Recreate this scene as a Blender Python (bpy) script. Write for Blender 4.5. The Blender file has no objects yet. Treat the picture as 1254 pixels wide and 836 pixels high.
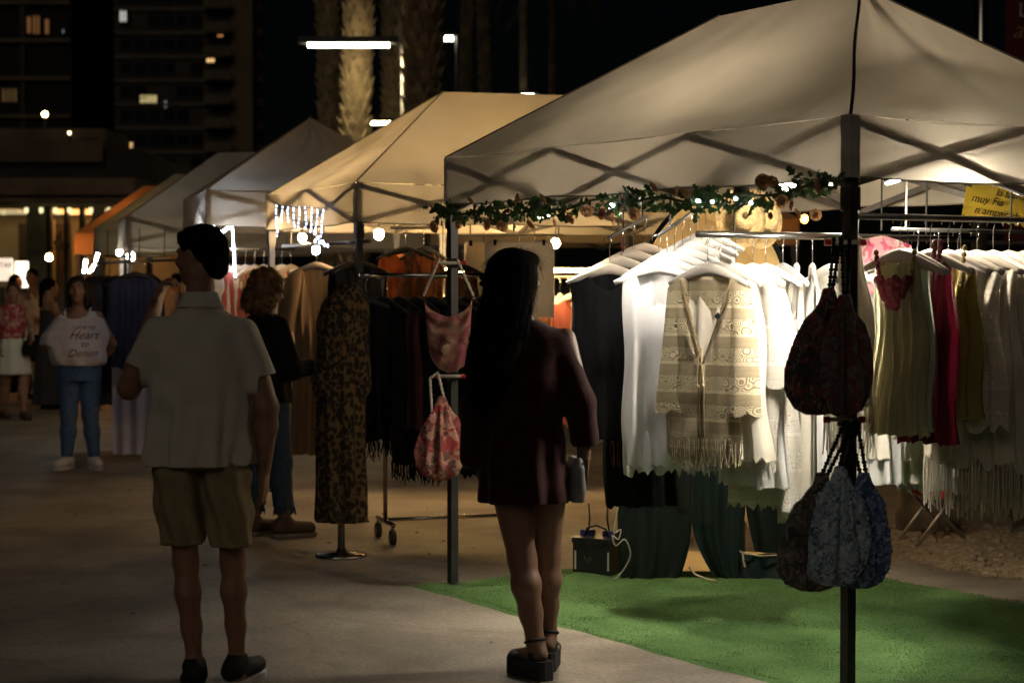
import bpy, math, random
import numpy as np
from mathutils import Vector, Matrix, Quaternion
from mathutils.bvhtree import BVHTree

# ------------------------------------------------------------------ camera, sky, sun, exposure
scene = bpy.context.scene
R = math.radians
FPX, CAMH = 2295.0, 1.577            # focal length in photo pixels, eye height in metres
PITCH = math.atan(72 / FPX)
cam_data = bpy.data.cameras.new('camera')
cam = bpy.data.objects.new('camera', cam_data)
scene.collection.objects.link(cam)
cam.location = (0, 0, CAMH)
cam.rotation_euler = (R(90) - PITCH, 0, 0)
cam_data.sensor_width = 36
cam_data.lens = 36 * FPX / 1254
cam_data.clip_start, cam_data.clip_end = 0.1, 3000
cam_data.dof.use_dof = True
cam_data.dof.focus_distance = 8.6
cam_data.dof.aperture_fstop = 3.2
scene.camera = cam

SUN_EL, SUN_AZ = R(32), R(196)       # a faint glow of the city from behind the viewer
world = bpy.data.worlds.new('World')
scene.world = world
world.use_nodes = True
wn = world.node_tree
sky = wn.nodes.new('ShaderNodeTexSky')
sky.sky_type = 'NISHITA'
sky.sun_disc = False
sky.sun_elevation = SUN_EL
sky.sun_rotation = SUN_AZ
wn.links.new(sky.outputs[0], wn.nodes['Background'].inputs[0])
wn.nodes['Background'].inputs[1].default_value = 0.00012
sun_data = bpy.data.lights.new('sun', 'SUN')
sun_data.energy = 0.12
sun_data.angle = R(28)
sun_data.color = (1.0, 0.88, 0.72)
sun = bpy.data.objects.new('sun', sun_data)
scene.collection.objects.link(sun)
sd = Vector((math.sin(SUN_AZ) * math.cos(SUN_EL), math.cos(SUN_AZ) * math.cos(SUN_EL), math.sin(SUN_EL)))
sun.rotation_euler = sd.to_track_quat('Z', 'Y').to_euler()
scene.view_settings.view_transform = 'Standard'
scene.view_settings.look = 'None'
scene.view_settings.exposure = 0.33
scene.view_settings.gamma = 1
scene.view_settings.use_curve_mapping = False
scene.render.engine = 'CYCLES'
scene.cycles.use_denoising = True
scene.cycles.max_bounces = 6
scene.cycles.transmission_bounces = 6
scene.cycles.transparent_max_bounces = 12
scene.cycles.sample_clamp_indirect = 4
scene.cycles.sample_clamp_direct = 0
scene.cycles.caustics_reflective = False
scene.cycles.caustics_refractive = False

rnd = random.Random(7)
COL = scene.collection

# ------------------------------------------------------------------ pixel to place
CP, SP = math.cos(PITCH), math.sin(PITCH)
def ray(x, y):
    cx, cy = (x - 627) / FPX, (418 - y) / FPX
    return Vector((cx, CP + cy * SP, -SP + cy * CP))
def at(x, y, Y):
    d = ray(x, y)
    return Vector((0, 0, CAMH)) + d * (Y / d.y)
def gp(x, y):
    d = ray(x, y)
    return Vector((0, 0, CAMH)) + d * (-CAMH / d.z)

# ------------------------------------------------------------------ object helpers
def tag(o, label=None, cat=None, group=None, kind=None):
    if label: o['label'] = label
    if cat: o['category'] = cat
    if group: o['group'] = group
    if kind: o['kind'] = kind
    return o
def empty(name, loc=(0, 0, 0), rz=0.0, label=None, cat=None, group=None):
    o = bpy.data.objects.new(name, None)
    o.empty_display_size = 0.1
    COL.objects.link(o)
    o.location = loc
    o.rotation_euler = (0, 0, rz)
    return tag(o, label, cat, group)
def link(name, me, mat=None, parent=None, loc=None, rz=0.0):
    o = bpy.data.objects.new(name, me)
    COL.objects.link(o)
    if mat is not None and len(me.materials) == 0: me.materials.append(mat)
    if parent is not None: o.parent = parent
    if loc is not None: o.location = loc
    if rz: o.rotation_euler = (0, 0, rz)
    return o
class MB:
    """collects shapes; build() links them as one mesh object"""
    def __init__(s): s.v = []; s.f = []
    def add(s, vs, fs):
        o = len(s.v); s.v += [tuple(v) for v in vs]; s.f += [tuple(i + o for i in f) for f in fs]; return s
    def box(s, c, d, rz=0.0, taper=1.0):
        ca, sa = math.cos(rz), math.sin(rz); vs = []
        for z in (-1, 1):
            k = taper if z > 0 else 1
            for x, y in ((-1, -1), (1, -1), (1, 1), (-1, 1)):
                px, py = x * d[0] / 2 * k, y * d[1] / 2 * k
                vs.append((c[0] + px * ca - py * sa, c[1] + px * sa + py * ca, c[2] + z * d[2] / 2))
        return s.add(vs, [(3, 2, 1, 0), (4, 5, 6, 7), (0, 1, 5, 4), (1, 2, 6, 5), (2, 3, 7, 6), (3, 0, 4, 7)])
    def tube(s, pts, rad, n=8, cap=True, flat=None):
        pts = [Vector(p) for p in pts]
        if not hasattr(rad, '__len__'): rad = [rad] * len(pts)
        vs, fs = [], []
        ref = None
        for i, p in enumerate(pts):
            t = (pts[min(i + 1, len(pts) - 1)] - pts[max(i - 1, 0)])
            t = t.normalized() if t.length > 1e-9 else Vector((0, 0, 1))
            if ref is None: ref = Vector((0, 0, 1)) if abs(t.z) < 0.9 else Vector((1, 0, 0))
            a = (ref - t * ref.dot(t)).normalized(); b = t.cross(a); ref = a
            for k in range(n):
                th = 2 * math.pi * (k + 0.5) / n
                vs.append(p + (a * math.cos(th) * (flat or 1.0) + b * math.sin(th)) * rad[i])
        m = len(pts)
        for i in range(m - 1):
            for k in range(n):
                k2 = (k + 1) % n
                fs.append((i * n + k, i * n + k2, (i + 1) * n + k2, (i + 1) * n + k))
        if cap:
            fs.append(tuple(range(n - 1, -1, -1))); fs.append(tuple((m - 1) * n + k for k in range(n)))
        return s.add(vs, fs)
    def lathe(s, c, prof, n=16):
        vs, fs = [], []
        for r, z in prof:
            for k in range(n):
                th = 2 * math.pi * k / n
                vs.append((c[0] + r * math.cos(th), c[1] + r * math.sin(th), c[2] + z))
        for i in range(len(prof) - 1):
            for k in range(n):
                k2 = (k + 1) % n
                fs.append((i * n + k, i * n + k2, (i + 1) * n + k2, (i + 1) * n + k))
        fs.append(tuple(range(n - 1, -1, -1))); fs.append(tuple((len(prof) - 1) * n + k for k in range(n)))
        return s.add(vs, fs)
    def ball(s, c, r, nu=10, nv=6):
        if not hasattr(r, '__len__'): r = (r, r, r)
        vs = [(c[0], c[1], c[2] - r[2])]; fs = []
        for j in range(1, nv):
            ph = -math.pi / 2 + math.pi * j / nv
            for i in range(nu):
                th = 2 * math.pi * i / nu
                vs.append((c[0] + r[0] * math.cos(ph) * math.cos(th), c[1] + r[1] * math.cos(ph) * math.sin(th), c[2] + r[2] * math.sin(ph)))
        vs.append((c[0], c[1], c[2] + r[2])); top = len(vs) - 1
        for i in range(nu):
            i2 = (i + 1) % nu
            fs.append((0, 1 + i2, 1 + i))
            for j in range(nv - 2):
                a = 1 + j * nu
                fs.append((a + i, a + i2, a + nu + i2, a + nu + i))
            a = 1 + (nv - 2) * nu
            fs.append((a + i, a + i2, top))
        return s.add(vs, fs)
    def grid(s, fn, nu, nv):
        vs = [fn(i / nu, j / nv) for j in range(nv + 1) for i in range(nu + 1)]
        fs = [(j * (nu + 1) + i, j * (nu + 1) + i + 1, (j + 1) * (nu + 1) + i + 1, (j + 1) * (nu + 1) + i) for j in range(nv) for i in range(nu)]
        return s.add(vs, fs)
    def mesh(s, name, smooth=False):
        me = bpy.data.meshes.new(name)
        me.from_pydata(s.v, [], s.f)
        if smooth: me.polygons.foreach_set('use_smooth', [True] * len(me.polygons))
        me.update()
        return me
    def build(s, name, mat, parent=None, smooth=False, loc=None, rz=0.0):
        return link(name, s.mesh(name, smooth), mat, parent, loc, rz)

# ------------------------------------------------------------------ materials
MATS = {}
def nodes_of(name):
    m = bpy.data.materials.new(name); m.use_nodes = True
    nt = m.node_tree
    return m, nt, nt.nodes['Principled BSDF'], nt.nodes['Material Output']
def mat(name, col, rough=0.7, var=0.25, scale=8.0, bump=0.0, bscale=60.0, trans=0.0, metal=0.0, sheen=0.0, stretch=None, spec=0.4, col2=None, tcol=None):
    """principled base with noise colour variation, bump, and an optional translucent share for cloth"""
    if name in MATS: return MATS[name]
    m, nt, b, out = nodes_of(name)
    N, L = nt.nodes, nt.links
    tc = N.new('ShaderNodeTexCoord'); mp = N.new('ShaderNodeMapping')
    L.new(tc.outputs['Object'], mp.inputs[0])
    if stretch: mp.inputs['Scale'].default_value = stretch
    nz = N.new('ShaderNodeTexNoise'); nz.inputs['Scale'].default_value = scale; nz.inputs['Detail'].default_value = 6
    L.new(mp.outputs[0], nz.inputs['Vector'])
    rp = N.new('ShaderNodeValToRGB')
    c2 = col2 or tuple(c * (1 - var) for c in col)
    hi = col if col2 else tuple(min(1, c * (1 + var * 0.5)) for c in col)
    rp.color_ramp.elements[0].position, rp.color_ramp.elements[1].position = 0.32, 0.68
    rp.color_ramp.elements[0].color = (*c2, 1); rp.color_ramp.elements[1].color = (*hi, 1)
    L.new(nz.outputs['Fac'], rp.inputs[0]); L.new(rp.outputs[0], b.inputs['Base Color'])
    b.inputs['Roughness'].default_value = rough; b.inputs['Metallic'].default_value = metal
    b.inputs['Specular IOR Level'].default_value = spec
    if sheen: b.inputs['Sheen Weight'].default_value = sheen
    if bump:
        n2 = N.new('ShaderNodeTexNoise'); n2.inputs['Scale'].default_value = bscale; n2.inputs['Detail'].default_value = 4
        L.new(mp.outputs[0], n2.inputs['Vector'])
        bp = N.new('ShaderNodeBump'); bp.inputs['Strength'].default_value = bump; bp.inputs['Distance'].default_value = 0.01
        L.new(n2.outputs['Fac'], bp.inputs['Height']); L.new(bp.outputs[0], b.inputs['Normal'])
    if trans:
        tr = N.new('ShaderNodeBsdfTranslucent'); mx = N.new('ShaderNodeMixShader'); mx.inputs[0].default_value = trans
        if tcol: tr.inputs[0].default_value = (*tcol, 1)
        else: L.new(rp.outputs[0], tr.inputs[0])
        L.new(b.outputs[0], mx.inputs[1]); L.new(tr.outputs[0], mx.inputs[2]); L.new(mx.outputs[0], out.inputs[0])
    MATS[name] = m
    return m
def emit(name, col, strength):
    if name in MATS: return MATS[name]
    m, nt, b, out = nodes_of(name)
    b.inputs['Base Color'].default_value = (*[min(1, c) for c in col], 1)
    b.inputs['Emission Color'].default_value = (*col, 1)
    b.inputs['Emission Strength'].default_value = strength
    MATS[name] = m
    return m
def glass(name, col=(0.9, 0.95, 0.93), alpha=0.25):
    m, nt, b, out = nodes_of(name)
    t = nt.nodes.new('ShaderNodeBsdfTransparent'); g = nt.nodes.new('ShaderNodeBsdfGlossy'); mx = nt.nodes.new('ShaderNodeMixShader')
    t.inputs[0].default_value = (*col, 1); g.inputs['Roughness'].default_value = 0.05; mx.inputs[0].default_value = alpha
    nt.links.new(t.outputs[0], mx.inputs[1]); nt.links.new(g.outputs[0], mx.inputs[2]); nt.links.new(mx.outputs[0], out.inputs[0])
    return m
def spots(name, ramp, scale=18.0, rough=0.8, trans=0.0, feature='F1', warp=0.08, stretch=None, rand=True):
    """printed cloth: warped voronoi cells through a colour ramp"""
    m, nt, b, out = nodes_of(name)
    N, L = nt.nodes, nt.links
    tc = N.new('ShaderNodeTexCoord'); mp = N.new('ShaderNodeMapping'); L.new(tc.outputs['Object'], mp.inputs[0])
    if stretch: mp.inputs['Scale'].default_value = stretch
    nz = N.new('ShaderNodeTexNoise'); nz.inputs['Scale'].default_value = scale * 0.6; nz.inputs['Detail'].default_value = 3
    L.new(mp.outputs[0], nz.inputs['Vector'])
    ma = N.new('ShaderNodeVectorMath'); ma.operation = 'MULTIPLY_ADD'; ma.inputs[1].default_value = (warp,) * 3
    L.new(nz.outputs['Color'], ma.inputs[0]); L.new(mp.outputs[0], ma.inputs[2])
    vo = N.new('ShaderNodeTexVoronoi'); vo.inputs['Scale'].default_value = scale; vo.feature = feature
    L.new(ma.outputs[0], vo.inputs['Vector'])
    rp = N.new('ShaderNodeValToRGB'); rp.color_ramp.interpolation = 'LINEAR'
    el = rp.color_ramp.elements
    while len(el) < len(ramp): el.new(0.5)
    for e, (p, c) in zip(el, ramp): e.position = p; e.color = (*c, 1)
    if rand:
        sx = N.new('ShaderNodeSeparateColor'); L.new(vo.outputs['Color'], sx.inputs[0]); L.new(sx.outputs[0], rp.inputs[0])
    else: L.new(vo.outputs['Distance'], rp.inputs[0])
    L.new(rp.outputs[0], b.inputs['Base Color']); b.inputs['Roughness'].default_value = rough
    b.inputs['Specular IOR Level'].default_value = 0.25
    if trans:
        tr = N.new('ShaderNodeBsdfTranslucent'); mx = N.new('ShaderNodeMixShader'); mx.inputs[0].default_value = trans
        L.new(rp.outputs[0], tr.inputs[0]); L.new(b.outputs[0], mx.inputs[1]); L.new(tr.outputs[0], mx.inputs[2]); L.new(mx.outputs[0], out.inputs[0])
    MATS[name] = m
    return m
def crochet(name, lo, hi, band=0.105, motif=34.0, trans=0.45):
    """open-work knit: bands of motifs and plain rows, with relief"""
    m, nt, b, out = nodes_of(name)
    N, L = nt.nodes, nt.links
    tc = N.new('ShaderNodeTexCoord')
    sp = N.new('ShaderNodeSeparateXYZ'); L.new(tc.outputs['Object'], sp.inputs[0])
    def M(op, a, bv):
        n = N.new('ShaderNodeMath'); n.operation = op
        for i, q in enumerate((a, bv)):
            if q is None: continue
            if isinstance(q, (int, float)): n.inputs[i].default_value = q
            else: L.new(q, n.inputs[i])
        return n.outputs[0]
    zz = M('DIVIDE', sp.outputs[2], band); fr = M('FRACT', zz, None)
    isband = M('GREATER_THAN', fr, 0.45)
    edge = M('LESS_THAN', M('ABSOLUTE', M('SUBTRACT', fr, 0.45), None), 0.05)
    vo = N.new('ShaderNodeTexVoronoi'); vo.inputs['Scale'].default_value = motif
    cx = N.new('ShaderNodeCombineXYZ'); L.new(sp.outputs[0], cx.inputs[0]); L.new(sp.outputs[2], cx.inputs[1]); L.new(cx.outputs[0], vo.inputs['Vector'])
    ring = M('ABSOLUTE', M('SINE', M('MULTIPLY', vo.outputs['Distance'], 16.0), None), None)
    fine = N.new('ShaderNodeTexWave'); fine.inputs['Scale'].default_value = 60; fine.inputs['Distortion'].default_value = 2
    fine.bands_direction = 'Z'; L.new(tc.outputs['Object'], fine.inputs['Vector'])
    mixv = N.new('ShaderNodeMix'); L.new(isband, mixv.inputs[0]); L.new(M('ADD', M('MULTIPLY', fine.outputs['Fac'], 0.4), 0.22), mixv.inputs[2]); L.new(ring, mixv.inputs[3])
    h = M('ADD', mixv.outputs[0], M('MULTIPLY', edge, 0.6))
    rp = N.new('ShaderNodeValToRGB'); rp.color_ramp.elements[0].color = (*lo, 1); rp.color_ramp.elements[1].color = (*hi, 1)
    L.new(h, rp.inputs[0]); L.new(rp.outputs[0], b.inputs['Base Color']); b.inputs['Roughness'].default_value = 0.9
    bp = N.new('ShaderNodeBump'); bp.inputs['Strength'].default_value = 0.6; bp.inputs['Distance'].default_value = 0.006
    L.new(h, bp.inputs['Height']); L.new(bp.outputs[0], b.inputs['Normal'])
    tr = N.new('ShaderNodeBsdfTranslucent'); mx = N.new('ShaderNodeMixShader'); mx.inputs[0].default_value = trans
    L.new(rp.outputs[0], tr.inputs[0]); L.new(b.outputs[0], mx.inputs[1]); L.new(tr.outputs[0], mx.inputs[2])
    tp = N.new('ShaderNodeBsdfTransparent'); m2 = N.new('ShaderNodeMixShader')
    hole = M('MULTIPLY', M('LESS_THAN', h, 0.16), 0.55)
    L.new(hole, m2.inputs[0]); L.new(mx.outputs[0], m2.inputs[1]); L.new(tp.outputs[0], m2.inputs[2]); L.new(m2.outputs[0], out.inputs[0])
    MATS[name] = m
    return m

# ------------------------------------------------------------------ writing
def text_mesh(txt, size, shear=0.0, align='CENTER', extrude=0.0, space=1.0):
    cu = bpy.data.curves.new('writing', 'FONT'); cu.body = txt; cu.size = size; cu.shear = shear; cu.align_x = align
    cu.extrude = extrude; cu.resolution_u = 3; cu.space_line = space; cu.align_y = 'CENTER'
    o = bpy.data.objects.new('writing', cu); COL.objects.link(o)
    dg = bpy.context.evaluated_depsgraph_get()
    me = bpy.data.meshes.new_from_object(o.evaluated_get(dg))
    bpy.data.objects.remove(o)
    return me

# ------------------------------------------------------------------ implicit surfaces for bodies, hair and worn clothes
class Sdf:
    def __init__(s, lo, hi, h):
        s.lo = np.array(lo, float); s.h = h
        s.n = np.ceil((np.array(hi) - s.lo) / h).astype(int) + 1
        s.d = np.full(s.n, 0.3, np.float32)
    def _win(s, lo, hi, pad):
        a = np.clip(np.floor((np.array(lo) - pad - s.lo) / s.h).astype(int), 0, s.n)
        b = np.clip(np.ceil((np.array(hi) + pad - s.lo) / s.h).astype(int) + 1, 0, s.n)
        g = [s.lo[i] + s.h * np.arange(a[i], b[i]) for i in range(3)]
        sl = tuple(slice(a[i], b[i]) for i in range(3))
        X, Y, Z = np.meshgrid(*g, indexing='ij', sparse=True)
        return sl, X, Y, Z
    def _put(s, sl, d, k, sub=False):
        o = s.d[sl]
        if o.size == 0: return
        if sub: o = -o
        if k > 0:
            hh = np.maximum(k - np.abs(o - d), 0) / k
            r = np.minimum(o, d) - hh * hh * k * 0.25
        else: r = np.minimum(o, d)
        s.d[sl] = -r if sub else r
    def cone(s, a, b, ra, rb, k=0.02, sub=False):
        a, b = np.array(a, float), np.array(b, float); r = max(ra, rb)
        sl, X, Y, Z = s._win(np.minimum(a, b) - r, np.maximum(a, b) + r, k + 0.03)
        ab = b - a; L = max(ab @ ab, 1e-9)
        t = np.clip(((X - a[0]) * ab[0] + (Y - a[1]) * ab[1] + (Z - a[2]) * ab[2]) / L, 0, 1)
        d = np.sqrt((X - a[0] - t * ab[0]) ** 2 + (Y - a[1] - t * ab[1]) ** 2 + (Z - a[2] - t * ab[2]) ** 2) - (ra + (rb - ra) * t)
        s._put(sl, d, k, sub); return s
    def chain(s, pts, rad, k=0.02):
        for i in range(len(pts) - 1): s.cone(pts[i], pts[i + 1], rad[i], rad[i + 1], k)
        return s
    def ell(s, c, r, k=0.02, M=None, sub=False, fold=None):
        c = np.array(c, float); m = max(r)
        sl, X, Y, Z = s._win(c - m, c + m, k + 0.03)
        x, y, z = X - c[0], Y - c[1], Z - c[2]
        if M is not None:
            q = np.array(M.to_3x3().transposed())
            x, y, z = (q[0][0] * x + q[0][1] * y + q[0][2] * z, q[1][0] * x + q[1][1] * y + q[1][2] * z, q[2][0] * x + q[2][1] * y + q[2][2] * z)
        k0 = np.sqrt((x / r[0]) ** 2 + (y / r[1]) ** 2 + (z / r[2]) ** 2)
        d = (k0 - 1) * min(r)
        if fold is not None: d = d + fold(X, Y, Z)
        s._put(sl, d, k, sub); return s
    def loft(s, rows, k=0.02, fold=None, power=2.0):
        rows = sorted(rows); A = np.array(rows, float)
        lo = (min(A[:, 1] - A[:, 3]), min(A[:, 2] - A[:, 4]), A[0, 0]); hi = (max(A[:, 1] + A[:, 3]), max(A[:, 2] + A[:, 4]), A[-1, 0])
        sl, X, Y, Z = s._win(lo, hi, k + 0.04)
        zz = Z.ravel()
        it = [np.interp(zz, A[:, 0], A[:, i]).reshape(1, 1, -1) for i in range(1, 5)]
        x, y = X - it[0], Y - it[1]
        rr = (np.abs(x / it[2]) ** power + np.abs(y / it[3]) ** power) ** (1 / power)
        d = (rr - 1) * np.minimum(it[2], it[3])
        if fold is not None: d = d + fold(X, Y, Z, np.arctan2(y / it[3], x / it[2]))
        d = np.maximum(d, np.maximum(Z - A[-1, 0], A[0, 0] - Z))
        s._put(sl, d, k); return s
    def clip_below(s, fn):
        sl, X, Y, Z = s._win(s.lo, s.lo + s.n * s.h, 0)
        s.d[sl] = np.maximum(s.d[sl], fn(X, Y) - Z); return s
    def mesh(s, name):
        d = np.pad(s.d, 1, constant_values=0.3); h = s.h; lo = s.lo - h
        neg = d < 0
        n = np.array(d.shape)
        c = [neg[i:n[0] - 1 + i, j:n[1] - 1 + j, k:n[2] - 1 + k] for i in (0, 1) for j in (0, 1) for k in (0, 1)]
        cnt = sum(q.astype(np.int8) for q in c)
        mixed = (cnt > 0) & (cnt < 8)
        idx = np.full(mixed.shape, -1, np.int64); ids = np.argwhere(mixed)
        idx[mixed] = np.arange(len(ids))
        acc = np.zeros((len(ids), 3)); num = np.zeros(len(ids))
        I, J, K = ids.T
        cor = [(i, j, k) for i in (0, 1) for j in (0, 1) for k in (0, 1)]
        for p in cor:
            for ax in range(3):
                if p[ax]: continue
                q = list(p); q[ax] = 1
                d0 = d[I + p[0], J + p[1], K + p[2]]; d1 = d[I + q[0], J + q[1], K + q[2]]
                m = (d0 < 0) != (d1 < 0)
                t = np.where(m, d0 / np.where(m, d0 - d1, 1), 0)
                for e in range(3):
                    acc[:, e] += np.where(m, p[e] + (t if e == ax else 0), 0)
                num += m
        V = lo + (ids + acc / np.maximum(num, 1)[:, None]) * h
        F = []
        for ax in range(3):
            b, cc = (ax + 1) % 3, (ax + 2) % 3
            s0 = [slice(1, -1)] * 3; s0[ax] = slice(0, -1)
            s1 = [slice(1, -1)] * 3; s1[ax] = slice(1, None)
            a0, a1 = neg[tuple(s0)], neg[tuple(s1)]
            ch = np.argwhere(a0 != a1)
            if len(ch) == 0: continue
            flip = a1[tuple(ch.T)]
            base = ch.copy(); base[:, b] += 1; base[:, cc] += 1
            def cell(db, dc):
                q = base.copy(); q[:, b] += db; q[:, cc] += dc
                return idx[tuple(q.T)]
            q = np.stack([cell(-1, -1), cell(0, -1), cell(0, 0), cell(-1, 0)], 1)
            q[flip] = q[flip][:, ::-1]
            F.append(q)
        F = np.concatenate(F)
        F = F[(F >= 0).all(1)]
        me = bpy.data.meshes.new(name)
        me.vertices.add(len(V)); me.vertices.foreach_set('co', V.astype(np.float32).ravel())
        me.loops.add(F.size); me.loops.foreach_set('vertex_index', F.ravel().astype(np.int32))
        me.polygons.add(len(F)); me.polygons.foreach_set('loop_start', np.arange(0, F.size, 4, dtype=np.int32))
        me.polygons.foreach_set('use_smooth', np.ones(len(F), bool))
        me.update(); me.validate()
        return me
    def build(s, name, m, parent=None, loc=None, rz=0.0):
        return link(name, s.mesh(name), m, parent, loc, rz)

# ================================================================== THE SETTING
def ground_material():
    m, nt, b, out = nodes_of('worn_concrete')
    N, L = nt.nodes, nt.links
    tc = N.new('ShaderNodeTexCoord')
    big = N.new('ShaderNodeTexNoise'); big.inputs['Scale'].default_value = 0.55; big.inputs['Detail'].default_value = 8; big.inputs['Roughness'].default_value = 0.72
    fine = N.new('ShaderNodeTexNoise'); fine.inputs['Scale'].default_value = 45; fine.inputs['Detail'].default_value = 5
    st = N.new('ShaderNodeTexVoronoi'); st.inputs['Scale'].default_value = 2.3
    for n in (big, fine, st): L.new(tc.outputs['Object'], n.inputs['Vector'])
    rp = N.new('ShaderNodeValToRGB'); e = rp.color_ramp.elements
    e[0].position, e[1].position = 0.3, 0.72
    e[0].color, e[1].color = (0.140, 0.118, 0.099, 1), (0.33, 0.285, 0.238, 1)
    L.new(big.outputs['Fac'], rp.inputs[0])
    r2 = N.new('ShaderNodeValToRGB'); r2.color_ramp.elements[0].position = 0.35; r2.color_ramp.elements[1].position = 0.65
    r2.color_ramp.elements[0].color = (0.72, 0.72, 0.72, 1); r2.color_ramp.elements[1].color = (1.1, 1.08, 1.05, 1)
    L.new(fine.outputs['Fac'], r2.inputs[0])
    mu = N.new('ShaderNodeMix'); mu.data_type = 'RGBA'; mu.blend_type = 'MULTIPLY'; mu.inputs[0].default_value = 1
    L.new(rp.outputs[0], mu.inputs[6]); L.new(r2.outputs[0], mu.inputs[7])
    r3 = N.new('ShaderNodeValToRGB'); r3.color_ramp.elements[0].position = 0.02; r3.color_ramp.elements[1].position = 0.07
    r3.color_ramp.elements[0].color = (0.35, 0.33, 0.3, 1); r3.color_ramp.elements[1].color = (1, 1, 1, 1)
    L.new(st.outputs['Distance'], r3.inputs[0])
    m2 = N.new('ShaderNodeMix'); m2.data_type = 'RGBA'; m2.blend_type = 'MULTIPLY'; m2.inputs[0].default_value = 0.8
    L.new(mu.outputs[2], m2.inputs[6]); L.new(r3.outputs[0], m2.inputs[7])
    ck = N.new('ShaderNodeTexVoronoi'); ck.feature = 'DISTANCE_TO_EDGE'; ck.inputs['Scale'].default_value = 0.45
    wv = N.new('ShaderNodeTexNoise'); wv.inputs['Scale'].default_value = 2.0; wv.inputs['Detail'].default_value = 6
    va = N.new('ShaderNodeVectorMath'); va.operation = 'MULTIPLY_ADD'; va.inputs[1].default_value = (0.5, 0.5, 0.0)
    L.new(tc.outputs['Object'], wv.inputs['Vector']); L.new(wv.outputs['Color'], va.inputs[0]); L.new(tc.outputs['Object'], va.inputs[2]); L.new(va.outputs[0], ck.inputs['Vector'])
    r4 = N.new('ShaderNodeValToRGB'); r4.color_ramp.elements[0].position = 0.0; r4.color_ramp.elements[1].position = 0.012
    r4.color_ramp.elements[0].color = (0.3, 0.28, 0.26, 1); r4.color_ramp.elements[1].color = (1, 1, 1, 1)
    L.new(ck.outputs['Distance'], r4.inputs[0])
    pt = N.new('ShaderNodeTexNoise'); pt.inputs['Scale'].default_value = 1.4; pt.inputs['Detail'].default_value = 4; L.new(tc.outputs['Object'], pt.inputs['Vector'])
    r5 = N.new('ShaderNodeValToRGB'); r5.color_ramp.elements[0].position = 0.38; r5.color_ramp.elements[1].position = 0.52
    r5.color_ramp.elements[0].color = (0.62, 0.60, 0.58, 1); r5.color_ramp.elements[1].color = (1, 1, 1, 1); L.new(pt.outputs['Fac'], r5.inputs[0])
    m3 = N.new('ShaderNodeMix'); m3.data_type = 'RGBA'; m3.blend_type = 'MULTIPLY'; m3.inputs[0].default_value = 0.22
    L.new(m2.outputs[2], m3.inputs[6]); L.new(r4.outputs[0], m3.inputs[7])
    m4 = N.new('ShaderNodeMix'); m4.data_type = 'RGBA'; m4.blend_type = 'MULTIPLY'; m4.inputs[0].default_value = 0.8
    L.new(m3.outputs[2], m4.inputs[6]); L.new(r5.outputs[0], m4.inputs[7])
    L.new(m4.outputs[2], b.inputs['Base Color'])
    b.inputs['Roughness'].default_value = 0.62
    b.inputs['Specular IOR Level'].default_value = 0.35
    bp = N.new('ShaderNodeBump'); bp.inputs['Strength'].default_value = 0.25; bp.inputs['Distance'].default_value = 0.01
    L.new(fine.outputs['Fac'], bp.inputs['Height']); L.new(bp.outputs[0], b.inputs['Normal'])
    return m
g = MB().add([(-900, -300, 0), (900, -300, 0), (900, 1500, 0), (-900, 1500, 0)], [(0, 1, 2, 3)]).build('ground', ground_material())
tag(g, kind='structure')
lit = MB(); lr = random.Random(11)
for i in range(150):
    x_, y_ = lr.uniform(-4.5, 3.0), lr.uniform(6.6, 15); r_ = lr.uniform(0.006, 0.022); th = lr.uniform(0, 6.28)
    c_, s_ = math.cos(th) * r_, math.sin(th) * r_
    lit.add([(x_ + c_, y_ + s_, 0.004), (x_ - s_ * 0.6, y_ + c_ * 0.6, 0.006 + r_ * lr.uniform(0, 0.5)), (x_ - c_, y_ - s_, 0.004), (x_ + s_ * 0.5, y_ - c_ * 0.5, 0.008)], [(0, 1, 2, 3)])
tag(lit.build('litter', mat('litter_paper', (0.30, 0.25, 0.18), 0.9, 0.7, 0.9)), 'small dry leaves and paper scraps strewn over the paving', 'litter', kind='stuff')

# the first tent's own axes: u along its long front (towards the viewer), v into the tent
O1 = Vector((-0.347, 9.72, 0)); U1 = Vector((0.5485, -0.8362, 0)); V1 = Vector((0.8362, 0.5485, 0))
YAW_U = math.atan2(U1.y, U1.x); YAW_V = math.atan2(V1.y, V1.x)
def T1(a, b, z=0.0): return O1 + U1 * a + V1 * b + Vector((0, 0, z))

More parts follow.
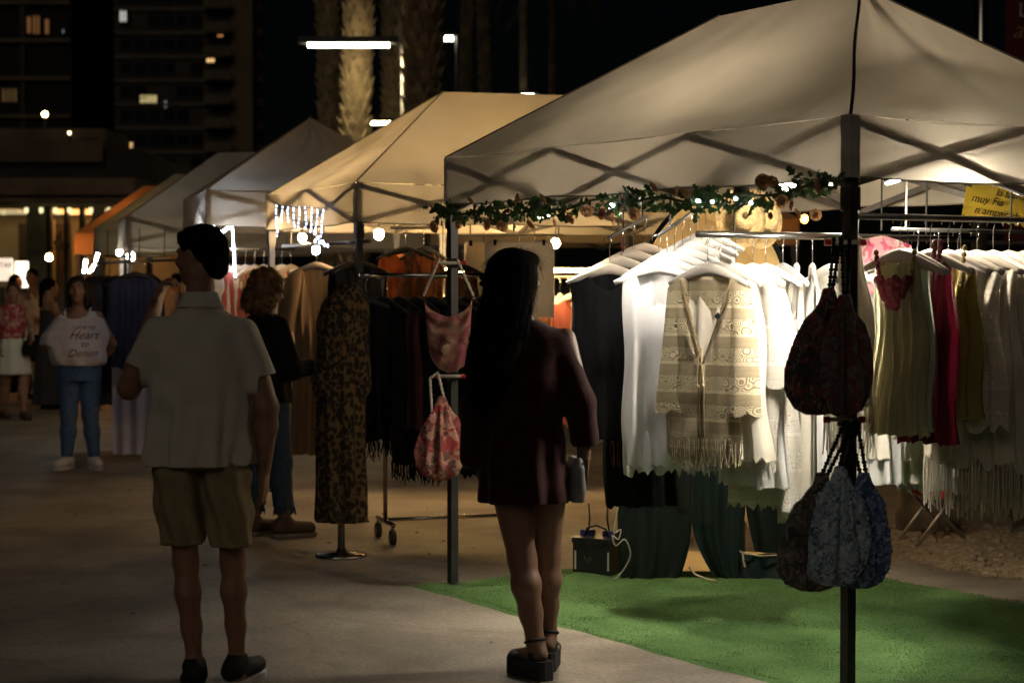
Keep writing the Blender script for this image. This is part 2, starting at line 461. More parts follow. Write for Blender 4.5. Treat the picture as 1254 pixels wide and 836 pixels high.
# carpet of artificial turf under the first tent
def turf_material():
    m, nt, b, out = nodes_of('green_turf')
    N, L = nt.nodes, nt.links
    tc = N.new('ShaderNodeTexCoord')
    a = N.new('ShaderNodeTexNoise'); a.inputs['Scale'].default_value = 2.2; a.inputs['Detail'].default_value = 6
    f = N.new('ShaderNodeTexNoise'); f.inputs['Scale'].default_value = 75; f.inputs['Detail'].default_value = 5; f.inputs['Roughness'].default_value = 0.75
    v = N.new('ShaderNodeTexVoronoi'); v.inputs['Scale'].default_value = 9
    for n in (a, f, v): L.new(tc.outputs['Object'], n.inputs['Vector'])
    rp = N.new('ShaderNodeValToRGB'); rp.color_ramp.elements[0].position = 0.3; rp.color_ramp.elements[1].position = 0.7
    rp.color_ramp.elements[0].color = (0.062, 0.125, 0.040, 1); rp.color_ramp.elements[1].color = (0.115, 0.205, 0.072, 1)
    ad = N.new('ShaderNodeMath'); ad.operation = 'MULTIPLY_ADD'; ad.inputs[1].default_value = 1.1
    L.new(f.outputs['Fac'], ad.inputs[0]); L.new(a.outputs['Fac'], ad.inputs[2])
    sb = N.new('ShaderNodeMath'); sb.operation = 'SUBTRACT'; sb.inputs[1].default_value = 0.55; L.new(ad.outputs[0], sb.inputs[0])
    L.new(sb.outputs[0], rp.inputs[0])
    r3 = N.new('ShaderNodeValToRGB'); r3.color_ramp.elements[0].position = 0.025; r3.color_ramp.elements[1].position = 0.04
    r3.color_ramp.elements[0].color = (0.4, 0.38, 0.3, 1); r3.color_ramp.elements[1].color = (0, 0, 0, 1)
    L.new(v.outputs['Distance'], r3.inputs[0])
    mx = N.new('ShaderNodeMix'); mx.data_type = 'RGBA'; mx.blend_type = 'ADD'; mx.inputs[0].default_value = 0.6
    L.new(rp.outputs[0], mx.inputs[6]); L.new(r3.outputs[0], mx.inputs[7]); L.new(mx.outputs[2], b.inputs['Base Color'])
    b.inputs['Roughness'].default_value = 0.95; b.inputs['Specular IOR Level'].default_value = 0.1
    bp = N.new('ShaderNodeBump'); bp.inputs['Strength'].default_value = 0.8; bp.inputs['Distance'].default_value = 0.01
    L.new(f.outputs['Fac'], bp.inputs['Height']); L.new(bp.outputs[0], b.inputs['Normal'])
    return m
def carpet_fn(p, q):
    a, b = -0.06 + p * 3.9, -0.17 + q * 2.24
    ra = 0.010 * math.sin(b * 9.0 + 1) + 0.006 * math.sin(b * 23)
    rb = 0.012 * math.sin(a * 5.0) + 0.006 * math.sin(a * 17 + 2)
    e = min(p, 1 - p, q, 1 - q)
    rip = 0.012 * max(0, math.sin(a * 3.1 + b * 2.3)) ** 3 + 0.010 * max(0, math.sin(a * 1.7 - b * 4.3 + 1)) ** 6 + 0.008 * max(0, math.sin(a * 6.1 + b * 0.8)) ** 8
    z = 0.006 + rip + (0.006 if 0 < e < 0.02 else 0)
    return T1(a + ra, b + rb, z if e > 0 else 0.001)
TURF = turf_material()
c = MB().grid(carpet_fn, 70, 44).build('carpet', TURF, smooth=True)
tag(c, 'green artificial turf carpet laid out under the garland tent', 'carpet')
def turf_blades(n=110000):
    g = np.random.default_rng(4)
    a = -0.05 + g.random(n) * 3.88; b = -0.165 + g.random(n) * 2.225
    rip = 0.012 * np.maximum(0, np.sin(a * 3.1 + b * 2.3)) ** 3 + 0.010 * np.maximum(0, np.sin(a * 1.7 - b * 4.3 + 1)) ** 6 + 0.008 * np.maximum(0, np.sin(a * 6.1 + b * 0.8)) ** 8
    base = np.stack([O1.x + U1.x * a + V1.x * b, O1.y + U1.y * a + V1.y * b, 0.004 + rip], 1)
    th = g.random(n) * 6.283; w = 0.0022; h = 0.003 + 0.004 * g.random(n); ln = (g.random((n, 2)) - 0.5) * 0.008
    d = np.stack([np.cos(th) * w, np.sin(th) * w, np.zeros(n)], 1)
    V_ = np.stack([base - d, base + d, base + np.stack([ln[:, 0], ln[:, 1], h], 1)], 1).reshape(-1, 3)
    me = bpy.data.meshes.new('turf_blades')
    me.vertices.add(3 * n); me.vertices.foreach_set('co', V_.astype(np.float32).ravel())
    me.loops.add(3 * n); me.loops.foreach_set('vertex_index', np.arange(3 * n, dtype=np.int32))
    me.polygons.add(n); me.polygons.foreach_set('loop_start', np.arange(0, 3 * n, 3, dtype=np.int32)); me.update()
    tag(link('turf_blades', me, TURF, c), kind='stuff')
turf_blades()

# gravel strip behind the first tent
GM = mat('gravel_soil', (0.26, 0.19, 0.12), 0.95, 0.5, 30, 0.6, 80)
def gravel_fn(p, q):
    a, b = -0.35 + 4.6 * p, 2.62 + 4.5 * q
    e = min(p, 1 - p, q, 1 - q)
    return T1(a, b + 0.05 * math.sin(a * 4), 0.004 + (0.035 + 0.02 * math.sin(a * 7 + b * 5)) * min(1, e * 9))
gb = MB().grid(gravel_fn, 40, 40).build('gravel_bed', GM, smooth=True); tag(gb, kind='structure')
mb = MB()
for i in range(2600):
    p, q = rnd.random(), rnd.random() ** 1.6
    P = Vector(gravel_fn(p, q)); r = 0.008 + 0.017 * rnd.random() ** 2
    mb.ball((P.x, P.y, P.z + r * 0.3), (r * rnd.uniform(0.8, 1.4), r * rnd.uniform(0.8, 1.4), r * 0.7), 5, 3)
tag(mb.build('gravel', mat('gravel_stone', (0.32, 0.25, 0.17), 0.9, 0.5, 12)), 'loose pale gravel behind the garland tent', 'gravel', kind='stuff')

# ------------------------------------------------------------------ far apartment towers
TW = mat('tower_concrete', (0.075, 0.056, 0.042), 0.9, 0.3, 0.3)
TD = mat('tower_dark', (0.018, 0.015, 0.013), 0.8, 0.3, 0.4)
TWARM = mat('tower_stair', (0.19, 0.13, 0.08), 0.9, 0.25, 0.4)
BALC = mat('tower_balcony', (0.17, 0.125, 0.085), 0.9, 0.3, 0.4)
DGL = mat('dark_pane', (0.012, 0.012, 0.014), 0.15, 0.2, 1.0, spec=0.6)
FRM = mat('window_frame', (0.05, 0.045, 0.04), 0.6)
def win(parent, x, y, w, h, Yd, em, mull=1):
    """a lit window at the place of a photo pixel on a wall at distance Yd: pane with frame bars"""
    c0 = at(x, y, Yd); s = FPX / Yd
    W, H = w / s, h / s
    d = Yd - 0.12
    fr = MB()
    for sx in (-1, 1): fr.box((c0.x + sx * (W / 2 + 0.05), d, c0.z), (0.1, 0.2, H + 0.2))
    for sz in (-1, 1): fr.box((c0.x, d, c0.z + sz * (H / 2 + 0.05)), (W + 0.002, 0.2, 0.1))
    for k in range(mull): fr.box((c0.x + W * ((k + 1) / (mull + 1) - 0.5), d, c0.z), (0.09, 0.18, H - 0.004))
    wf = fr.build('window', FRM, parent)
    MB().box((c0.x, Yd - 0.06, c0.z), (W, 0.05, H)).build('pane', em, wf)
def dark_win(parent, x0, x1, z0, z1, Y):
    f = MB()
    f.box(((x0 + x1) / 2, Y - 0.05, z0 - 0.06), (x1 - x0 + 0.3, 0.24, 0.12))
    wf = f.build('window', FRM, parent)
    MB().box(((x0 + x1) / 2, Y - 0.03, (z0 + z1) / 2), (x1 - x0, 0.04, z1 - z0)).build('pane', DGL, wf)
WE = emit('window_warm', (1.0, 0.62, 0.24), 1.0); WO = emit('window_orange', (1.0, 0.42, 0.14), 0.55)
WY = emit('window_yellow', (0.9, 0.72, 0.32), 0.45); WC = emit('window_cool', (0.8, 0.78, 0.72), 0.45); WB = emit('window_blue', (0.55, 0.62, 0.72), 0.25)

YT = 240.0; ST = FPX / YT
tower = empty('apartment_tower', (at(205, 346, YT).x, YT + 8, 0), 0, 'tall dark apartment tower with a balcony corner and scattered lit windows', 'building')
def tloc(o):                       # children keep world coordinates
    o.matrix_parent_inverse = o.parent.matrix_basis.inverted(); return o
def wpart(mbd, name, m, parent): return tloc(mbd.build(name, m, parent))
def wx(x, Y): return (x - 627) / FPX * Y
x0, x1 = wx(138, YT), wx(285, YT)
wpart(MB().box(((x0 + x1) / 2, YT + 8, 32), (x1 - x0, 16, 64)), 'wall', TW, tower)
wpart(MB().box((wx(298, YT), YT + 5, 32), (26 / ST, 10.6, 64.4)), 'stair_column', TWARM, tower)
bxa, bxb = wx(100, YT), wx(138, YT)
wpart(MB().box(((bxa + bxb) / 2, YT + 11, 31), (bxb - bxa, 14, 62)), 'recessed_wing', TD, tower)
for i in range(19):
    z = 3.1 + i * 3.02
    wpart(MB().box(((x0 + x1) / 2, YT - 0.12, z), (x1 - x0 - 0.3, 0.5, 0.42)), 'floor_band', BALC, tower)
    if i > 4:
        b = MB(); cx = wx(270, YT)
        b.box((cx, YT - 0.9, z + 0.05), (3.4, 1.8, 0.25)); b.box((cx, YT - 1.74, z + 0.68), (3.4, 0.12, 1.0))
        wpart(b, 'balcony', BALC, tower)
        b = MB(); cx = wx(316, YT)
        b.lathe((cx - 0.5, YT + 3, z - 0.1), [(1.0, 0), (1.15, 0.1), (1.15, 1.15), (1.0, 1.2)], 12)
        wpart(b, 'rounded_balcony', BALC, tower)
    if i > 3:
        for k in range(6):
            xx = x0 + 1.2 + k * (x1 - x0 - 5.5) / 5.5
            if rnd.random() < 0.75:
                dark_win(tower, xx, xx + 1.5, z + 0.9, z + 2.3, YT)
for o in tower.children:
    if o.name.startswith('window'): tloc(o)
for a in ((151, 20, 8, 14, WC, 1), (182, 123, 20, 12, WY, 4), (270, 42, 6, 7, WO, 1), (258, 69, 9, 15, WE, 1), (159, 178, 7, 6, WE, 1), (203, 128, 3, 8, WB, 0), (152, 221, 6, 4, WY, 1)):
    win(tower, a[0], a[1], a[2], a[3], YT, a[4], a[5])
for a in ((95, 73, 8, 14, WC, 1), (117, 76, 3, 12, WO, 0), (96, 98, 8, 11, WB, 1), (95, 126, 9, 12, WY, 2), (119, 128, 9, 15, WE, 1)):
    win(tower, a[0], a[1], a[2], a[3], YT + 3.9, a[4], a[5])
for o in tower.children:
    if o.name.startswith('window'): tloc(o)

YN = 150.0; SN = FPX / YN
near = empty('apartment_block', (wx(20, YN), YN + 8, 0), 0, 'dark apartment block with faint warm loggias behind the shop row', 'building')
nx0, nx1 = wx(-260, YN), wx(90, YN)
wpart(MB().box(((nx0 + nx1) / 2, YN + 8, 19), (nx1 - nx0, 16, 38)), 'wall', mat('block_wall', (0.022, 0.017, 0.013), 0.9, 0.3, 0.3), near)
for i in range(12):
    wpart(MB().box(((nx0 + nx1) / 2, YN - 0.2, 2.8 + i * 3.0), (nx1 - nx0, 0.6, 0.3)), 'floor_band', BALC, near)
for k in range(7):
    xx = nx0 + 2 + k * (nx1 - nx0 - 3) / 7
    wpart(MB().box((xx, YN - 0.1, 18), (0.4, 0.4, 35)), 'pier', TW, near)
WD = emit('window_dim', (0.8, 0.35, 0.12), 0.10)
for a in ((36, 31, 5, 20, WD, 0), (45, 31, 8, 22, WD, 1), (58, 33, 5, 18, WD, 0), (12, 117, 18, 16, emit('window_dimmer', (0.7, 0.4, 0.15), 0.05), 3), (78, 39, 2, 4, WB, 0)):
    win(near, a[0], a[1], a[2], a[3], YN, a[4], a[5])
for o in near.children:
    if o.name.startswith('window'): tloc(o)

# ------------------------------------------------------------------ shop row with flat canopy at the left
YS = 44.0; SS = FPX / YS
shop = empty('shop_building', (wx(60, YS), YS, 0), 0, 'low shop building with lit glass front, flat canopy and stepped terrace above', 'building')
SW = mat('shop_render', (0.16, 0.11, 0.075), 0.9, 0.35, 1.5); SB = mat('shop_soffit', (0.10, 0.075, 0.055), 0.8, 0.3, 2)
SI = mat('shop_inside', (0.58, 0.48, 0.32), 0.8, 0.15, 1.0); SC = mat('shop_column', (0.30, 0.28, 0.19), 0.45, 0.2, 3.0, spec=0.5); SF = mat('shop_frame', (0.06, 0.05, 0.035), 0.4)
sx0, sx1 = wx(-120, YS), wx(196, YS)
def zz(y, Y): return CAMH + (346 - y) / FPX * Y
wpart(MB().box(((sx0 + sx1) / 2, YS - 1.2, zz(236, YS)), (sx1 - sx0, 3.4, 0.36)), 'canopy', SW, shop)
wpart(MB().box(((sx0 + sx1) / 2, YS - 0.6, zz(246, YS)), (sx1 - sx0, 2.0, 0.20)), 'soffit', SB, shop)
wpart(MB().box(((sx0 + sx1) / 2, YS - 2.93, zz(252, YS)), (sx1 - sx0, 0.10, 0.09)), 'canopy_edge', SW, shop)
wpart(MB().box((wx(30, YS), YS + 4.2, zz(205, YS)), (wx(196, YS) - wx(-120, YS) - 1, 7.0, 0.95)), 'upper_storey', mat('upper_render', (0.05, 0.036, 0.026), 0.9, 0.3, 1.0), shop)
b = MB(); b.box((wx(35, YS), YS + 2.0, zz(184, YS)), (3.3, 3.0, 0.5)); wpart(b, 'terrace_wall', SW, shop)
b = MB(); b.box((wx(28, YS), YS + 3.6, zz(160, YS)), (3.0, 3.0, 0.42)); wpart(b, 'terrace_wall', SW, shop)
b = MB(); b.tube([(wx(84, YS), YS + 1.5, zz(163, YS)), (wx(124, YS), YS + 1.5, zz(171, YS)), (wx(124.5, YS), YS + 1.5, zz(200, YS))], 0.03, 6); wpart(b, 'railing', SF, shop)
wpart(MB().box((wx(50, YS), YS + 4.0, 1.7), (sx1 - sx0, 0.2, 3.4)), 'back_wall', SI, shop)
wpart(MB().box((wx(50, YS), YS + 2.0, 3.42), (sx1 - sx0, 4.0, 0.1)), 'ceiling', SI, shop)
for i, x in enumerate((-90, -45, 38, 51, 58, 79, 98, 118, 150, 180)):
    wdt = 0.26 if x in (38, 51, 118) else 0.09
    wpart(MB().box((wx(x, YS), YS + 0.3, 1.72), (wdt, 0.25, 3.44)), 'column' if wdt > 0.2 else 'mullion', SC if wdt > 0.2 else SF, shop)
GL = glass('shop_glass', alpha=0.12)
for xa, xb in ((-88, -47), (-43, 36), (60, 77), (81, 96), (100, 115), (121, 148), (152, 178)):
    wpart(MB().box((wx((xa + xb) / 2, YS), YS + 0.3, 1.72), (wx(xb, YS) - wx(xa, YS), 0.02, 3.4)), 'glass_pane', GL, shop)
for x in (-10, 40, 58, 75, 92, 118, 140):
    wpart(MB().lathe((wx(x, YS), YS - 0.5, zz(262, YS)), [(0.035, 0), (0.045, 0.05), (0.045, 0.12)], 10), 'spotlight', emit('soffit_spot', (1.0, 0.9, 0.45), 1.2), shop)
for x in (-60, 0, 70, 105, 135):
    wpart(MB().box((wx(x, YS + 2.5), YS + 2.5, 3.32), (1.3, 1.6, 0.06)), 'ceiling_light', emit('shop_ceiling_light', (1.0, 0.72, 0.38), 0.6), shop)
wpart(MB().box((wx(18, YS), YS + 2.9, 1.9), (1.3, 0.12, 2.3)), 'display_panel', mat('display_panel', (0.10, 0.075, 0.05), 0.8), shop)
wpart(MB().box((wx(30, YS), YS + 2.7, 2.2), (0.11, 0.2, 1.9)), 'inner_column', SI, shop)
sw = text_mesh('Say', 0.34, 0.35, extrude=0.01)
o = link('sign_lettering', sw, mat('sign_black', (0.02, 0.015, 0.01), 0.6), shop, (0, 0, 0)); o.rotation_euler = (R(90), 0, 0)
o.location = Vector((wx(72, YS), YS + 0.18, zz(300, YS))) - shop.location
o = link('sign_lettering', text_mesh('4', 0.36, 0.25, extrude=0.01), MATS['sign_black'], shop); o.rotation_euler = (R(90), 0, 0)
o.location = Vector((wx(69, YS), YS + 0.18, zz(290, YS))) - shop.location

YP = 33.0
po = empty('lit_poster', (wx(6, YP), YP, 0), 0, 'small backlit poster with dark lettering standing by the shop front', 'poster')
wpart(MB().box((wx(3, YP), YP, zz(330, YP)), (0.36, 0.08, 0.40)), 'panel', emit('poster_light', (1.0, 0.80, 0.62), 0.8), po)
wpart(MB().box((wx(3, YP), YP + 0.02, 0.75), (0.1, 0.05, 1.5)), 'stand', SF, po)
o = link('lettering', text_mesh('STAR', 0.13, 0.2, extrude=0.004), mat('poster_ink', (0.12, 0.10, 0.22), 0.6), po); o.rotation_euler = (R(90), 0, 0)
o.location = Vector((wx(6, YP), YP - 0.05, zz(325, YP))) - po.location
lb = empty('light_box', (wx(27, YP), YP, 0), 0, 'glowing white upright light box on a stand before the shop glass', 'light box')
wpart(MB().box((wx(27, YP), YP, zz(336, YP)), (0.20, 0.16, 0.46)), 'diffuser', emit('light_box_glow', (1.0, 0.88, 0.66), 1.9), lb)
b = MB(); b.box((wx(27, YP), YP, 0.73), (0.06, 0.06, 1.42)); b.box((wx(27, YP), YP, 0.02), (0.3, 0.3, 0.04)); wpart(b, 'stand', SF, lb)

# globe lamp on the terrace
def post_lamp(x, y, Y, r, em, label, wallz=None):
    p = at(x, y, Y); e = empty('terrace_lamp', (p.x, p.y, (wallz or 0)), 0, label, 'lamp')
    h = p.z - (wallz or 0)
    MB().tube([(0, 0, 0), (0, 0, h - r)], 0.03, 6).build('post', SF, e)
    MB().ball((0, 0, h), r, 10, 6).build('globe', em, e, True)
post_lamp(55, 140, YS + 3.2, 0.07, emit('globe_warm', (1.0, 0.62, 0.22), 30.0), 'small warm globe lamp on the terrace above the shops', zz(152, YS))
post_lamp(85, 163, YS + 1.6, 0.035, emit('globe_small', (1.0, 0.8, 0.4), 8.0), 'tiny lamp at the railing end of the terrace', zz(172, YS))

# ------------------------------------------------------------------ street lamps
STEEL = mat('galvanised_steel', (0.42, 0.40, 0.37), 0.38, 0.2, 6, metal=0.9)
LAMPBODY = mat('lamp_body', (0.05, 0.05, 0.05), 0.5)
LED = emit('street_led', (1.0, 0.84, 0.46), 55.0)
def street_lamp(x, ybar, Y, x0, x1, top, label, side=-1):
    p = at(x, ybar, Y); e = empty('street_lamp', (p.x, p.y, 0), 0, label, 'street lamp', 'street lamps behind the tents')
    zt = at(x, top, Y).z
    MB().tube([(0, 0, 0), (0, 0, zt)], [0.09, 0.065], 12).build('post', STEEL, e, True)
    MB().lathe((0, 0, 0), [(0.2, 0), (0.2, 0.03), (0.12, 0.05)], 12).build('base_plate', STEEL, e)
    a, b = wx(x0, Y) - p.x, wx(x1, Y) - p.x
    MB().box(((a + b) / 2 + 0.0, -0.05, p.z + 0.09), (abs(b - a) + 0.35, 0.2, 0.12)).build('arm', LAMPBODY, e)
    MB().box(((a + b) / 2, -0.05, p.z), (abs(b - a), 0.14, 0.06)).build('light_bar', LED, e)
street_lamp(495, 56, 34, 379, 477, 6, 'tall steel street lamp with a long glowing horizontal bar among palms')
street_lamp(497, 151, 58, 447, 494, 120, 'steel street lamp farther off with a shorter glowing bar above the tents')
def head_lamp(x, y, Y, label):
    p = at(x, y, Y); e = empty('street_lamp', (p.x + 0.3, p.y, 0), 0, label, 'street lamp', 'street lamps behind the tents')
    MB().tube([(0, 0, 0), (0, 0, p.z + 0.1), (-0.3, 0, p.z + 0.2)], 0.05, 8).build('post', LAMPBODY, e)
    MB().box((-0.3, 0, p.z + 0.1), (0.5, 0.3, 0.1)).build('lamp_head', LAMPBODY, e)
    MB().box((-0.3, 0, p.z), (0.34, 0.24, 0.12)).build('light_bar', emit('head_led', (1.0, 0.92, 0.72), 32.0), e)
head_lamp(548, 47, 62, 'far street light with one bright boxy head beside a thick palm')
head_lamp(646, 118, 58, 'far street light just showing over the ridge of the yellow lit tent')

# big steel pole and banner at the right
pb = at(1201, 40, 20)
e = empty('banner_pole', (pb.x, pb.y, 0), 0, 'shiny round steel pole rising behind the garland tent roof', 'pole')
MB().tube([(0, 0, 0), (0, 0, 6.5)], [0.082, 0.076], 20).build('post', mat('polished_steel', (0.5, 0.48, 0.42), 0.22, 0.15, 3, metal=1.0), e, True)
MB().lathe((0, 0, 0), [(0.2, 0), (0.2, 0.03), (0.1, 0.06)], 16).build('base_plate', STEEL, e)
bn = empty('banner', (wx(1228, 20) + 0.4, 20, 2.0), 0, 'dark red banner with pale lettering hung beside the steel pole', 'banner')
def bfn(p, q): return ((p - 0.5) * 0.8, 0.012 * math.sin(q * 7 + p * 3), (q) * 3.2)
MB().grid(bfn, 8, 20).build('cloth', mat('banner_red', (0.10, 0.012, 0.012), 0.8, 0.2, 3), bn, True)
b = MB()
for z in (0, 3.2): b.tube([(0.45, 0.02, z), (-0.62, 0.02, z)], 0.02, 6)
b.build('arm', STEEL, bn)
o = link('lettering', text_mesh('LA', 0.22, 0, 'LEFT', 0.003), mat('banner_white', (0.5, 0.46, 0.42), 0.7), bn, (-0.27, -0.03, at(1240, 14, 20).z - 2)); o.rotation_euler = (R(90), 0, 0)
o = link('lettering', text_mesh('a la', 0.26, 0.35, 'LEFT', 0.003), mat('banner_gold', (0.35, 0.19, 0.08), 0.7), bn, (-0.33, -0.03, at(1240, 38, 20).z - 2)); o.rotation_euler = (R(90), 0, 0)

# ------------------------------------------------------------------ palms
BARK = mat('palm_bark', (0.20, 0.145, 0.085), 0.95, 0.5, 5, 0.8, 20)
BOOT = mat('palm_leaf_base', (0.30, 0.22, 0.13), 0.9, 0.5, 4, 0.5, 30)
FROND = mat('palm_frond', (0.07, 0.095, 0.03), 0.7, 0.4, 3)
def frond_mesh():
    m = MB()
    n = 22
    def rib(t): return Vector((2.6 * t, 0, 0.55 * t - 1.5 * t * t))
    m.tube([rib(i / 10) for i in range(11)], [0.035 * (1 - 0.85 * i / 10) for i in range(11)], 5)
    for i in range(2, n):
        t = i / n; p = rib(t); Lf = 0.75 * math.sin(math.pi * (0.15 + 0.8 * t)) + 0.1
        for s in (-1, 1):
            d = Vector((0.75, s, -0.45)).normalized(); q = Vector((0.03, 0, 0))
            m.add([p - q, p + q, p + d * Lf * 0.6 + q * 0.8, p + d * Lf + Vector((0, 0, -0.12))], [(0, 1, 2, 3)])
    return m.mesh('frond')
FR = frond_mesh(); FR.materials.append(FROND)
def palm(x, Y, wpx, H, label, boots=True, lean=0.0, ruff=None):
    base = at(x, 346, Y); r = wpx / FPX * Y / 2
    e = empty('palm_tree', (base.x, Y, 0), 0, label, 'palm tree', 'palms behind the tents')
    pts = [(lean * t * t, 0, H * t) for t in [i / 14 for i in range(15)]]
    MB().tube(pts, [r * (1.25 - 0.35 * min(1, i / 3)) * (1 + 0.05 * math.sin(i * 2.3 + x)) * 0.86 for i in range(15)], 12).build('trunk', BARK, e, True)
    if boots:
        m = MB(); rows = int(H / (0.42 * r * 2)); per = 9
        for j in range(rows):
            z = (j + 0.5) * H / rows; t = z / H; cx = lean * t * t
            for k in range(per):
                th = 2 * math.pi * (k + 0.5 * (j % 2)) / per + rnd.uniform(-0.08, 0.08)
                L = r * rnd.uniform(0.85, 1.35); w = r * 0.36; out = r * rnd.uniform(0.94, 1.10)
                er = Vector((math.cos(th), math.sin(th), 0)); et = Vector((-er.y, er.x, 0)); P = Vector((cx, 0, z))
                op = r * rnd.uniform(0.08, 0.28)
                m.add([P + er * r * 0.78 - et * w + Vector((0, 0, -L * .45)), P + er * r * 0.78 + et * w + Vector((0, 0, -L * .45)),
                       P + er * (out) + et * w * 0.7, P + er * (out) - et * w * 0.7,
                       P + er * (out + op) + et * w * 0.25 + Vector((0, 0, L * 0.55)), P + er * (out + op) - et * w * 0.25 + Vector((0, 0, L * 0.55)),
                       P + er * r * 0.8 + et * w * 0.7 + Vector((0, 0, L * 0.1)), P + er * r * 0.8 - et * w * 0.7 + Vector((0, 0, L * 0.1))],
                      [(0, 1, 2, 3), (3, 2, 4, 5), (1, 6, 2), (2, 6, 4), (0, 3, 7), (3, 5, 7), (5, 4, 6, 7)])
        tag(m.build('leaf_bases', BOOT, e), kind='stuff')
    for i in range(16):
        f = link('frond', FR, None, e, (lean, 0, H - 0.05))
        f.rotation_euler = (0, rnd.uniform(-0.9, 0.75), i * 2.4 + rnd.uniform(-.2, .2))
        k = rnd.uniform(0.8, 1.1); f.scale = (k, k, k)
palm(406, 40, 27, 13.0, 'slim palm in shade next to the brightly lit trunk', lean=-0.25)
palm(433, 35.5, 36, 12.2, 'palm with its rough trunk brightly lit by the street lamp bar', lean=0.35)
palm(520, 32, 46, 11.5, 'thick shaggy palm trunk right behind the street lamp post', lean=-0.1)
palm(480, 62, 24, 17.0, 'palm half hidden behind the street lamp post')
palm(567, 48, 15, 14.0, 'thin palm to the side of the far boxy street light', lean=0.3)
palm(598, 46, 15, 14.0, 'thin palm over the yellow lit tent ridge', lean=-0.4)
palm(641, 60, 12, 13.5, 'dim distant palm by the low far street light', boots=False)
palm(676, 56, 11, 11.3, 'dim distant palm with its fronds faintly lit', boots=False)

# ================================================================== TENTS
POSTM = mat('tent_post_dark', (0.035, 0.033, 0.032), 0.45, 0.3, 8, spec=0.4)
BARM = mat('tent_bar_grey', (0.16, 0.145, 0.13), 0.4, 0.3, 8, metal=0.4)
def canvas(name, col, trans=0.42): return mat(name, col, 0.85, 0.10, 1.6, 0.15, 220, trans=trans, spec=0.2)
CANVAS1 = canvas('canvas_cream', (0.68, 0.61, 0.50), 0.42)
CANVAS2 = canvas('canvas_yellow', (0.58, 0.545, 0.46), 0.40)
CANVAS3 = canvas('canvas_white', (0.58, 0.52, 0.43), 0.40)
CANVAS4 = canvas('canvas_grey', (0.44, 0.41, 0.36), 0.32)
CANVAS5 = canvas('canvas_orange', (0.62, 0.34, 0.14), 0.45)
def beam(m, a, b, w=0.024, h=0.03):
    a, b = Vector(a), Vector(b); t = (b - a); L = t.length; t.normalize()
    up = Vector((0, 0, 1)) if abs(t.z) < 0.95 else Vector((1, 0, 0))
    s = t.cross(up).normalized(); u = s.cross(t)
    vs = [a + s * (w / 2) * i + u * (h / 2) * j + t * L * k for k in (0, 1) for i, j in ((-1, -1), (1, -1), (1, 1), (-1, 1))]
    return m.add(vs, [(3, 2, 1, 0), (4, 5, 6, 7), (0, 1, 5, 4), (1, 2, 6, 5), (2, 3, 7, 6), (3, 0, 4, 7)])
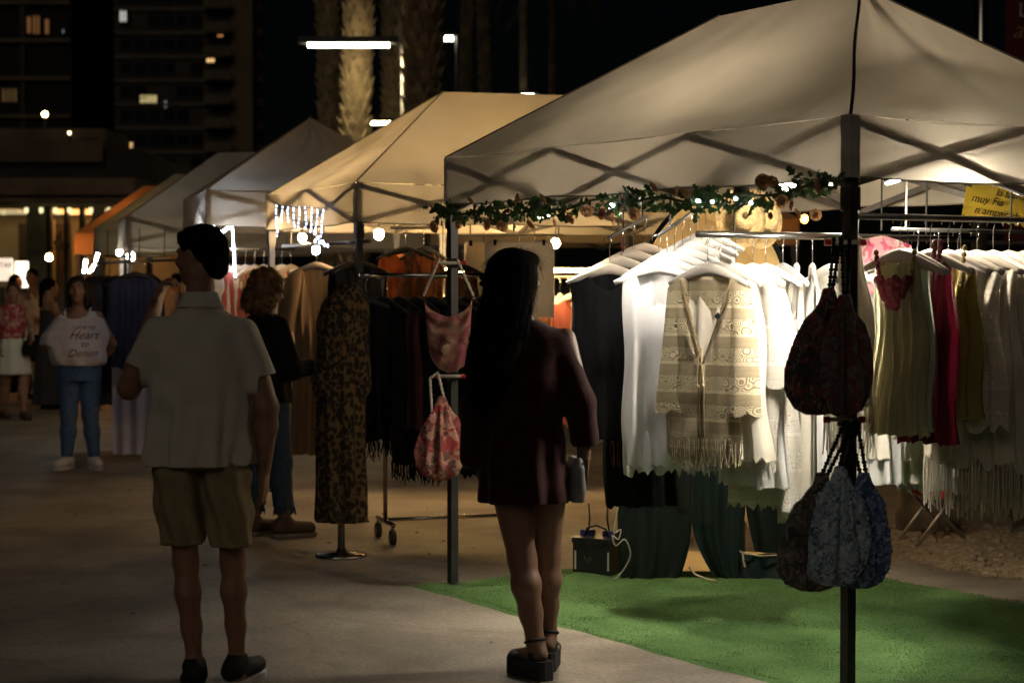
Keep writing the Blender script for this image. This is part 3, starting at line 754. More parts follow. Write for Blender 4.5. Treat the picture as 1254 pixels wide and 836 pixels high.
def tent(loc, yaw, L, W, ze, zv, zp, cm, label, posts=POSTM, seam=False, nb=None, seed=0, inset=None, barm=None):
    """hip-roofed folding market tent; local x along its long side, local y across; origin at one corner on the ground"""
    rr = random.Random(seed)
    e = empty('market_tent', loc, yaw, label, 'market tent', 'row of folding market tents')
    ins = W / 2 if inset is None else inset
    E = [Vector((0, 0, ze)), Vector((L, 0, ze)), Vector((L, W, ze)), Vector((0, W, ze))]
    P = [Vector((ins, W / 2, zp)), Vector((L - ins, W / 2, zp + 0.015))]
    nl, nw = nb or (max(2, round(L)), max(2, round(W)))
    ph = [rr.uniform(0, 6) for _ in range(6)]
    def face(A, B, C, D, n):
        nrm = (B - A).cross(D - A).normalized()
        if (C - D).length < 1e-6: nrm = (B - A).cross(C - A).normalized()
        def fn(p, q):
            e_ = A.lerp(B, p); r_ = D.lerp(C, p); P_ = e_.lerp(r_, q)
            k = 4 * p * (1 - p)
            sag = -0.05 * math.sin(math.pi * q) * k - 0.012 * abs(math.sin(math.pi * p * n)) * (1 - q) * 2.0
            # tension creases running up from the corners
            c1 = math.exp(-8 * (p * p + q * q)); c2 = math.exp(-8 * ((1 - p) ** 2 + q * q))
            cr = 0.016 * math.sin(22 * math.atan2(q + 0.05, p + 0.05) + ph[0]) * c1 + 0.016 * math.sin(22 * math.atan2(q + 0.05, 1.05 - p) + ph[1]) * c2
            wr = (0.007 * math.sin(9 * p + 4 * q + ph[2]) * math.sin(7 * q + ph[3]) + 0.004 * math.sin(31 * p - 13 * q + ph[4])) * k
            return P_ + nrm * (sag * min(1, 4 * q + 0.15) + (cr + wr) * min(1, 6 * q) * min(1, 8 * (1 - q)) * min(1, 12 * p) * min(1, 12 * (1 - p)))
        return fn
    roof = MB()
    roof.grid(face(E[0], E[1], P[1], P[0], nl), 36, 18)
    roof.grid(face(E[1], E[2], P[1], P[1], nw), 26, 18)
    roof.grid(face(E[2], E[3], P[0], P[1], nl), 36, 18)
    roof.grid(face(E[3], E[0], P[0], P[0], nw), 26, 18)
    rf = roof.build('roof_canopy', cm, e, True)
    for i in range(4):
        A, B = E[i], E[(i + 1) % 4]; n = nl if i % 2 == 0 else nw
        out = (B - A).cross(Vector((0, 0, 1))).normalized()
        def vf(p, q):
            edge = min(p, 1 - p)
            z = -q * (ze - zv) - 0.012 * abs(math.sin(math.pi * p * n)) * q
            o_ = 0.010 * math.sin(p * 19 + ph[4] + i) * q + 0.006 * math.sin(p * 41 + i) * q + 0.018 * q
            return A.lerp(B, p) + out * (0.006 + o_ * min(1, edge * 14)) + Vector((0, 0, z - 0.012 * abs(math.sin(math.pi * p * n)) * (1 - q)))
        va = MB().grid(vf, 44, 5).build('valance', cm, e, True)
        MB().tube([Vector(vf(t / 44, 1.0)) for t in range(45)], 0.004, 5).build('hem', mat('tent_hem', (0.30, 0.26, 0.20), 0.9, trans=0.15), va)
    HM_ = mat('tent_hem', (0.30, 0.26, 0.20), 0.9, trans=0.15)
    for i in range(4):
        A, B = E[i], P[0] if i in (0, 3) else P[1]
        MB().tube([A.lerp(B, t / 10) + Vector((0, 0, 0.003)) for t in range(11)], 0.005, 5).build('roof_seam', HM_, e)
    for i, p in enumerate(E):
        s = Vector((0.028 if p.x == 0 else -0.028, 0.028 if p.y == 0 else -0.028, 0))
        q = p + s
        pt = MB().box((q.x, q.y, (ze - 0.03) / 2 + 0.01), (0.042, 0.042, ze - 0.05)).build('post', posts, e)
        MB().box((q.x, q.y, 0.006), (0.10, 0.10, 0.012)).build('foot_plate', posts, pt)
        MB().box((q.x, q.y, ze - 0.32), (0.055, 0.055, 0.09)).build('slider', posts, pt)
    bm = barm or BARM
    lo, hi = ze - 0.27, ze - 0.02
    for i in range(4):
        A, B = E[i], E[(i + 1) % 4]; n = nl if i % 2 == 0 else nw
        inn = -(B - A).cross(Vector((0, 0, 1))).normalized()
        for k in range(n):
            p0, p1 = A.lerp(B, k / n) + inn * 0.014, A.lerp(B, (k + 1) / n) + inn * 0.014
            beam(MB(), p0 + Vector((0, 0, hi - ze)), p1 + Vector((0, 0, lo - ze))).build('truss_bar', bm, e)
            beam(MB(), p0 + inn * 0.026 + Vector((0, 0, lo - ze)), p1 + inn * 0.026 + Vector((0, 0, hi - ze))).build('truss_bar', bm, e)
    for k, pk in enumerate(P):
        MB().tube([(pk.x, pk.y, ze - 0.16), (pk.x, pk.y, zp - 0.03)], 0.018, 8).build('peak_pole', bm, e)
        if ins * 2 >= L - 0.01 and k: continue
        for yy in (0.035, W - 0.035):
            q = Vector((pk.x, yy, 0))
            beam(MB(), (q.x, q.y, lo), (pk.x, pk.y, ze + 0.12)).build('roof_strut', bm, e)
            beam(MB(), (q.x + 0.026, q.y, hi), (pk.x + 0.026, pk.y, ze - 0.14)).build('roof_strut', bm, e)
        q = Vector((0.035 if k == 0 else L - 0.035, W / 2, 0))
        beam(MB(), (q.x, q.y, lo), (pk.x, pk.y + 0.03, ze + 0.12)).build('roof_strut', bm, e)
        beam(MB(), (q.x, q.y + 0.026, hi), (pk.x, pk.y + 0.056, ze - 0.14)).build('roof_strut', bm, e)
    if seam:
        pts = [E[1].lerp(P[1], t) + Vector((0.006 * math.sin(t * 9), 0, 0.004)) for t in [i / 12 for i in range(13)]]
        MB().tube(pts, 0.007, 6).build('hip_seam', mat('seam_dark', (0.03, 0.027, 0.024), 0.8), e)
        MB().box((L - 0.006, 0.006, ze - 0.12), (0.052, 0.052, 0.24)).build('corner_patch', mat('corner_patch', (0.55, 0.50, 0.43), 0.8, trans=0.1), e)
    return e
ZE, ZV, ZP = 2.22, 1.985, 2.91
tent1 = tent(O1, YAW_U, 3.0, 2.0, ZE, ZV, ZP, CANVAS1, 'cream market tent with a leaf and rose garland along its edge', seam=True, seed=1)
W2 = math.atan2(0.406, 0.914)
tent2 = tent((-1.02, 12.3, 0), W2, 3.1, 2.05, 2.235, 1.975, 2.96, CANVAS2, 'yellow lit market tent with hanging icicle lights at its short side', seed=2)
tent3 = tent((-2.42, 14.85, 0), R(15), 1.95, 1.95, 2.31, 2.03, 2.97, CANVAS3, 'white pointed market tent with blue white light tubes', seed=3, posts=mat('tent_post_white', (0.5, 0.5, 0.52), 0.5), inset=0.975)
tent4 = tent((-3.82, 18.6, 0), R(14), 3.0, 2.0, 2.23, 1.93, 2.95, CANVAS4, 'grey market tent with pale post between the white and green tents', seed=4, posts=MATS['tent_post_white'])
tent5 = tent((-5.15, 23.2, 0), R(12), 3.0, 2.0, 2.25, 1.95, 2.98, canvas('canvas_green', (0.40, 0.44, 0.36), 0.35), 'greenish market tent beyond the grey tent', seed=5)
tent6 = tent((-6.4, 27.5, 0), R(12), 3.0, 2.0, 2.3, 2.0, 3.05, CANVAS5, 'orange market tent at the far end of the row', seed=6)
tent7 = tent((0.2, 16.8, 0), R(30), 3.0, 2.0, 2.2, 1.95, 2.8, canvas('canvas_tan', (0.50, 0.38, 0.22), 0.4), 'tan market tent standing behind the yellow lit one', seed=7)

# ------------------------------------------------------------------ lamps of the stalls: each bulb gives its own light
SOCK = mat('lamp_socket', (0.03, 0.03, 0.03), 0.5)
def bulb(p, r, col, watts, label, name='light_bulb', cord=0.12, group=None):
    """a bare bulb under a socket and cord; its glass emits `watts` of light"""
    e = empty(name, p, 0, label, 'lamp', group)
    st = watts / (math.pi * 4 * math.pi * r * r)
    em = emit('bulb_%d_%s' % (len(MATS), name), col, st)
    MB().ball((0, 0, 0), (r, r, r * 1.15), 12, 8).build('bulb', em, e, True)
    MB().lathe((0, 0, r * 0.95), [(r * 0.5, 0), (r * 0.55, r * 0.8), (r * 0.2, r)], 10).build('socket', SOCK, e)
    if cord: MB().tube([(0, 0, r * 1.9), (0.01, 0, r + cord)], 0.004, 5).build('cord', SOCK, e)
    return e
WARM = (1.0, 0.66, 0.32); COOL = (0.78, 0.86, 1.0); NEUT = (1.0, 0.88, 0.66)
GB = 'lamps under the garland tent'
def spot(p, d, r, col, watts, label, group=None, snoot=0.0):
    """round LED lamp in a housing: its flat face shines along d"""
    q = Vector(d).normalized().to_track_quat('-Z', 'Y')
    e = empty('spot_lamp', p, 0, label, 'lamp', group); e.rotation_euler = q.to_euler()
    MB().lathe((0, 0, -0.004), [(r, 0), (r, 0.004)], 20).build('lamp_face', emit('spot_%d' % len(MATS), col, watts / (math.pi * math.pi * r * r)), e)
    MB().lathe((0, 0, 0.001), [(r * 1.1, 0.002), (r * 1.15, 0.006), (r * 1.1, 0.03), (r * 0.5, 0.05)], 20).build('housing', mat('lamp_housing', (0.03, 0.03, 0.03), 0.5), e)
    if snoot: MB().grid(lambda a, q: (r * 1.12 * math.cos(a * 6.28319), r * 1.12 * math.sin(a * 6.28319), 0.004 - r * snoot * q), 24, 2).build('snoot', MATS['lamp_housing'], e, True)
    MB().tube([(0, 0, 0.045), (0, 0, 0.075)], 0.005, 6).build('bracket', SOCK, e)
    return e
spot(T1(2.72, 0.53, 2.0), (U1.x * 0.25 + V1.x * 0.2, U1.y * 0.25 + V1.y * 0.2, -1), 0.05, (1.0, 0.90, 0.72), 22, 'white round lamp under the roof above the beige clothes rail', GB)
spot(T1(1.5, 1.35, 2.06), (0.0, 0.0, -1), 0.055, (1.0, 0.90, 0.68), 12, 'white round lamp under the roof beside the changing cabin', GB)
spot(T1(2.30, 0.05, 1.95), (V1.x * 0.45 - U1.x * 0.5, V1.y * 0.45 - U1.y * 0.5, -1), 0.03, (1.0, 0.90, 0.74), 12, 'small white spot lamp in the garland above the crochet cardigan', GB, 1.6)
spot(T1(1.56, 0.04, 1.95), (V1.x * 0.5 - U1.x * 0.25, V1.y * 0.5 - U1.y * 0.25, -1), 0.03, (1.0, 0.93, 0.82), 8, 'small white spot lamp in the garland above the white tank top', GB, 1.3)
spot(T1(0.80, 0.05, 1.95), (U1.x * 0.22, U1.y * 0.22, -1), 0.04, (1.0, 0.90, 0.70), 32, 'unseen white spot lamp added in the garland to light the turf', GB, 1.5)  # added lamp, kept out of sight, that brightens the turf below
bulb(T1(1.5, 1.0, 2.10), 0.075, (1.0, 0.84, 0.62), 24, 'unseen globe lamp added in the middle to light the garland tent roof', group=GB)  # added lamp behind the valance; its wide globe lights the canvas softly
fl = empty('flood_light', T1(2.60, 0.42, 1.54), 0, 'blazing white flood light hung behind the sack bags and corner post', 'lamp')
MB().ball((0, 0, 0), (0.045, 0.045, 0.06), 14, 10).build('bulb', emit('flood_bulb', (1.0, 0.93, 0.78), 60 / (math.pi * 4 * math.pi * 0.05 * 0.05)), fl, True)
MB().lathe((0, 0, 0.055), [(0.03, 0), (0.034, 0.05), (0.012, 0.07)], 12).build('socket', SOCK, fl)
MB().tube([(0, 0, 0.12), (0.01, 0, 0.62)], 0.004, 5).build('cord', SOCK, fl)
MB().lathe((0, 0, 0.062), [(0.11, -0.03), (0.112, -0.028), (0.045, 0.03), (0.03, 0.035)], 20).build('shade', mat('flood_shade', (0.5, 0.5, 0.48), 0.4), fl, True)  # shade added to keep the flood's upward light off the roof
G2 = 'lamps under the yellow tent'
bulb(at(370, 291, 13.95), 0.030, WARM, 13, 'bare warm bulb below the icicle lights', group=G2)
bulb(at(464, 287, 13.3), 0.034, WARM, 26, 'bare warm bulb above the rust coloured blouses', group=G2)
bulb(at(680, 298, 13.7), 0.032, WARM, 24, 'bare warm bulb beside the hanging white shorts', group=G2)
bulb(at(387, 306, 13.85), 0.030, COOL, 3.0, 'cool white lamp above the tan dress', group=G2)
bulb(at(610, 262, 15.2), 0.03, WARM, 10, 'warm bulb deep under the yellow tent', group=G2)
bulb(at(160, 314, 19.3), 0.042, NEUT, 9, 'pale bulb under the grey tent by the navy dress')
bulb(at(146, 309, 20.0), 0.03, NEUT, 4, 'smaller pale bulb under the grey tent above dark dresses')
bulb(at(200, 300, 24.0), 0.05, (1.0, 0.5, 0.16), 9, 'orange bulb under the greenish tent')
bulb(at(150, 290, 28.5), 0.05, (1.0, 0.45, 0.12), 10, 'orange bulb under the orange tent')
bulb(at(60, 315, 27.0), 0.045, (1.0, 0.40, 0.12), 20, 'orange bulb hanging over the small crowd', cord=2.0)
bulb(at(985, 268, 17.9), 0.035, (1.0, 0.32, 0.05), 1.2, 'small orange lamp glowing behind the straw hats', cord=0.4)
# a long warm tube along the back rail of the second tent
def led_tube(pts, r, col, watts, label, flat=False):
    e = empty('light_tube', pts[0], 0, label, 'light tube')
    q = [Vector(p) - Vector(pts[0]) for p in pts]
    L = sum((q[i + 1] - q[i]).length for i in range(len(q) - 1))
    MB().tube(q, r, 8).build('tube', emit('tube_%d' % len(MATS), col, watts / (math.pi * 2 * math.pi * r * L)), e, True)
    for p, s in ((q[0], q[1]), (q[-1], q[-2])):
        d = (p - s).normalized(); MB().tube([p, p + d * 0.03], r * 1.3, 8).build('end_cap', SOCK, e)
    return e
led_tube([at(436, 331, 14.15), at(600, 331, 14.15)], 0.016, (1.0, 0.62, 0.22), 26, 'warm light tube above the pink and cream clothes')
led_tube([at(604, 331, 14.15), at(762, 331, 14.15)], 0.016, (1.0, 0.62, 0.22), 26, 'warm light tube behind the person in the maroon dress')
led_tube([at(261, 282, 15.2), at(263, 262, 15.2)], 0.009, COOL, 1.5, 'short upright cool light tube at the white tent corner')
led_tube([at(268 + 20 * t, 285 - 16 * t * t - 2 * t, 15.2) for t in [i / 8 for i in range(9)]], 0.009, COOL, 3, 'curved cool white light tube under the white tent')
led_tube([at(284, 268, 15.0), at(288, 339, 15.0)], 0.006, COOL, 2, 'thin upright strip of cool light on the white tent post')
led_tube([at(108 + 12 * t, 333 - 22 * t * t - 1 * t, 19.6) for t in [i / 8 for i in range(9)]], 0.014, (1.0, 0.96, 0.8), 5, 'curved white light tube under the grey tent')
led_tube([at(103, 334, 19.7), at(105, 318, 19.7)], 0.016, (1.0, 0.96, 0.8), 3, 'short upright white tube beside the curved one')

# icicle lights on the second tent's short side
ic = empty('icicle_lights', (-1.02, 12.3, 1.98), 0, 'curtain of cool white icicle lights hanging from the yellow tent', 'string lights')
wire, leds = MB(), MB()
def icp(x, y): return at(x, y, 13.15 - (x - 330) / 107 * 0.75) - Vector(ic.location)
top = [icp(338 + i * 6, 251 + 0.5 * i + rnd.uniform(-1, 1)) for i in range(10)]
wire.tube(top, 0.004, 5)
for i in range(9):
    x = 338 + i * 7.2; n = rnd.randint(5, 9); y0 = 252 + i * 0.7; dx = rnd.uniform(-3, 2)
    pts = [icp(x + dx * k / 8 + rnd.uniform(-.8, .8), y0 + k * 4.6 + rnd.uniform(-1, 1)) for k in range(n)]
    wire.tube(pts, 0.002, 4)
    for k, p in enumerate(pts): leds.ball(p, (0.0045, 0.0045, 0.010), 6, 4)
for k in range(8):
    p = icp(384 + k * 2.5 + rnd.uniform(-2, 2), 286 + k * 1.5 + rnd.uniform(-3, 8)); leds.ball(p, (0.008, 0.008, 0.014), 6, 4)
wire.build('wire', SOCK, ic)
tag(leds.build('leds', emit('icicle_led', (0.62, 0.74, 1.0), 4.5), ic), kind='stuff')

# ------------------------------------------------------------------ garland of leaves and roses
ga = empty('garland', T1(0, -0.06, 2.0), YAW_U, 'garland of green leaves and peach roses along the tent edge', 'garland')
LEAF = mat('ivy_leaf', (0.045, 0.095, 0.025), 0.55, 0.5, 30, trans=0.25, spec=0.4)
vine, leaves = MB(), MB()
def gz(a): return -0.055 - 0.025 * math.sin(a * 2.1 * math.pi) ** 2 + 0.012 * math.sin(a * 5) - 0.02 * max(0, 1 - abs(a - 0.5) / 0.5)
vine.tube([(a, -0.012 * math.sin(a * 11), gz(a)) for a in [i * 0.05 for i in range(-1, 61)]], 0.006, 5)
def leaf(m, p, d, n, s):
    t = d.cross(n).normalized()
    out = [(0, 0), (0.30, 0.42), (0.45, 0.20), (0.75, 0.30), (1.0, 0.0), (0.75, -0.30), (0.45, -0.20), (0.30, -0.42)]
    vs = [p + d * (x * s) + t * (y * s) + n * (-0.16 * s * (abs(y) * 2) ** 2 - 0.12 * s * x * x) for x, y in out] + [p + d * (0.45 * s) + n * 0.03 * s]
    m.add(vs, [(8, i, (i + 1) % 8) for i in range(8)])
for i in range(820):
    a = rnd.uniform(0.0, 2.98)
    cl = 0.5 + 0.5 * math.sin(a * 9 + 2 * math.sin(a * 3))
    if rnd.random() > 0.35 + 0.65 * cl: continue
    p = Vector((a, rnd.uniform(-0.05, 0.03), gz(a) + rnd.uniform(-0.045, 0.055 * cl)))
    d = Vector((rnd.uniform(-1, 1), rnd.uniform(-0.9, 0.2), rnd.uniform(-0.8, 0.9))).normalized()
    n = Vector((rnd.uniform(-0.5, 0.5), -1, rnd.uniform(-0.4, 0.8))).normalized()
    n = (n - d * n.dot(d)).normalized()
    leaf(leaves, p, d, n, rnd.uniform(0.026, 0.052))
vine.build('vine', mat('vine_stem', (0.05, 0.06, 0.02), 0.8), ga)
tag(leaves.build('leaves', LEAF, ga), kind='stuff')
def rose_mesh():
    m = MB(); rr = random.Random(3)
    for ring, (n, r, tilt, s) in enumerate(((5, 0.012, 0.15, 0.022), (6, 0.020, 0.5, 0.028), (7, 0.027, 0.95, 0.032))):
        for k in range(n):
            th = 2 * math.pi * k / n + ring * 0.5
            er = Vector((math.cos(th), math.sin(th), 0)); et = Vector((-er.y, er.x, 0)); up = Vector((0, 0, 1)) * math.cos(tilt) + er * math.sin(tilt)
            p = er * r * 0.6
            m.add([p - et * s * 0.3, p + et * s * 0.3, p + et * s * 0.75 + up * s * 0.6 + er * 0.006, p + et * s * 0.3 + up * s * 1.05, p - et * s * 0.3 + up * s * 1.05, p - et * s * 0.75 + up * s * 0.6 + er * 0.006], [(0, 1, 2, 3, 4, 5)])
    m.ball((0, 0, 0.012), (0.013, 0.013, 0.016), 7, 5)
    return m.mesh('rose')
ROSE = [rose_mesh() for _ in range(3)]
for me, cc in zip(ROSE, ((0.55, 0.28, 0.13), (0.60, 0.36, 0.19), (0.44, 0.22, 0.11))):
    me.materials.append(mat('rose_%d' % int(cc[0] * 100), cc, 0.7, 0.3, 40, trans=0.3))
for i, a in enumerate([0.09, 0.32, 0.44, 0.6, 0.72, 0.86, 0.97, 1.08, 1.17, 1.3, 1.42, 1.55, 1.63, 1.78, 1.92, 2.08, 2.14, 2.62, 2.68, 2.74, 2.8, 2.84, 2.93, 2.95]):
    o = link('rose', ROSE[i % 3], None, ga, (a, -0.05, gz(a) + rnd.choice([-0.075, -0.06, -0.05, 0.05]) - (0.05 if a > 2.8 else 0)))
    o.rotation_euler = (R(rnd.uniform(70, 130)), 0, R(rnd.uniform(-50, 50))); k = rnd.uniform(0.5, 0.72); o.scale = (k, k, k)
gl = MB()
for i in range(10):
    a = rnd.choice([1.55, 1.6, 2.2, 2.3, 2.42, 2.5, 2.9]) + rnd.uniform(-0.03, 0.03)
    gl.ball((a, rnd.uniform(-0.05, 0.0), gz(a) + rnd.uniform(-0.06, 0.02)), 0.008, 6, 4)
tag(gl.build('leds', emit('garland_led', (0.85, 0.92, 1.0), 14.0), ga), kind='stuff')

# ------------------------------------------------------------------ rails and racks
CHROME = mat('chrome', (0.60, 0.58, 0.55), 0.22, 0.1, 4, metal=1.0)
RAILM = mat('rail_steel', (0.30, 0.29, 0.28), 0.3, 0.2, 6, metal=0.9)
def rail(p0, p1, label, r=0.014, drops=(), ztop=2.2, m=None, name='clothes_rail'):
    p0, p1 = Vector(p0), Vector(p1)
    e = empty(name, p0, 0, label, 'clothes rail')
    MB().tube([(0, 0, 0), p1 - p0], r, 12).build('bar', m or RAILM, e, True)
    for t in drops:
        q = (p1 - p0) * t
        zt = ztop - p0.z
        MB().tube([(q.x, q.y, q.z + r), (q.x + 0.004, q.y, zt)], 0.005, 5).build('hanging_strap', mat('strap_cord', (0.06, 0.055, 0.05), 0.9), e)
    return e
ZA, ZB, AA = 1.79, 1.835, 1.86
rail(T1(AA, 0.17, ZA), T1(AA, 1.93, ZA), 'steel clothes rail of white garments under the garland tent', drops=(0.12, 0.8), ztop=2.25, m=CHROME, r=0.016)
rail(T1(2.965, 0.03, ZB), T1(2.965, 1.97, ZB), 'dark clothes rail of beige dresses from post to post', r=0.013)
rail(T1(1.47, 0.25, 1.79), T1(1.38, 0.62, 1.955), 'sloping rail of white tops beside the black dresses', drops=(0.25, 0.9), ztop=2.2, r=0.008, m=POSTM)
rail(T1(1.09, 0.25, 1.79), T1(0.98, 0.56, 1.90), 'sloping rail of black dresses beside the white tops', drops=(0.25, 0.9), ztop=2.2, r=0.008, m=POSTM)
def T2(a, b, z=0.0):
    return Vector((-1.02, 12.3, z)) + Vector((math.cos(W2), math.sin(W2), 0)) * a + Vector((-math.sin(W2), math.cos(W2), 0)) * b
rail(T2(0.1, 0.03, 1.85), T2(0.1, 1.95, 1.85), 'rail of dresses along the short side of the yellow tent', drops=(0.1, 0.5, 0.9), ztop=2.1)
rail(at(430, 339, 14.3), at(770, 339, 14.3), 'rail of pink and cream clothes at the back of the yellow tent', drops=(0.02, 0.33, 0.66, 0.98), ztop=2.2)
rail(at(478, 279, 13.0), at(530, 279, 13.0), 'short high rail of rust coloured blouses', drops=(0.1, 0.9), ztop=2.2, r=0.01)
rail(at(570, 288, 12.9), at(690, 288, 12.9), 'thin rail holding the white shorts under the yellow tent edge', drops=(0.05, 0.95), ztop=2.1, r=0.008)
rail(at(262, 305, 14.95), at(360, 305, 15.5), 'rail of mixed tops under the white tent', drops=(0.1, 0.9), ztop=2.3)
rail(at(112, 322, 18.0), at(228, 318, 18.4), 'rail of dark dresses under the grey tent', drops=(0.03, 0.5, 0.97), ztop=2.1)
# rolling rack
rk = empty('rolling_rack', gp(472, 662), 0, 'chrome rolling clothes rack of black garments on castors', 'clothes rack')
zr = 1.62; RL = 0.82; rdir = Vector((0.95, 0.31, 0)).normalized()
b = MB().tube([(0, 0, zr), rdir * RL + Vector((0, 0, zr))], 0.015, 10); b.tube([(0, 0, zr), -rdir * 0.16 + Vector((0, 0, zr))], 0.015, 10)
b.build('top_bar', CHROME, rk, True)
for k, t in enumerate((0, RL)):
    q = rdir * t; pr = Vector((-rdir.y, rdir.x, 0))
    MB().tube([q + Vector((0, 0, 0.13)), q + Vector((0, 0, zr))], 0.014, 10).build('upright', CHROME, rk, True)
    MB().tube([q + pr * 0.20 + Vector((0, 0, 0.12)), q - pr * 0.20 + Vector((0, 0, 0.12))], 0.014, 8).build('foot_bar', CHROME, rk, True)
    for s in (-1, 1):
        c0 = q + pr * 0.18 * s
        w = MB(); w.tube([c0 + rdir * -0.014 + Vector((0, 0, 0.046)), c0 + rdir * 0.014 + Vector((0, 0, 0.046))], 0.045, 18)
        cs = w.build('castor', mat('castor_rubber', (0.05, 0.05, 0.05), 0.6), rk)
        w = MB().tube([c0 + rdir * -0.016 + Vector((0, 0, 0.046)), c0 + rdir * 0.016 + Vector((0, 0, 0.046))], 0.022, 14)
        w.tube([c0 + Vector((0, 0, 0.09)), c0 + Vector((0, 0, 0.115))], 0.012, 8)
        w.build('hub', mat('castor_hub', (0.45, 0.42, 0.38), 0.5), cs)
MB().tube([Vector((0, 0, 0.13)), rdir * RL + Vector((0, 0, 0.13))], 0.012, 8).build('lower_bar', CHROME, rk, True)

# ================================================================== CLOTHES ON HANGERS
def hanger_meshes(w=0.205):
    bar, hook = MB(), MB()
    pts = [(w * s, 0, -0.150 - 0.070 * abs(s) ** 1.3) for s in [i / 8 for i in range(-8, 9)]]
    bar.tube(pts, [0.007 + 0.010 * (1 - abs(s)) for s in [i / 8 for i in range(-8, 9)]], 8, flat=1.7)
    hook.tube([(0, 0, -0.145), (0.0, 0, -0.05)] + [(-0.012 + 0.020 * math.cos(R(a)) , 0, -0.020 + 0.022 * math.sin(R(a))) for a in range(-50, 200, 20)], 0.0022, 5)
    return bar.mesh('shoulder_bar', True), hook.mesh('hook', True)
HM = {}
def hanger(p, yaw, colour, label, group, tilt=0.0):
    cols = {'white': (0.58, 0.56, 0.52), 'grey': (0.24, 0.22, 0.20), 'black': (0.02, 0.02, 0.02), 'beige': (0.42, 0.36, 0.29)}
    if colour not in HM:
        b, h = hanger_meshes()
        b.materials.append(mat('hanger_' + colour, cols[colour], 0.45, 0.1, 10)); h.materials.append(CHROME); HM[colour] = (b, h)
    e = empty('coat_hanger', p, yaw, label, 'hanger', group)
    e.rotation_euler = (0, tilt, yaw)
    link('shoulder_bar', HM[colour][0], None, e); link('hook', HM[colour][1], None, e)
    return e
def garment(name, p, yaw, m, label, cat, L=1.0, wt=0.19, wh=0.26, neck=0.12, nw=0.45, strap=False, folds=5, amp=0.022, dep=0.035, group=None,
            hang='white', hgroup=None, hlabel=None, sleeve=None, hem='wave', seed=0, fringe=0, waist=0.0, tilt=0.0, drop=0.0, nu=30, nv=22, fm=None, backneck=0.03, vneck=1.6):
    """cloth hung from a hanger at p: front and back panels with folds that deepen downwards"""
    r = random.Random(seed * 7 + 13)
    p = Vector(p)
    if hang: hanger(p, yaw, hang, hlabel or ('%s hanger on a stall rail' % hang), hgroup, tilt)
    ph = [r.uniform(0, 6.28) for _ in range(8)]
    hz = [r.uniform(-1, 1) for _ in range(40)]
    def zhem(s):
        q = (s + 1) / 2 * 38; i = min(38, int(q)); f = q - i
        j = hz[i] * (1 - f) + hz[i + 1] * f
        a = {'wave': 0.012, 'lace': 0.030, 'straight': 0.004, 'point': 0.012}[hem]
        ext = -0.10 * (1 - abs(s * 0.9 - 0.15)) if hem == 'point' else 0
        return -L - drop + a * j + ext
    def ztop(s, side):
        z = -0.153 - 0.070 * abs(s * wt / 0.205) ** 1.3 - drop
        a = abs(s) / nw
        if a < 1:
            dpt = neck if side < 0 else backneck
            z -= dpt * (1 - a ** vneck)
        if strap and abs(s) > nw + 0.16:
            z -= 0.16 * min(1, (abs(s) - nw - 0.16) / 0.10)
        return z
    body = MB()
    def pan(side):
        def fn(pp, t):
            s = 2 * pp - 1
            zt, zh = ztop(s, side), zhem(s)
            W = wt + (wh - wt) * t ** 0.9 - waist * math.exp(-((t - 0.38) / 0.13) ** 2)
            ed = 1 - abs(s) ** 6
            fo = amp * (0.25 + t) * (math.sin(folds * math.pi * s + ph[0] + 1.2 * t) + 0.5 * math.sin((folds * 1.9) * math.pi * s + ph[1] - t)) * ed
            fo += 0.006 * math.sin(14 * t + 5 * s + ph[2]) * ed
            y = side * (0.006 + dep * min(1, t * 5) * math.sqrt(max(0, 1 - s * s))) + fo * (1 if side < 0 else 0.8)
            x = s * W + 0.012 * math.sin(5 * t + ph[3]) * t + 0.01 * math.sin(9 * t + ph[5]) * abs(s)
            return (x, y, zt + (zh - zt) * t)
        return fn
    body.grid(pan(-1), nu, nv); body.grid(pan(1), nu, nv)
    o = body.build(name, m, None, True, p, yaw)
    o.rotation_euler = (0, tilt, yaw)
    tag(o, label, cat, group)
    if sleeve:
        sl, sw0, sw1, out = sleeve
        for sd in (-1, 1):
            def sf(u, t):
                th = u * 2 * math.pi
                rad = sw0 + (sw1 - sw0) * t
                fx = 1 + 0.16 * math.sin(3 * th + ph[6] + 3 * t) * t
                cx = sd * (wt * 0.97 + out * t ** 0.8); cz = -0.21 - drop - sl * t
                return (cx + math.cos(th) * rad * fx, 0.01 + math.sin(th) * 0.035 * (1 + t) * fx, cz + math.cos(th) * sd * -rad * 0.55 * (1 - t) + (0.012 * math.sin(5 * th) if t > 0.95 else 0))
            MB().grid(sf, 18, 14).build('sleeve', m, o, True)
    if fringe:
        f = MB(); n = int(wh * 2 / 0.011)
        for side in (-1, 1):
            for k in range(n):
                s = 2 * (k + 0.5) / n - 1 + r.uniform(-0.01, 0.01)
                q = Vector(pan(side)((s + 1) / 2, 1.0)); Lf = fringe * r.uniform(0.8, 1.1)
                f.tube([q + Vector((0, 0, 0.004)), q + Vector((r.uniform(-.006, .006), r.uniform(-.006, .006), -Lf * 0.5)), q + Vector((r.uniform(-.012, .012), r.uniform(-.01, .01), -Lf))], 0.0032, 4)
        tag(f.build('fringe', fm or m, o), kind='stuff')
    return o

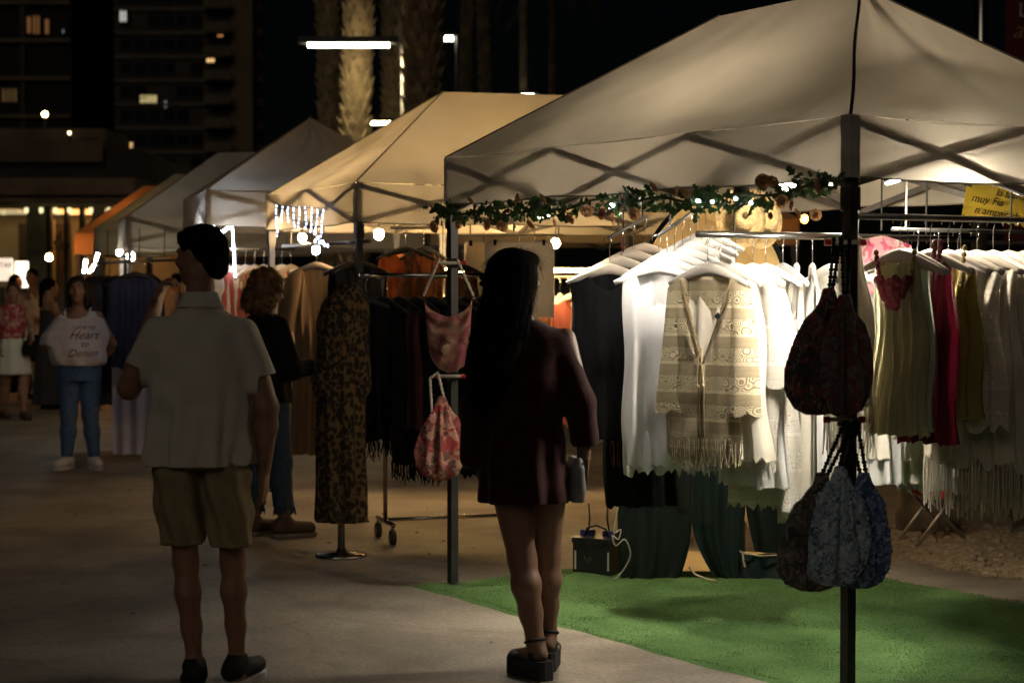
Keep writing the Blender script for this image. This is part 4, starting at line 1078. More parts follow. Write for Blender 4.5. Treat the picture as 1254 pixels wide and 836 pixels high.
WHITE = mat('cotton_white', (0.80, 0.79, 0.77), 0.85, 0.06, 6, 0.25, 40, trans=0.38)
WHITE2 = mat('cotton_offwhite', (0.78, 0.73, 0.62), 0.85, 0.08, 6, 0.25, 40, trans=0.42)
LACE = crochet('lace_white', (0.62, 0.56, 0.46), (0.84, 0.80, 0.72), 0.16, 46, 0.45)
LACE2 = crochet('lace_beige', (0.56, 0.49, 0.38), (0.80, 0.73, 0.60), 0.19, 40, 0.35)
CRO = crochet('crochet_tan', (0.085, 0.060, 0.028), (0.60, 0.51, 0.34), 0.125, 25, 0.36)
BLACK = mat('cloth_black', (0.006, 0.006, 0.0065), 0.9, 0.3, 8, 0.3, 30, sheen=0.05, spec=0.1)
BLACK2 = mat('cloth_black_warm', (0.011, 0.008, 0.0075), 0.9, 0.3, 8, 0.3, 30, spec=0.1)
LINEN = mat('linen_beige', (0.66, 0.59, 0.47), 0.9, 0.2, 5, 0.3, 60, trans=0.3)
OLIVE = mat('cloth_olive', (0.30, 0.25, 0.06), 0.85, 0.15, 6, 0.3, 60, trans=0.35)
LIME = mat('cloth_lime', (0.52, 0.47, 0.27), 0.85, 0.12, 6, 0.3, 60, trans=0.4)
MAGENTA = mat('cloth_magenta', (0.13, 0.006, 0.018), 0.85, 0.15, 6, 0.3, 60, trans=0.3)
MINT = mat('cloth_mint', (0.52, 0.56, 0.44), 0.85, 0.12, 6, 0.3, 60, trans=0.4)
YU = YAW_U
GW, GWL = 'white garments on the steel rail', 'white sleeveless garment in the dense row on the steel rail'
HGW, HLW = 'white hangers on the steel rail', 'white hanger carrying a white garment on the steel rail'
# steel rail: crochet cardigan first, then white garments going back
cd = garment('crochet_cardigan', T1(AA, 0.23, ZA), YU + R(18), CRO, 'tan crochet cardigan with fringed hem on a grey hanger', 'cardigan', L=0.90, wt=0.165, wh=0.185, neck=0.42, nw=0.82, folds=2.5, amp=0.008,
             hang='grey', hlabel='dark grey hanger carrying the crochet cardigan', sleeve=(0.58, 0.055, 0.07, 0.035), fringe=0.12, seed=1, vneck=1.1, hem='straight')
tr_ = []
for k_ in range(-12, 13):
    s_ = 0.82 * k_ / 12; a_ = abs(s_) / 0.82
    zt_ = -0.153 - 0.070 * abs(s_ * 0.165 / 0.205) ** 1.3 - 0.42 * (1 - a_ ** 1.1)
    tr_.append((s_ * (0.165 + 0.004 * (1 - a_)), -0.014 - 0.030 * (1 - a_), zt_))
TRIM = mat('crochet_trim', (0.13, 0.09, 0.045), 0.9, 0.3, 60)
MB().tube(tr_, 0.006, 6).build('neck_trim', TRIM, cd, True)
for s_ in (-0.012, 0.012): MB().tube([(s_, -0.050, -0.575 - 0.32 * t_ / 8) for t_ in range(9)], 0.0045, 6).build('front_band', TRIM, cd, True)
tb = MB()
for sx in (-0.008, 0.012): tb.tube([(sx * 0.3, -0.05, -0.50), (sx, -0.066, -0.56), (sx * 1.8, -0.064, -0.66)], 0.003, 5)
tb.ball((-0.006, -0.066, -0.67), 0.009, 6, 4); tb.ball((0.02, -0.066, -0.665), 0.009, 6, 4)
tb.build('tie_cord', mat('cord_tan', (0.3, 0.23, 0.13), 0.9), cd)
br = MB().box((0, 0, 0), (0.024, 0.006, 0.024)); o = br.build('brooch', BLACK, cd, loc=(0.085, -0.05, -0.36)); o.rotation_euler = (0, R(45), 0)
garment('white_dress', T1(AA, 0.30, ZA), YU + R(24), WHITE2, 'off white plain shift directly behind the crochet cardigan', 'dress', L=0.99, wh=0.27, neck=0.12, hang='grey', hlabel='grey hanger directly behind the crochet cardigan', seed=2, hem='lace')
garment('lace_jacket', T1(AA, 0.39, ZA), YU + R(14), LACE, 'cream lace jacket with long open sleeves behind the crochet cardigan', 'jacket', L=0.98, wt=0.20, wh=0.25, neck=0.3, nw=0.4, hang='white', hlabel='white hanger carrying the cream lace jacket',
        sleeve=(0.46, 0.06, 0.12, 0.06), fringe=0.07, seed=3, hem='lace')
for i in range(13):
    b = 0.28 + i * 0.095 + rnd.uniform(-.015, .015)
    garment('white_dress', T1(AA, b + 0.2, ZA), YU + R(rnd.uniform(-14, 22)) + (R(-30) if i in (3, 4) else 0), [WHITE, LACE, WHITE2, WHITE][i % 4], ['plain white sleeveless garment in the row on the steel rail', 'white lace garment in the row on the steel rail', 'off white garment in the row on the steel rail', 'plain white sleeveless garment in the row on the steel rail'][i % 4], 'dress', L=rnd.uniform(1.02, 1.26), wt=0.18, wh=rnd.uniform(0.2, 0.27), neck=rnd.uniform(.08, .16), folds=rnd.choice([4, 5, 6]), amp=0.026,
            group=GW, hgroup=HGW, hlabel=HLW, seed=10 + i, hem=rnd.choice(['lace', 'wave', 'point', 'lace']), strap=(i % 3 == 1))
# sloping rail of white tops
GT, GTL = 'white tops on the sloping rail', 'white top hanging behind the long plain tank top'
for i in range(7):
    t = i / 6; P = T1(1.47, 0.25, 1.79).lerp(T1(1.38, 0.62, 1.955), 0.03 + 0.93 * t)
    garment('white_blouse' if i else 'singlet', P, R(-7 + 5 * i), [WHITE, WHITE, WHITE2, WHITE, WHITE2][i % 5], 'long plain white tank top with scoop neck on a white hanger' if i == 0 else GTL, 'top', L=1.06 if i == 0 else rnd.uniform(0.9, 1.15),
            wt=0.158 if i == 0 else 0.17, wh=0.165 if i == 0 else 0.2, neck=0.17 if i == 0 else 0.1, nw=0.62 if i == 0 else 0.5, vneck=2.6 if i == 0 else 1.8, folds=2.2 if i == 0 else 4, amp=0.020 if i == 0 else 0.022, group=None if i == 0 else GT,
            hgroup=None if i == 0 else 'white hangers on the sloping rail', hlabel='white hanger carrying the long plain tank top' if i == 0 else 'white hanger among the white tops on the sloping rail', seed=40 + i, hem='wave' if i == 0 else 'lace')
# black dresses
for i in range(4):
    t = i / 3; P = T1(1.09, 0.25, 1.79).lerp(T1(0.98, 0.56, 1.90), 0.03 + 0.93 * t)
    garment('black_dress', P, R(-4 + 5 * i), BLACK, ['plain black sleeveless dress hanging next to the white tank top', 'black dress right behind the front black one', 'black dress third on the sloping rail', 'longest black dress, hem almost at the battery'][i], 'dress', L=[0.96, 1.0, 1.05, 1.42][i], wt=0.185, wh=[0.19, 0.20, 0.2, 0.2][i], neck=0.1, nw=0.55, folds=3,
            hgroup='beige hangers of the black dresses', hang='beige', hlabel='beige hanger carrying a black dress', seed=60 + i, amp=0.012)
# maroon fringed scarf behind the person's arm
sc = garment('fringed_scarf', T1(0.98, 0.42, 1.33), R(10), mat('scarf_maroon', (0.09, 0.012, 0.016), 0.9, 0.3, 20), 'narrow maroon scarf with fringe beside the black dresses', 'scarf', L=0.62, wt=0.06, wh=0.07, neck=0.0, hang=None, fringe=0.12, seed=70, folds=2, amp=0.01, drop=-0.1)
MB().tube([(0, 0, 0.0), (0.0, 0, 0.86)], 0.004, 5).build('loop_cord', MATS['scarf_maroon'], sc)
# dark rail: beige dresses of the right side
GBL, HGB = 'beige hangers on the dark rail', 'beige hanger on the dark rail with flower strap tops and lace dresses'
def flower_strap(o, m, xs, z0, z1, side=-0.03):
    for x in xs:
        f = MB(); n = 9
        for k in range(n):
            t = k / (n - 1)
            f.ball((x * (1 - 0.25 * t), side, z0 + (z1 - z0) * t), (0.013, 0.008, 0.013), 6, 4)
        tag(f.build('flower_strap', m, o), kind='stuff')
def flower_neck(o, m, w, z, d):
    f = MB()
    for k in range(60):
        s = rnd.uniform(-1, 1); f.ball((s * w, -0.045 + rnd.uniform(-.008, .008), z - d * (1 - s * s) * rnd.random()), (0.018, 0.008, 0.018), 6, 4)
    tag(f.build('flower_trim', m, o), kind='stuff')
st = garment('macrame_strip', T1(2.93, 0.085, ZB), YU + R(40), LINEN, 'narrow linen wrap with knotted strings beside the corner post', 'wrap', L=0.82, wt=0.035, wh=0.10, neck=0.0, hang=None, fringe=0.2, seed=80, folds=2, amp=0.012, drop=-0.08)
g1 = garment('flower_neck_dress', T1(2.965, 0.30, ZB), YU + R(10), LIME, 'yellow green dress with dark red crochet flower neckline', 'dress', L=0.86, wt=0.10, wh=0.155, neck=0.03, hang='beige', hlabel=HGB, hgroup=GBL, seed=81, folds=7, amp=0.018, drop=0.0, strap=False)
DRED = mat('crochet_red', (0.09, 0.007, 0.014), 0.9, 0.3, 40)
flower_strap(g1, DRED, (-0.09,), -0.14, -0.30); flower_neck(g1, DRED, 0.075, -0.24, 0.12)
flower_strap(g1, mat('crochet_olive', (0.19, 0.14, 0.03), 0.9, 0.3, 40), (0.09,), -0.14, -0.34)
g2 = garment('mint_dress', T1(2.965, 0.345, ZB), YU + R(5), MINT, 'pale mint pleated dress behind the yellow green one', 'dress', L=0.84, wt=0.11, wh=0.15, neck=0.16, hang='beige', hlabel=HGB, hgroup=GBL, seed=82, folds=8, amp=0.018)
g3 = garment('magenta_camisole', T1(2.965, 0.47, ZB), YU + R(6), MAGENTA, 'deep magenta strappy top with crochet straps', 'top', L=0.90, wt=0.11, wh=0.15, neck=0.05, hang='beige', hlabel=HGB, hgroup=GBL, seed=83, folds=4, amp=0.014)
flower_strap(g3, DRED, (0.045, 0.075), -0.10, -0.24)
g4 = garment('olive_dress', T1(2.965, 0.57, ZB), YU + R(8), OLIVE, 'olive green dress beside the magenta top', 'dress', L=0.80, wt=0.13, wh=0.19, neck=0.14, hang='beige', hlabel=HGB, hgroup=GBL, seed=84, folds=6, amp=0.018)
flower_strap(g4, MATS['crochet_olive'], (0.1,), -0.12, -0.32)
for i in range(8):
    b = 0.64 + 0.095 * i
    o = garment('lace_dress', T1(2.965, b, ZB), YU + R(rnd.uniform(-5, 16)), [LACE2, LINEN, LACE2][i % 3],
            ['beige lace', 'plain linen', 'beige lace'][i % 3] + ' dress in the row past the olive one' if i else 'short beige lace dress next to the olive one', 'dress', L=[0.84, 1.0, 0.9, 0.95, 1.0, 0.88, 1.0, 0.95][i], wt=0.18, wh=0.24, neck=0.12, hang='beige', hlabel=HGB, hgroup=GBL, seed=90 + i, folds=5, amp=0.022, fringe=0.20 if i in (1, 4) else 0.0,
            fm=MATS['linen_beige'], hem='lace', group='beige lace dresses' if i else None)
for i in range(4):
    garment('cream_blouse', T1(2.62, 0.75 + 0.12 * i, 1.80), YU + R(rnd.uniform(-20, 20)), [WHITE2, LACE][i % 2], 'cream top between the two clothes rails', 'top', L=rnd.uniform(0.8, 1.0), wt=0.17, wh=0.22, hang='white', hlabel='white hanger between the two clothes rails', hgroup='white hangers between the rails', group='cream tops between the two rails', seed=110 + i, hem='lace')
rail(T1(2.62, 0.6, 1.80), T1(2.62, 1.4, 1.80), 'short rail of cream tops between the two longer rails', drops=(0.1, 0.9), ztop=2.35, r=0.009)
pk = garment('pink_scarf', T1(2.2, 0.95, 1.84), YU + R(40), spots('pink_print', [(0.0, (0.42, 0.17, 0.20)), (0.5, (0.46, 0.30, 0.28)), (0.75, (0.32, 0.035, 0.08)), (1.0, (0.40, 0.11, 0.15))], 30, trans=0.35), 'pink flowered scarf hanging behind the corner post', 'scarf', L=0.42, wt=0.14, wh=0.16, neck=0.0, hang=None, seed=120, drop=-0.1, folds=3)
MB().tube([(0, 0, -0.03), (0, 0, 0.34)], 0.004, 5).build('loop_cord', MATS['strap_cord'], pk)

# ------------------------------------------------------------------ yellow tent: racks
GD, GDL = 'black garments on the rolling rack', 'black garment in the crowded rolling rack'
rp0 = Vector(rk.location) + Vector((0, 0, zr))
for i in range(9):
    t = -0.12 + i * 0.105
    mm = [BLACK2, BLACK, mat('cloth_maroon_dark', (0.045, 0.010, 0.012), 0.9, 0.3, 8), BLACK][i % 4]
    garment('black_garment', rp0 + rdir * t, R(-34 + rnd.uniform(-12, 12)) if i else R(-8), mm, 'black top with a ragged fringed shoulder on the rolling rack end' if i == 0 else ['soft black', 'jet black', 'dark maroon', 'jet black'][i % 4] + ' garment in the crowded rolling rack', 'garment', L=rnd.uniform(0.88, 1.25) if i else 1.0, wt=0.19, wh=rnd.uniform(0.2, 0.24), neck=0.08,
            hang='black', hlabel='black hanger on the rolling rack', hgroup='black hangers on the rolling rack', group=GD if i else None, seed=130 + i, fringe=0.10 if i % 3 == 0 else 0, hem='lace')
PINK = mat('cloth_coral', (0.62, 0.20, 0.15), 0.85, 0.15, 6, trans=0.35); PEACH = mat('cloth_peach', (0.70, 0.50, 0.36), 0.85, 0.15, 6, trans=0.35); CREAMC = mat('cloth_cream', (0.74, 0.64, 0.46), 0.85, 0.15, 6, trans=0.35)
BROWN = mat('cloth_brown', (0.15, 0.075, 0.035), 0.85, 0.25, 6)
for i in range(27):
    P = at(438 + i * 12.4, 339, 14.3) + Vector((0, 0, 0.0))
    garment('stall_garment', P, R(rnd.uniform(38, 75)), [PINK, PEACH, CREAMC, PEACH, CREAMC, BROWN, PINK][i % 7] if i > 3 else [PINK, PEACH, PINK, CREAMC][i], '%s garment on the back rail of the yellow tent' % (['coral', 'peach', 'cream', 'peach', 'cream', 'brown', 'coral'][i % 7] if i > 3 else ['coral', 'peach', 'coral', 'cream'][i]), 'garment', L=rnd.uniform(0.75, 1.3), wt=0.18, wh=0.22, neck=0.1,
            hang='white', hlabel='white hanger on the back rail of the yellow tent', hgroup='white hangers on the back rail', group='clothes on the back rail of the yellow tent', seed=150 + i, nu=18, nv=12)
RUST = mat('cloth_rust', (0.36, 0.12, 0.035), 0.85, 0.35, 12, 0.3, 50, trans=0.25)
RUST2 = mat('cloth_rust_brown', (0.18, 0.07, 0.025), 0.85, 0.5, 25, trans=0.2)
garment('rust_blouse', at(497, 279, 13.0), R(6), RUST, 'rust coloured blouse hanging high under the yellow tent', 'blouse', L=0.62, wt=0.18, wh=0.19, hang='black', hlabel='black hanger carrying the rust coloured blouse', seed=180, neck=0.07)
garment('brown_blouse', at(519, 279, 13.06), R(40), RUST2, 'brown patterned blouse beside the rust coloured one', 'blouse', L=0.6, wt=0.17, wh=0.18, hang='black', hlabel='black hanger carrying the brown patterned blouse', seed=181)
garment('brown_wrap', at(566, 300, 12.6), R(30), RUST2, 'brown wrap hanging behind the corner post', 'wrap', L=0.66, wt=0.12, wh=0.14, hang='black', hlabel='black hanger carrying the brown wrap', seed=182)
# white shorts and beige trousers on clip hangers
def clip_garment(p, w, L, m, label, split, yaw=0.0):
    e = empty('hanging_shorts', p, yaw, label, 'shorts')
    k = MB()
    def pan(x0, x1, z0, z1, sd):
        def fn(a, t):
            s = 2 * a - 1
            return (x0 + (x1 - x0) * a, sd * (0.008 + 0.02 * t * math.sqrt(max(0, 1 - s * s))) + 0.006 * math.sin(9 * a + 4 * t), z0 + (z1 - z0) * t + 0.006 * math.sin(11 * a) * t)
        return fn
    for sd in (-1, 1):
        if split:
            k.grid(pan(-w, w, -0.05, -0.20, sd), 16, 6); k.grid(pan(-w, -0.01, -0.20, -L, sd), 10, 10); k.grid(pan(0.01, w, -0.20, -L + 0.02, sd), 10, 10)
        else: k.grid(pan(-w, w, -0.05, -L, sd), 16, 12)
    k.build('cloth', m, e, True)
    MB().tube([(-w * 0.95, 0, -0.045), (w * 0.95, 0, -0.045)], 0.005, 6).build('clip_bar', MATS['hanger_white'], e)
    for s in (-1, 1): MB().box((s * w * 0.7, 0, -0.05), (0.02, 0.022, 0.04)).build('clip', BLACK, e)
    MB().tube([(0, 0, -0.045), (0, 0, 0.0), (0.012, 0, 0.016), (0.0, 0, 0.026)], 0.003, 5).build('hook', CHROME, e)
    return e
clip_garment(at(636, 288, 12.87), 0.24, 0.585, WHITE, 'white shorts clipped to a hanger, partly behind the person in maroon', True, R(4))
clip_garment(at(592, 289, 12.92), 0.14, 0.54, LINEN, 'beige shorts clipped to a hanger beside the white ones', False, R(25))

# ------------------------------------------------------------------ tan dress, leopard dress on its stand, dark tops
TAN = mat('cloth_tan', (0.19, 0.125, 0.068), 0.85, 0.15, 6, 0.3, 60, stretch=(1, 1, 0.15), trans=0.12)
garment('tan_wrap_dress', T2(0.1, 1.15, 1.85), R(-6), TAN, 'long tan wrap dress with plunging neckline beside the leopard dress', 'dress', L=1.50, wt=0.175, wh=0.19, neck=0.42, nw=0.62, vneck=1.0, folds=6, amp=0.016, hang='beige', hlabel='beige hanger carrying the long tan wrap dress', sleeve=(0.42, 0.09, 0.09, 0.03), seed=200, waist=0.03)
garment('dark_blouse', T2(0.1, 0.36, 1.85), R(20), BLACK2, 'dark top hanging right behind the leopard dress', 'top', L=0.9, wt=0.16, wh=0.18, hang='black', hlabel='black hanger behind the leopard dress', seed=201)
garment('grey_jacket', T2(0.1, 0.2, 1.85), R(25), mat('cloth_charcoal', (0.045, 0.04, 0.04), 0.9, 0.3, 10), 'charcoal jacket hanging next to the tent post', 'jacket', L=0.85, wt=0.17, wh=0.18, hang='black', hlabel='black hanger carrying the charcoal jacket', seed=202)
LEO = spots('leopard_print', [(0.0, (0.09, 0.055, 0.022)), (0.16, (0.016, 0.010, 0.007)), (0.50, (0.018, 0.012, 0.008)), (0.62, (0.11, 0.066, 0.026)), (1.0, (0.13, 0.08, 0.031))], 40, warp=0.04, rand=False, stretch=(1, 1, 0.75))
ls = empty('dress_stand', gp(418, 681), 0, 'chrome display stand with round base under the leopard dress', 'display stand')
MB().lathe((0, 0, 0), [(0.150, 0), (0.152, 0.012), (0.145, 0.018), (0.03, 0.03), (0.024, 0.05)], 28).build('base', CHROME, ls, True)
MB().tube([(0, 0, 0.04), (0, 0, 1.50)], 0.022, 12).build('pole', CHROME, ls, True)
S = Sdf((-0.28, -0.25, 0.1), (0.28, 0.25, 1.62), 0.012)
S.loft([(0.20, 0, 0, 0.142, 0.11), (0.6, 0, 0, 0.140, 0.11), (0.95, 0, 0, 0.138, 0.105), (1.18, 0, 0, 0.120, 0.09), (1.35, 0.01, 0, 0.145, 0.10), (1.47, 0.03, 0, 0.13, 0.085), (1.55, 0.05, 0, 0.06, 0.05), (1.585, 0.05, 0, 0.035, 0.03)], 0.0,
       fold=lambda X, Y, Z, T: 0.017 * np.clip((1.2 - Z) / 1.0, 0.1, 1) * np.sin(8 * T + 2 * Z) + 0.005 * np.sin(17 * T + 3 * Z))
for s in (-1, 1): S.cone((0.03 + 0.08 * s, 0, 1.40), (0.01 + 0.115 * s, -0.03, 0.98), 0.05, 0.055, 0.03)
o = S.build('leopard_dress', LEO, None, ls.location); tag(o, 'long leopard print dress on a round based display stand', 'dress')

# ------------------------------------------------------------------ white tent and grey tent: tops and dresses
MIXC = mat('cloth_cream_dull', (0.36, 0.30, 0.22), 0.9)
MIX = [spots('mixed_print', [(0, (0.03, 0.03, 0.07)), (0.4, (0.2, 0.06, 0.05)), (0.7, (0.22, 0.2, 0.18)), (1, (0.05, 0.07, 0.1))], 22), mat('cloth_grey', (0.25, 0.25, 0.27), 0.9), mat('cloth_red', (0.16, 0.03, 0.025), 0.9), MIXC, BROWN]
for i in range(9):
    P = at(262, 305, 14.95).lerp(at(360, 305, 15.5), 0.04 + 0.92 * i / 8)
    if i == 7:
        garment('coral_dress', P, R(40), PINK, 'coral pink dress on the white tent rail beside the curly haired person', 'dress', L=1.05, wt=0.17, wh=0.20, hang='white', hlabel='white hanger carrying the coral pink dress', seed=220 + i)
    else:
        garment('mixed_blouse', P, R(rnd.uniform(35, 70)), MIX[i % 5], ['multicolour printed', 'plain grey', 'red', 'cream', 'brown'][i % 5] + ' top on the white tent rail', 'top', L=rnd.uniform(0.6, 0.95), wt=0.17, wh=0.2, hang='beige', hlabel='beige hanger on the white tent rail', hgroup='hangers on the white tent rail', group='tops on the white tent rail', seed=220 + i, nu=18, nv=12)
NAVY = mat('cloth_navy', (0.028, 0.030, 0.060), 0.85, 0.2, 6)
DK = [BLACK2, mat('cloth_deep_brown', (0.06, 0.03, 0.018), 0.9, 0.3, 6), NAVY, BLACK, mat('cloth_deep_red', (0.10, 0.03, 0.02), 0.9, 0.3, 6)]
for i in range(9):
    P = at(112, 322, 18.0).lerp(at(228, 318, 18.4), 0.03 + 0.6 * i / 8)
    garment('dark_dress', P, R(rnd.uniform(40, 75)), DK[i % 5], ['warm black', 'deep brown', 'navy', 'jet black', 'deep red'][i % 5] + ' long dress on the grey tent rail', 'dress', L=rnd.uniform(0.95, 1.5), wt=0.18, wh=0.22, hang='black', hlabel='black hanger on the grey tent rail', hgroup='hangers on the grey tent rail', group='dark dresses on the grey tent rail', seed=240 + i, nu=18, nv=12)
garment('navy_dress', at(165, 315, 16.6), R(4), mat('cloth_navy_pleat', (0.030, 0.032, 0.068), 0.8, 0.2, 5), 'navy pleated dress with sleeves hung before a white cloth', 'dress', L=0.98, wt=0.19, wh=0.20, neck=0.10, hang='black', hlabel='black hanger carrying the navy pleated dress', sleeve=(0.5, 0.06, 0.06, 0.02), folds=7, amp=0.014, seed=260)
rail(at(128, 314, 16.63), at(205, 314, 16.63), 'short rail holding the navy dress before the grey tent', drops=(0.05, 0.95), ztop=2.05, r=0.01)
# pale cloth hung below it, to the ground
wc = empty('hanging_sheet', at(161, 410, 16.75), 0, 'pale lavender sheet hanging to the ground below the navy dress', 'sheet')
def shf(p, q): return ((p - 0.5) * 0.36 * (1 - 0.04 * q), 0.018 * math.sin(p * 17) * (0.3 + q), -1.07 * q)
MB().grid(shf, 26, 12).build('cloth', mat('sheet_lavender', (0.62, 0.60, 0.74), 0.85, 0.08, 4, trans=0.2), wc, True)
MB().tube([(-0.2, 0, 0.01), (0.2, 0, 0.01)], 0.012, 8).build('bar', RAILM, wc)
for s in (-1, 1): MB().tube([(0.19 * s, 0.0, 0.0), (0.19 * s, 0.0, 0.70)], 0.004, 5).build('hanging_strap', MATS['strap_cord'], wc)

# ================================================================== BAGS ON THE TENT POSTS
def rope(m, a, b, r, wav=0.0, n=16, bead=True):
    a, b = Vector(a), Vector(b)
    L = (b - a).length; k = int(L / (r * 1.5))
    for i in range(k + 1):
        t = i / max(1, k); p = a.lerp(b, t) + Vector((wav * math.sin(math.pi * t), 0, 0))
        m.ball(p, (r * (1.12 if i % 2 else 0.85), r, r * 1.0), 6, 4)
def sack(p, w, h, m, label, straps, sm, d=0.6, yaw=0.0, seed=0, tip=0.0, name='sack_bag', notch=0.0):
    """soft drawstring sack hanging from its straps; p is the neck of the sack"""
    rr = random.Random(seed); f1, f2 = rr.uniform(0, 6), rr.uniform(0, 6)
    S = Sdf((-w * 0.75, -w * 0.6, -h - 0.03), (w * 0.75, w * 0.6, 0.06), 0.009)
    rows = [(0.03, 0, 0, 0.022, 0.02), (0.0, 0, 0, 0.03, 0.026), (-0.12 * h, 0, 0, w * 0.20, w * 0.16), (-0.35 * h, tip * 0.3, 0, w * 0.36, w * 0.25), (-0.62 * h, tip * 0.7, 0, w * 0.48, w * 0.30), (-0.82 * h, tip, 0, w * 0.47, w * 0.29), (-0.94 * h, tip, 0, w * 0.36, w * 0.22), (-h, tip, 0, w * 0.14, w * 0.10)]
    S.loft(rows, 0.0, fold=lambda X, Y, Z, T: 0.024 * np.clip(0.98 + Z / h * 0.6, 0, 1) * np.clip(-Z / h * 5, 0, 1) * (np.sin(8 * T + f1 + 7 * Z) + 0.6 * np.sin(13 * T + f2 - 4 * Z)))
    if notch: S.ell((0, -w * 0.25, -0.05), (w * 0.2, w * 0.3, h * notch), 0.02, sub=True)
    o = S.build(name, m, None, p, yaw)
    tag(o, label, 'bag')
    for (a, b) in straps:
        k = MB(); rope(k, a, b, 0.008 if sm is not BLACK else 0.009)
        tag(k.build('rope_strap', sm, o), kind='stuff')
    return o
FLOR_P = spots('floral_pink', [(0, (0.18, 0.06, 0.05)), (0.3, (0.34, 0.17, 0.13)), (0.55, (0.30, 0.07, 0.10)), (0.8, (0.09, 0.04, 0.03)), (1, (0.38, 0.24, 0.17))], 22, warp=0.12)
FLOR_R = spots('floral_red', [(0, (0.30, 0.08, 0.06)), (0.35, (0.42, 0.26, 0.20)), (0.6, (0.28, 0.035, 0.035)), (1, (0.08, 0.07, 0.06))], 32, warp=0.12)
FLOR_D = spots('floral_dark', [(0, (0.035, 0.027, 0.024)), (0.42, (0.06, 0.045, 0.038)), (0.62, (0.18, 0.16, 0.14)), (0.82, (0.22, 0.03, 0.024)), (1, (0.04, 0.03, 0.027))], 36, warp=0.14)
FLOR_G = spots('floral_grey', [(0, (0.035, 0.032, 0.030)), (0.5, (0.09, 0.078, 0.066)), (0.75, (0.22, 0.195, 0.165)), (1, (0.04, 0.035, 0.032))], 46, warp=0.12)
BATIK = spots('batik_blue', [(0, (0.03, 0.06, 0.14)), (0.3, (0.50, 0.60, 0.60)), (0.55, (0.06, 0.09, 0.18)), (0.75, (0.58, 0.66, 0.64)), (1, (0.20, 0.32, 0.45))], 46, warp=0.15)
BLUEP = spots('blue_dots', [(0, (0.03, 0.05, 0.12)), (0.45, (0.08, 0.13, 0.27)), (0.75, (0.36, 0.44, 0.56)), (1, (0.08, 0.08, 0.18))], 72, warp=0.05)
ROPEW = mat('rope_white', (0.62, 0.55, 0.46), 0.9, 0.2, 60)
lp = T1(0.028, 0.028, 0)     # left post centre
def hookbar(p, yaw, label):
    e = empty('bag_hook', p, yaw, label, 'hook')
    MB().tube([(-0.075, 0, 0), (0.055, 0, 0)], 0.009, 8).build('peg', mat('hook_white', (0.6, 0.55, 0.5), 0.5), e)
    for s in (-0.075, 0.06): MB().tube([(s - 0.012, 0, 0), (s + 0.012, 0, 0)], 0.013, 8).build('red_tip', mat('hook_red', (0.55, 0.03, 0.03), 0.5), e)
    MB().box((0.0, 0.028, 0), (0.06, 0.036, 0.05)).build('clamp', POSTM, e)
    return e
b1 = at(552, 345, 9.60)
def sling(p, w, h, m, label):
    """loose cloth sling bag: cowl folds between two strap ends"""
    k = MB()
    for sd, dp in ((-1, 1.0), (1, 0.55)):
        def fn(a, v):
            u = 2 * a - 1; c_ = 1 - u * u
            x = w * (math.sin(1.5708 * u) * 0.5 + u * 0.5) * (1 - 0.12 * v)
            z = -0.015 * v - h * (0.25 + 0.75 * v) * (c_ ** 0.5) + 0.03 * abs(u) - (0.16 if u > 0 else 0.10) * v * (1 - c_)
            return (x, sd * (0.055 * math.sin(math.pi * min(1, 0.15 + 0.85 * v)) * c_ ** 0.5 * dp + 0.004) - 0.012 * math.sin(24 * v + 3 * u) * c_ * (1 - v) - 0.008 * math.sin(9 * u + 5 * v) * c_, z)
        k.grid(fn, 36, 30)
    o = k.build('sling_bag', m, None, True, p); tag(o, label, 'bag')
    for s_ in (-1, 1):
        q = MB(); rope(q, (s_ * w, 0, 0.02), (s_ * w * 0.38, 0.01, 0.20), 0.008); tag(q.build('rope_strap', ROPEW, o), kind='stuff')
sling(at(549, 366, 9.56), 0.125, 0.36, FLOR_P, 'loose pink and brown patterned sling bag high on the tent post')
sack(at(541, 492, 9.56), 0.21, 0.40, FLOR_R, 'red flowered sack bag with white rope low on the tent post', [((-0.05, 0, -0.05), (-0.06, 0, 0.12)), ((-0.06, 0, 0.12), (-0.02, 0, 0.15)), ((-0.02, 0, 0.15), (0.012, 0, 0.02))], ROPEW, seed=2, tip=-0.01)
hookbar(Vector((lp.x, lp.y - 0.052, at(545, 461, 9.62).z)), 0, 'white peg with red tips on the tent post above the red flowered bag')
hookbar(Vector((lp.x, lp.y - 0.052, at(545, 322, 9.62).z)), 0, 'white peg with red tips on the tent post above the pink patterned bag')
rpst = T1(2.972, 0.028, 0)
hz1, hz2 = at(1030, 296, 7.1).z, at(1030, 516, 7.1).z
hookbar(Vector((rpst.x - 0.02, rpst.y - 0.052, hz1)), 0, 'peg with red tips at the top of the corner post over the dark bags')
hookbar(Vector((rpst.x - 0.02, rpst.y - 0.052, hz2)), 0, 'peg with red tips midway on the corner post over the blue bags')
pA = at(1015, 362, 7.06)
sack(pA, 0.22, 0.45, FLOR_D, 'dark flowered sack bag with red blooms hanging from the corner post', [((0, 0, 0), (0.02, 0.01, 0.21)), ((0.01, 0, 0), (0.045, 0.01, 0.21))], BLACK, seed=3, tip=-0.045)
pB = at(1034, 370, 7.02)
sack(pB, 0.185, 0.43, spots('floral_grey_red', [(0, (0.05, 0.045, 0.045)), (0.45, (0.12, 0.11, 0.10)), (0.7, (0.16, 0.025, 0.02)), (1, (0.06, 0.05, 0.048))], 40, warp=0.14), 'grey flowered sack bag in front of the dark one on the corner post', [((0, 0, 0), (-0.01, 0.01, 0.23)), ((0.01, 0, 0), (0.02, 0.01, 0.23))], BLACK, seed=4, tip=-0.005)
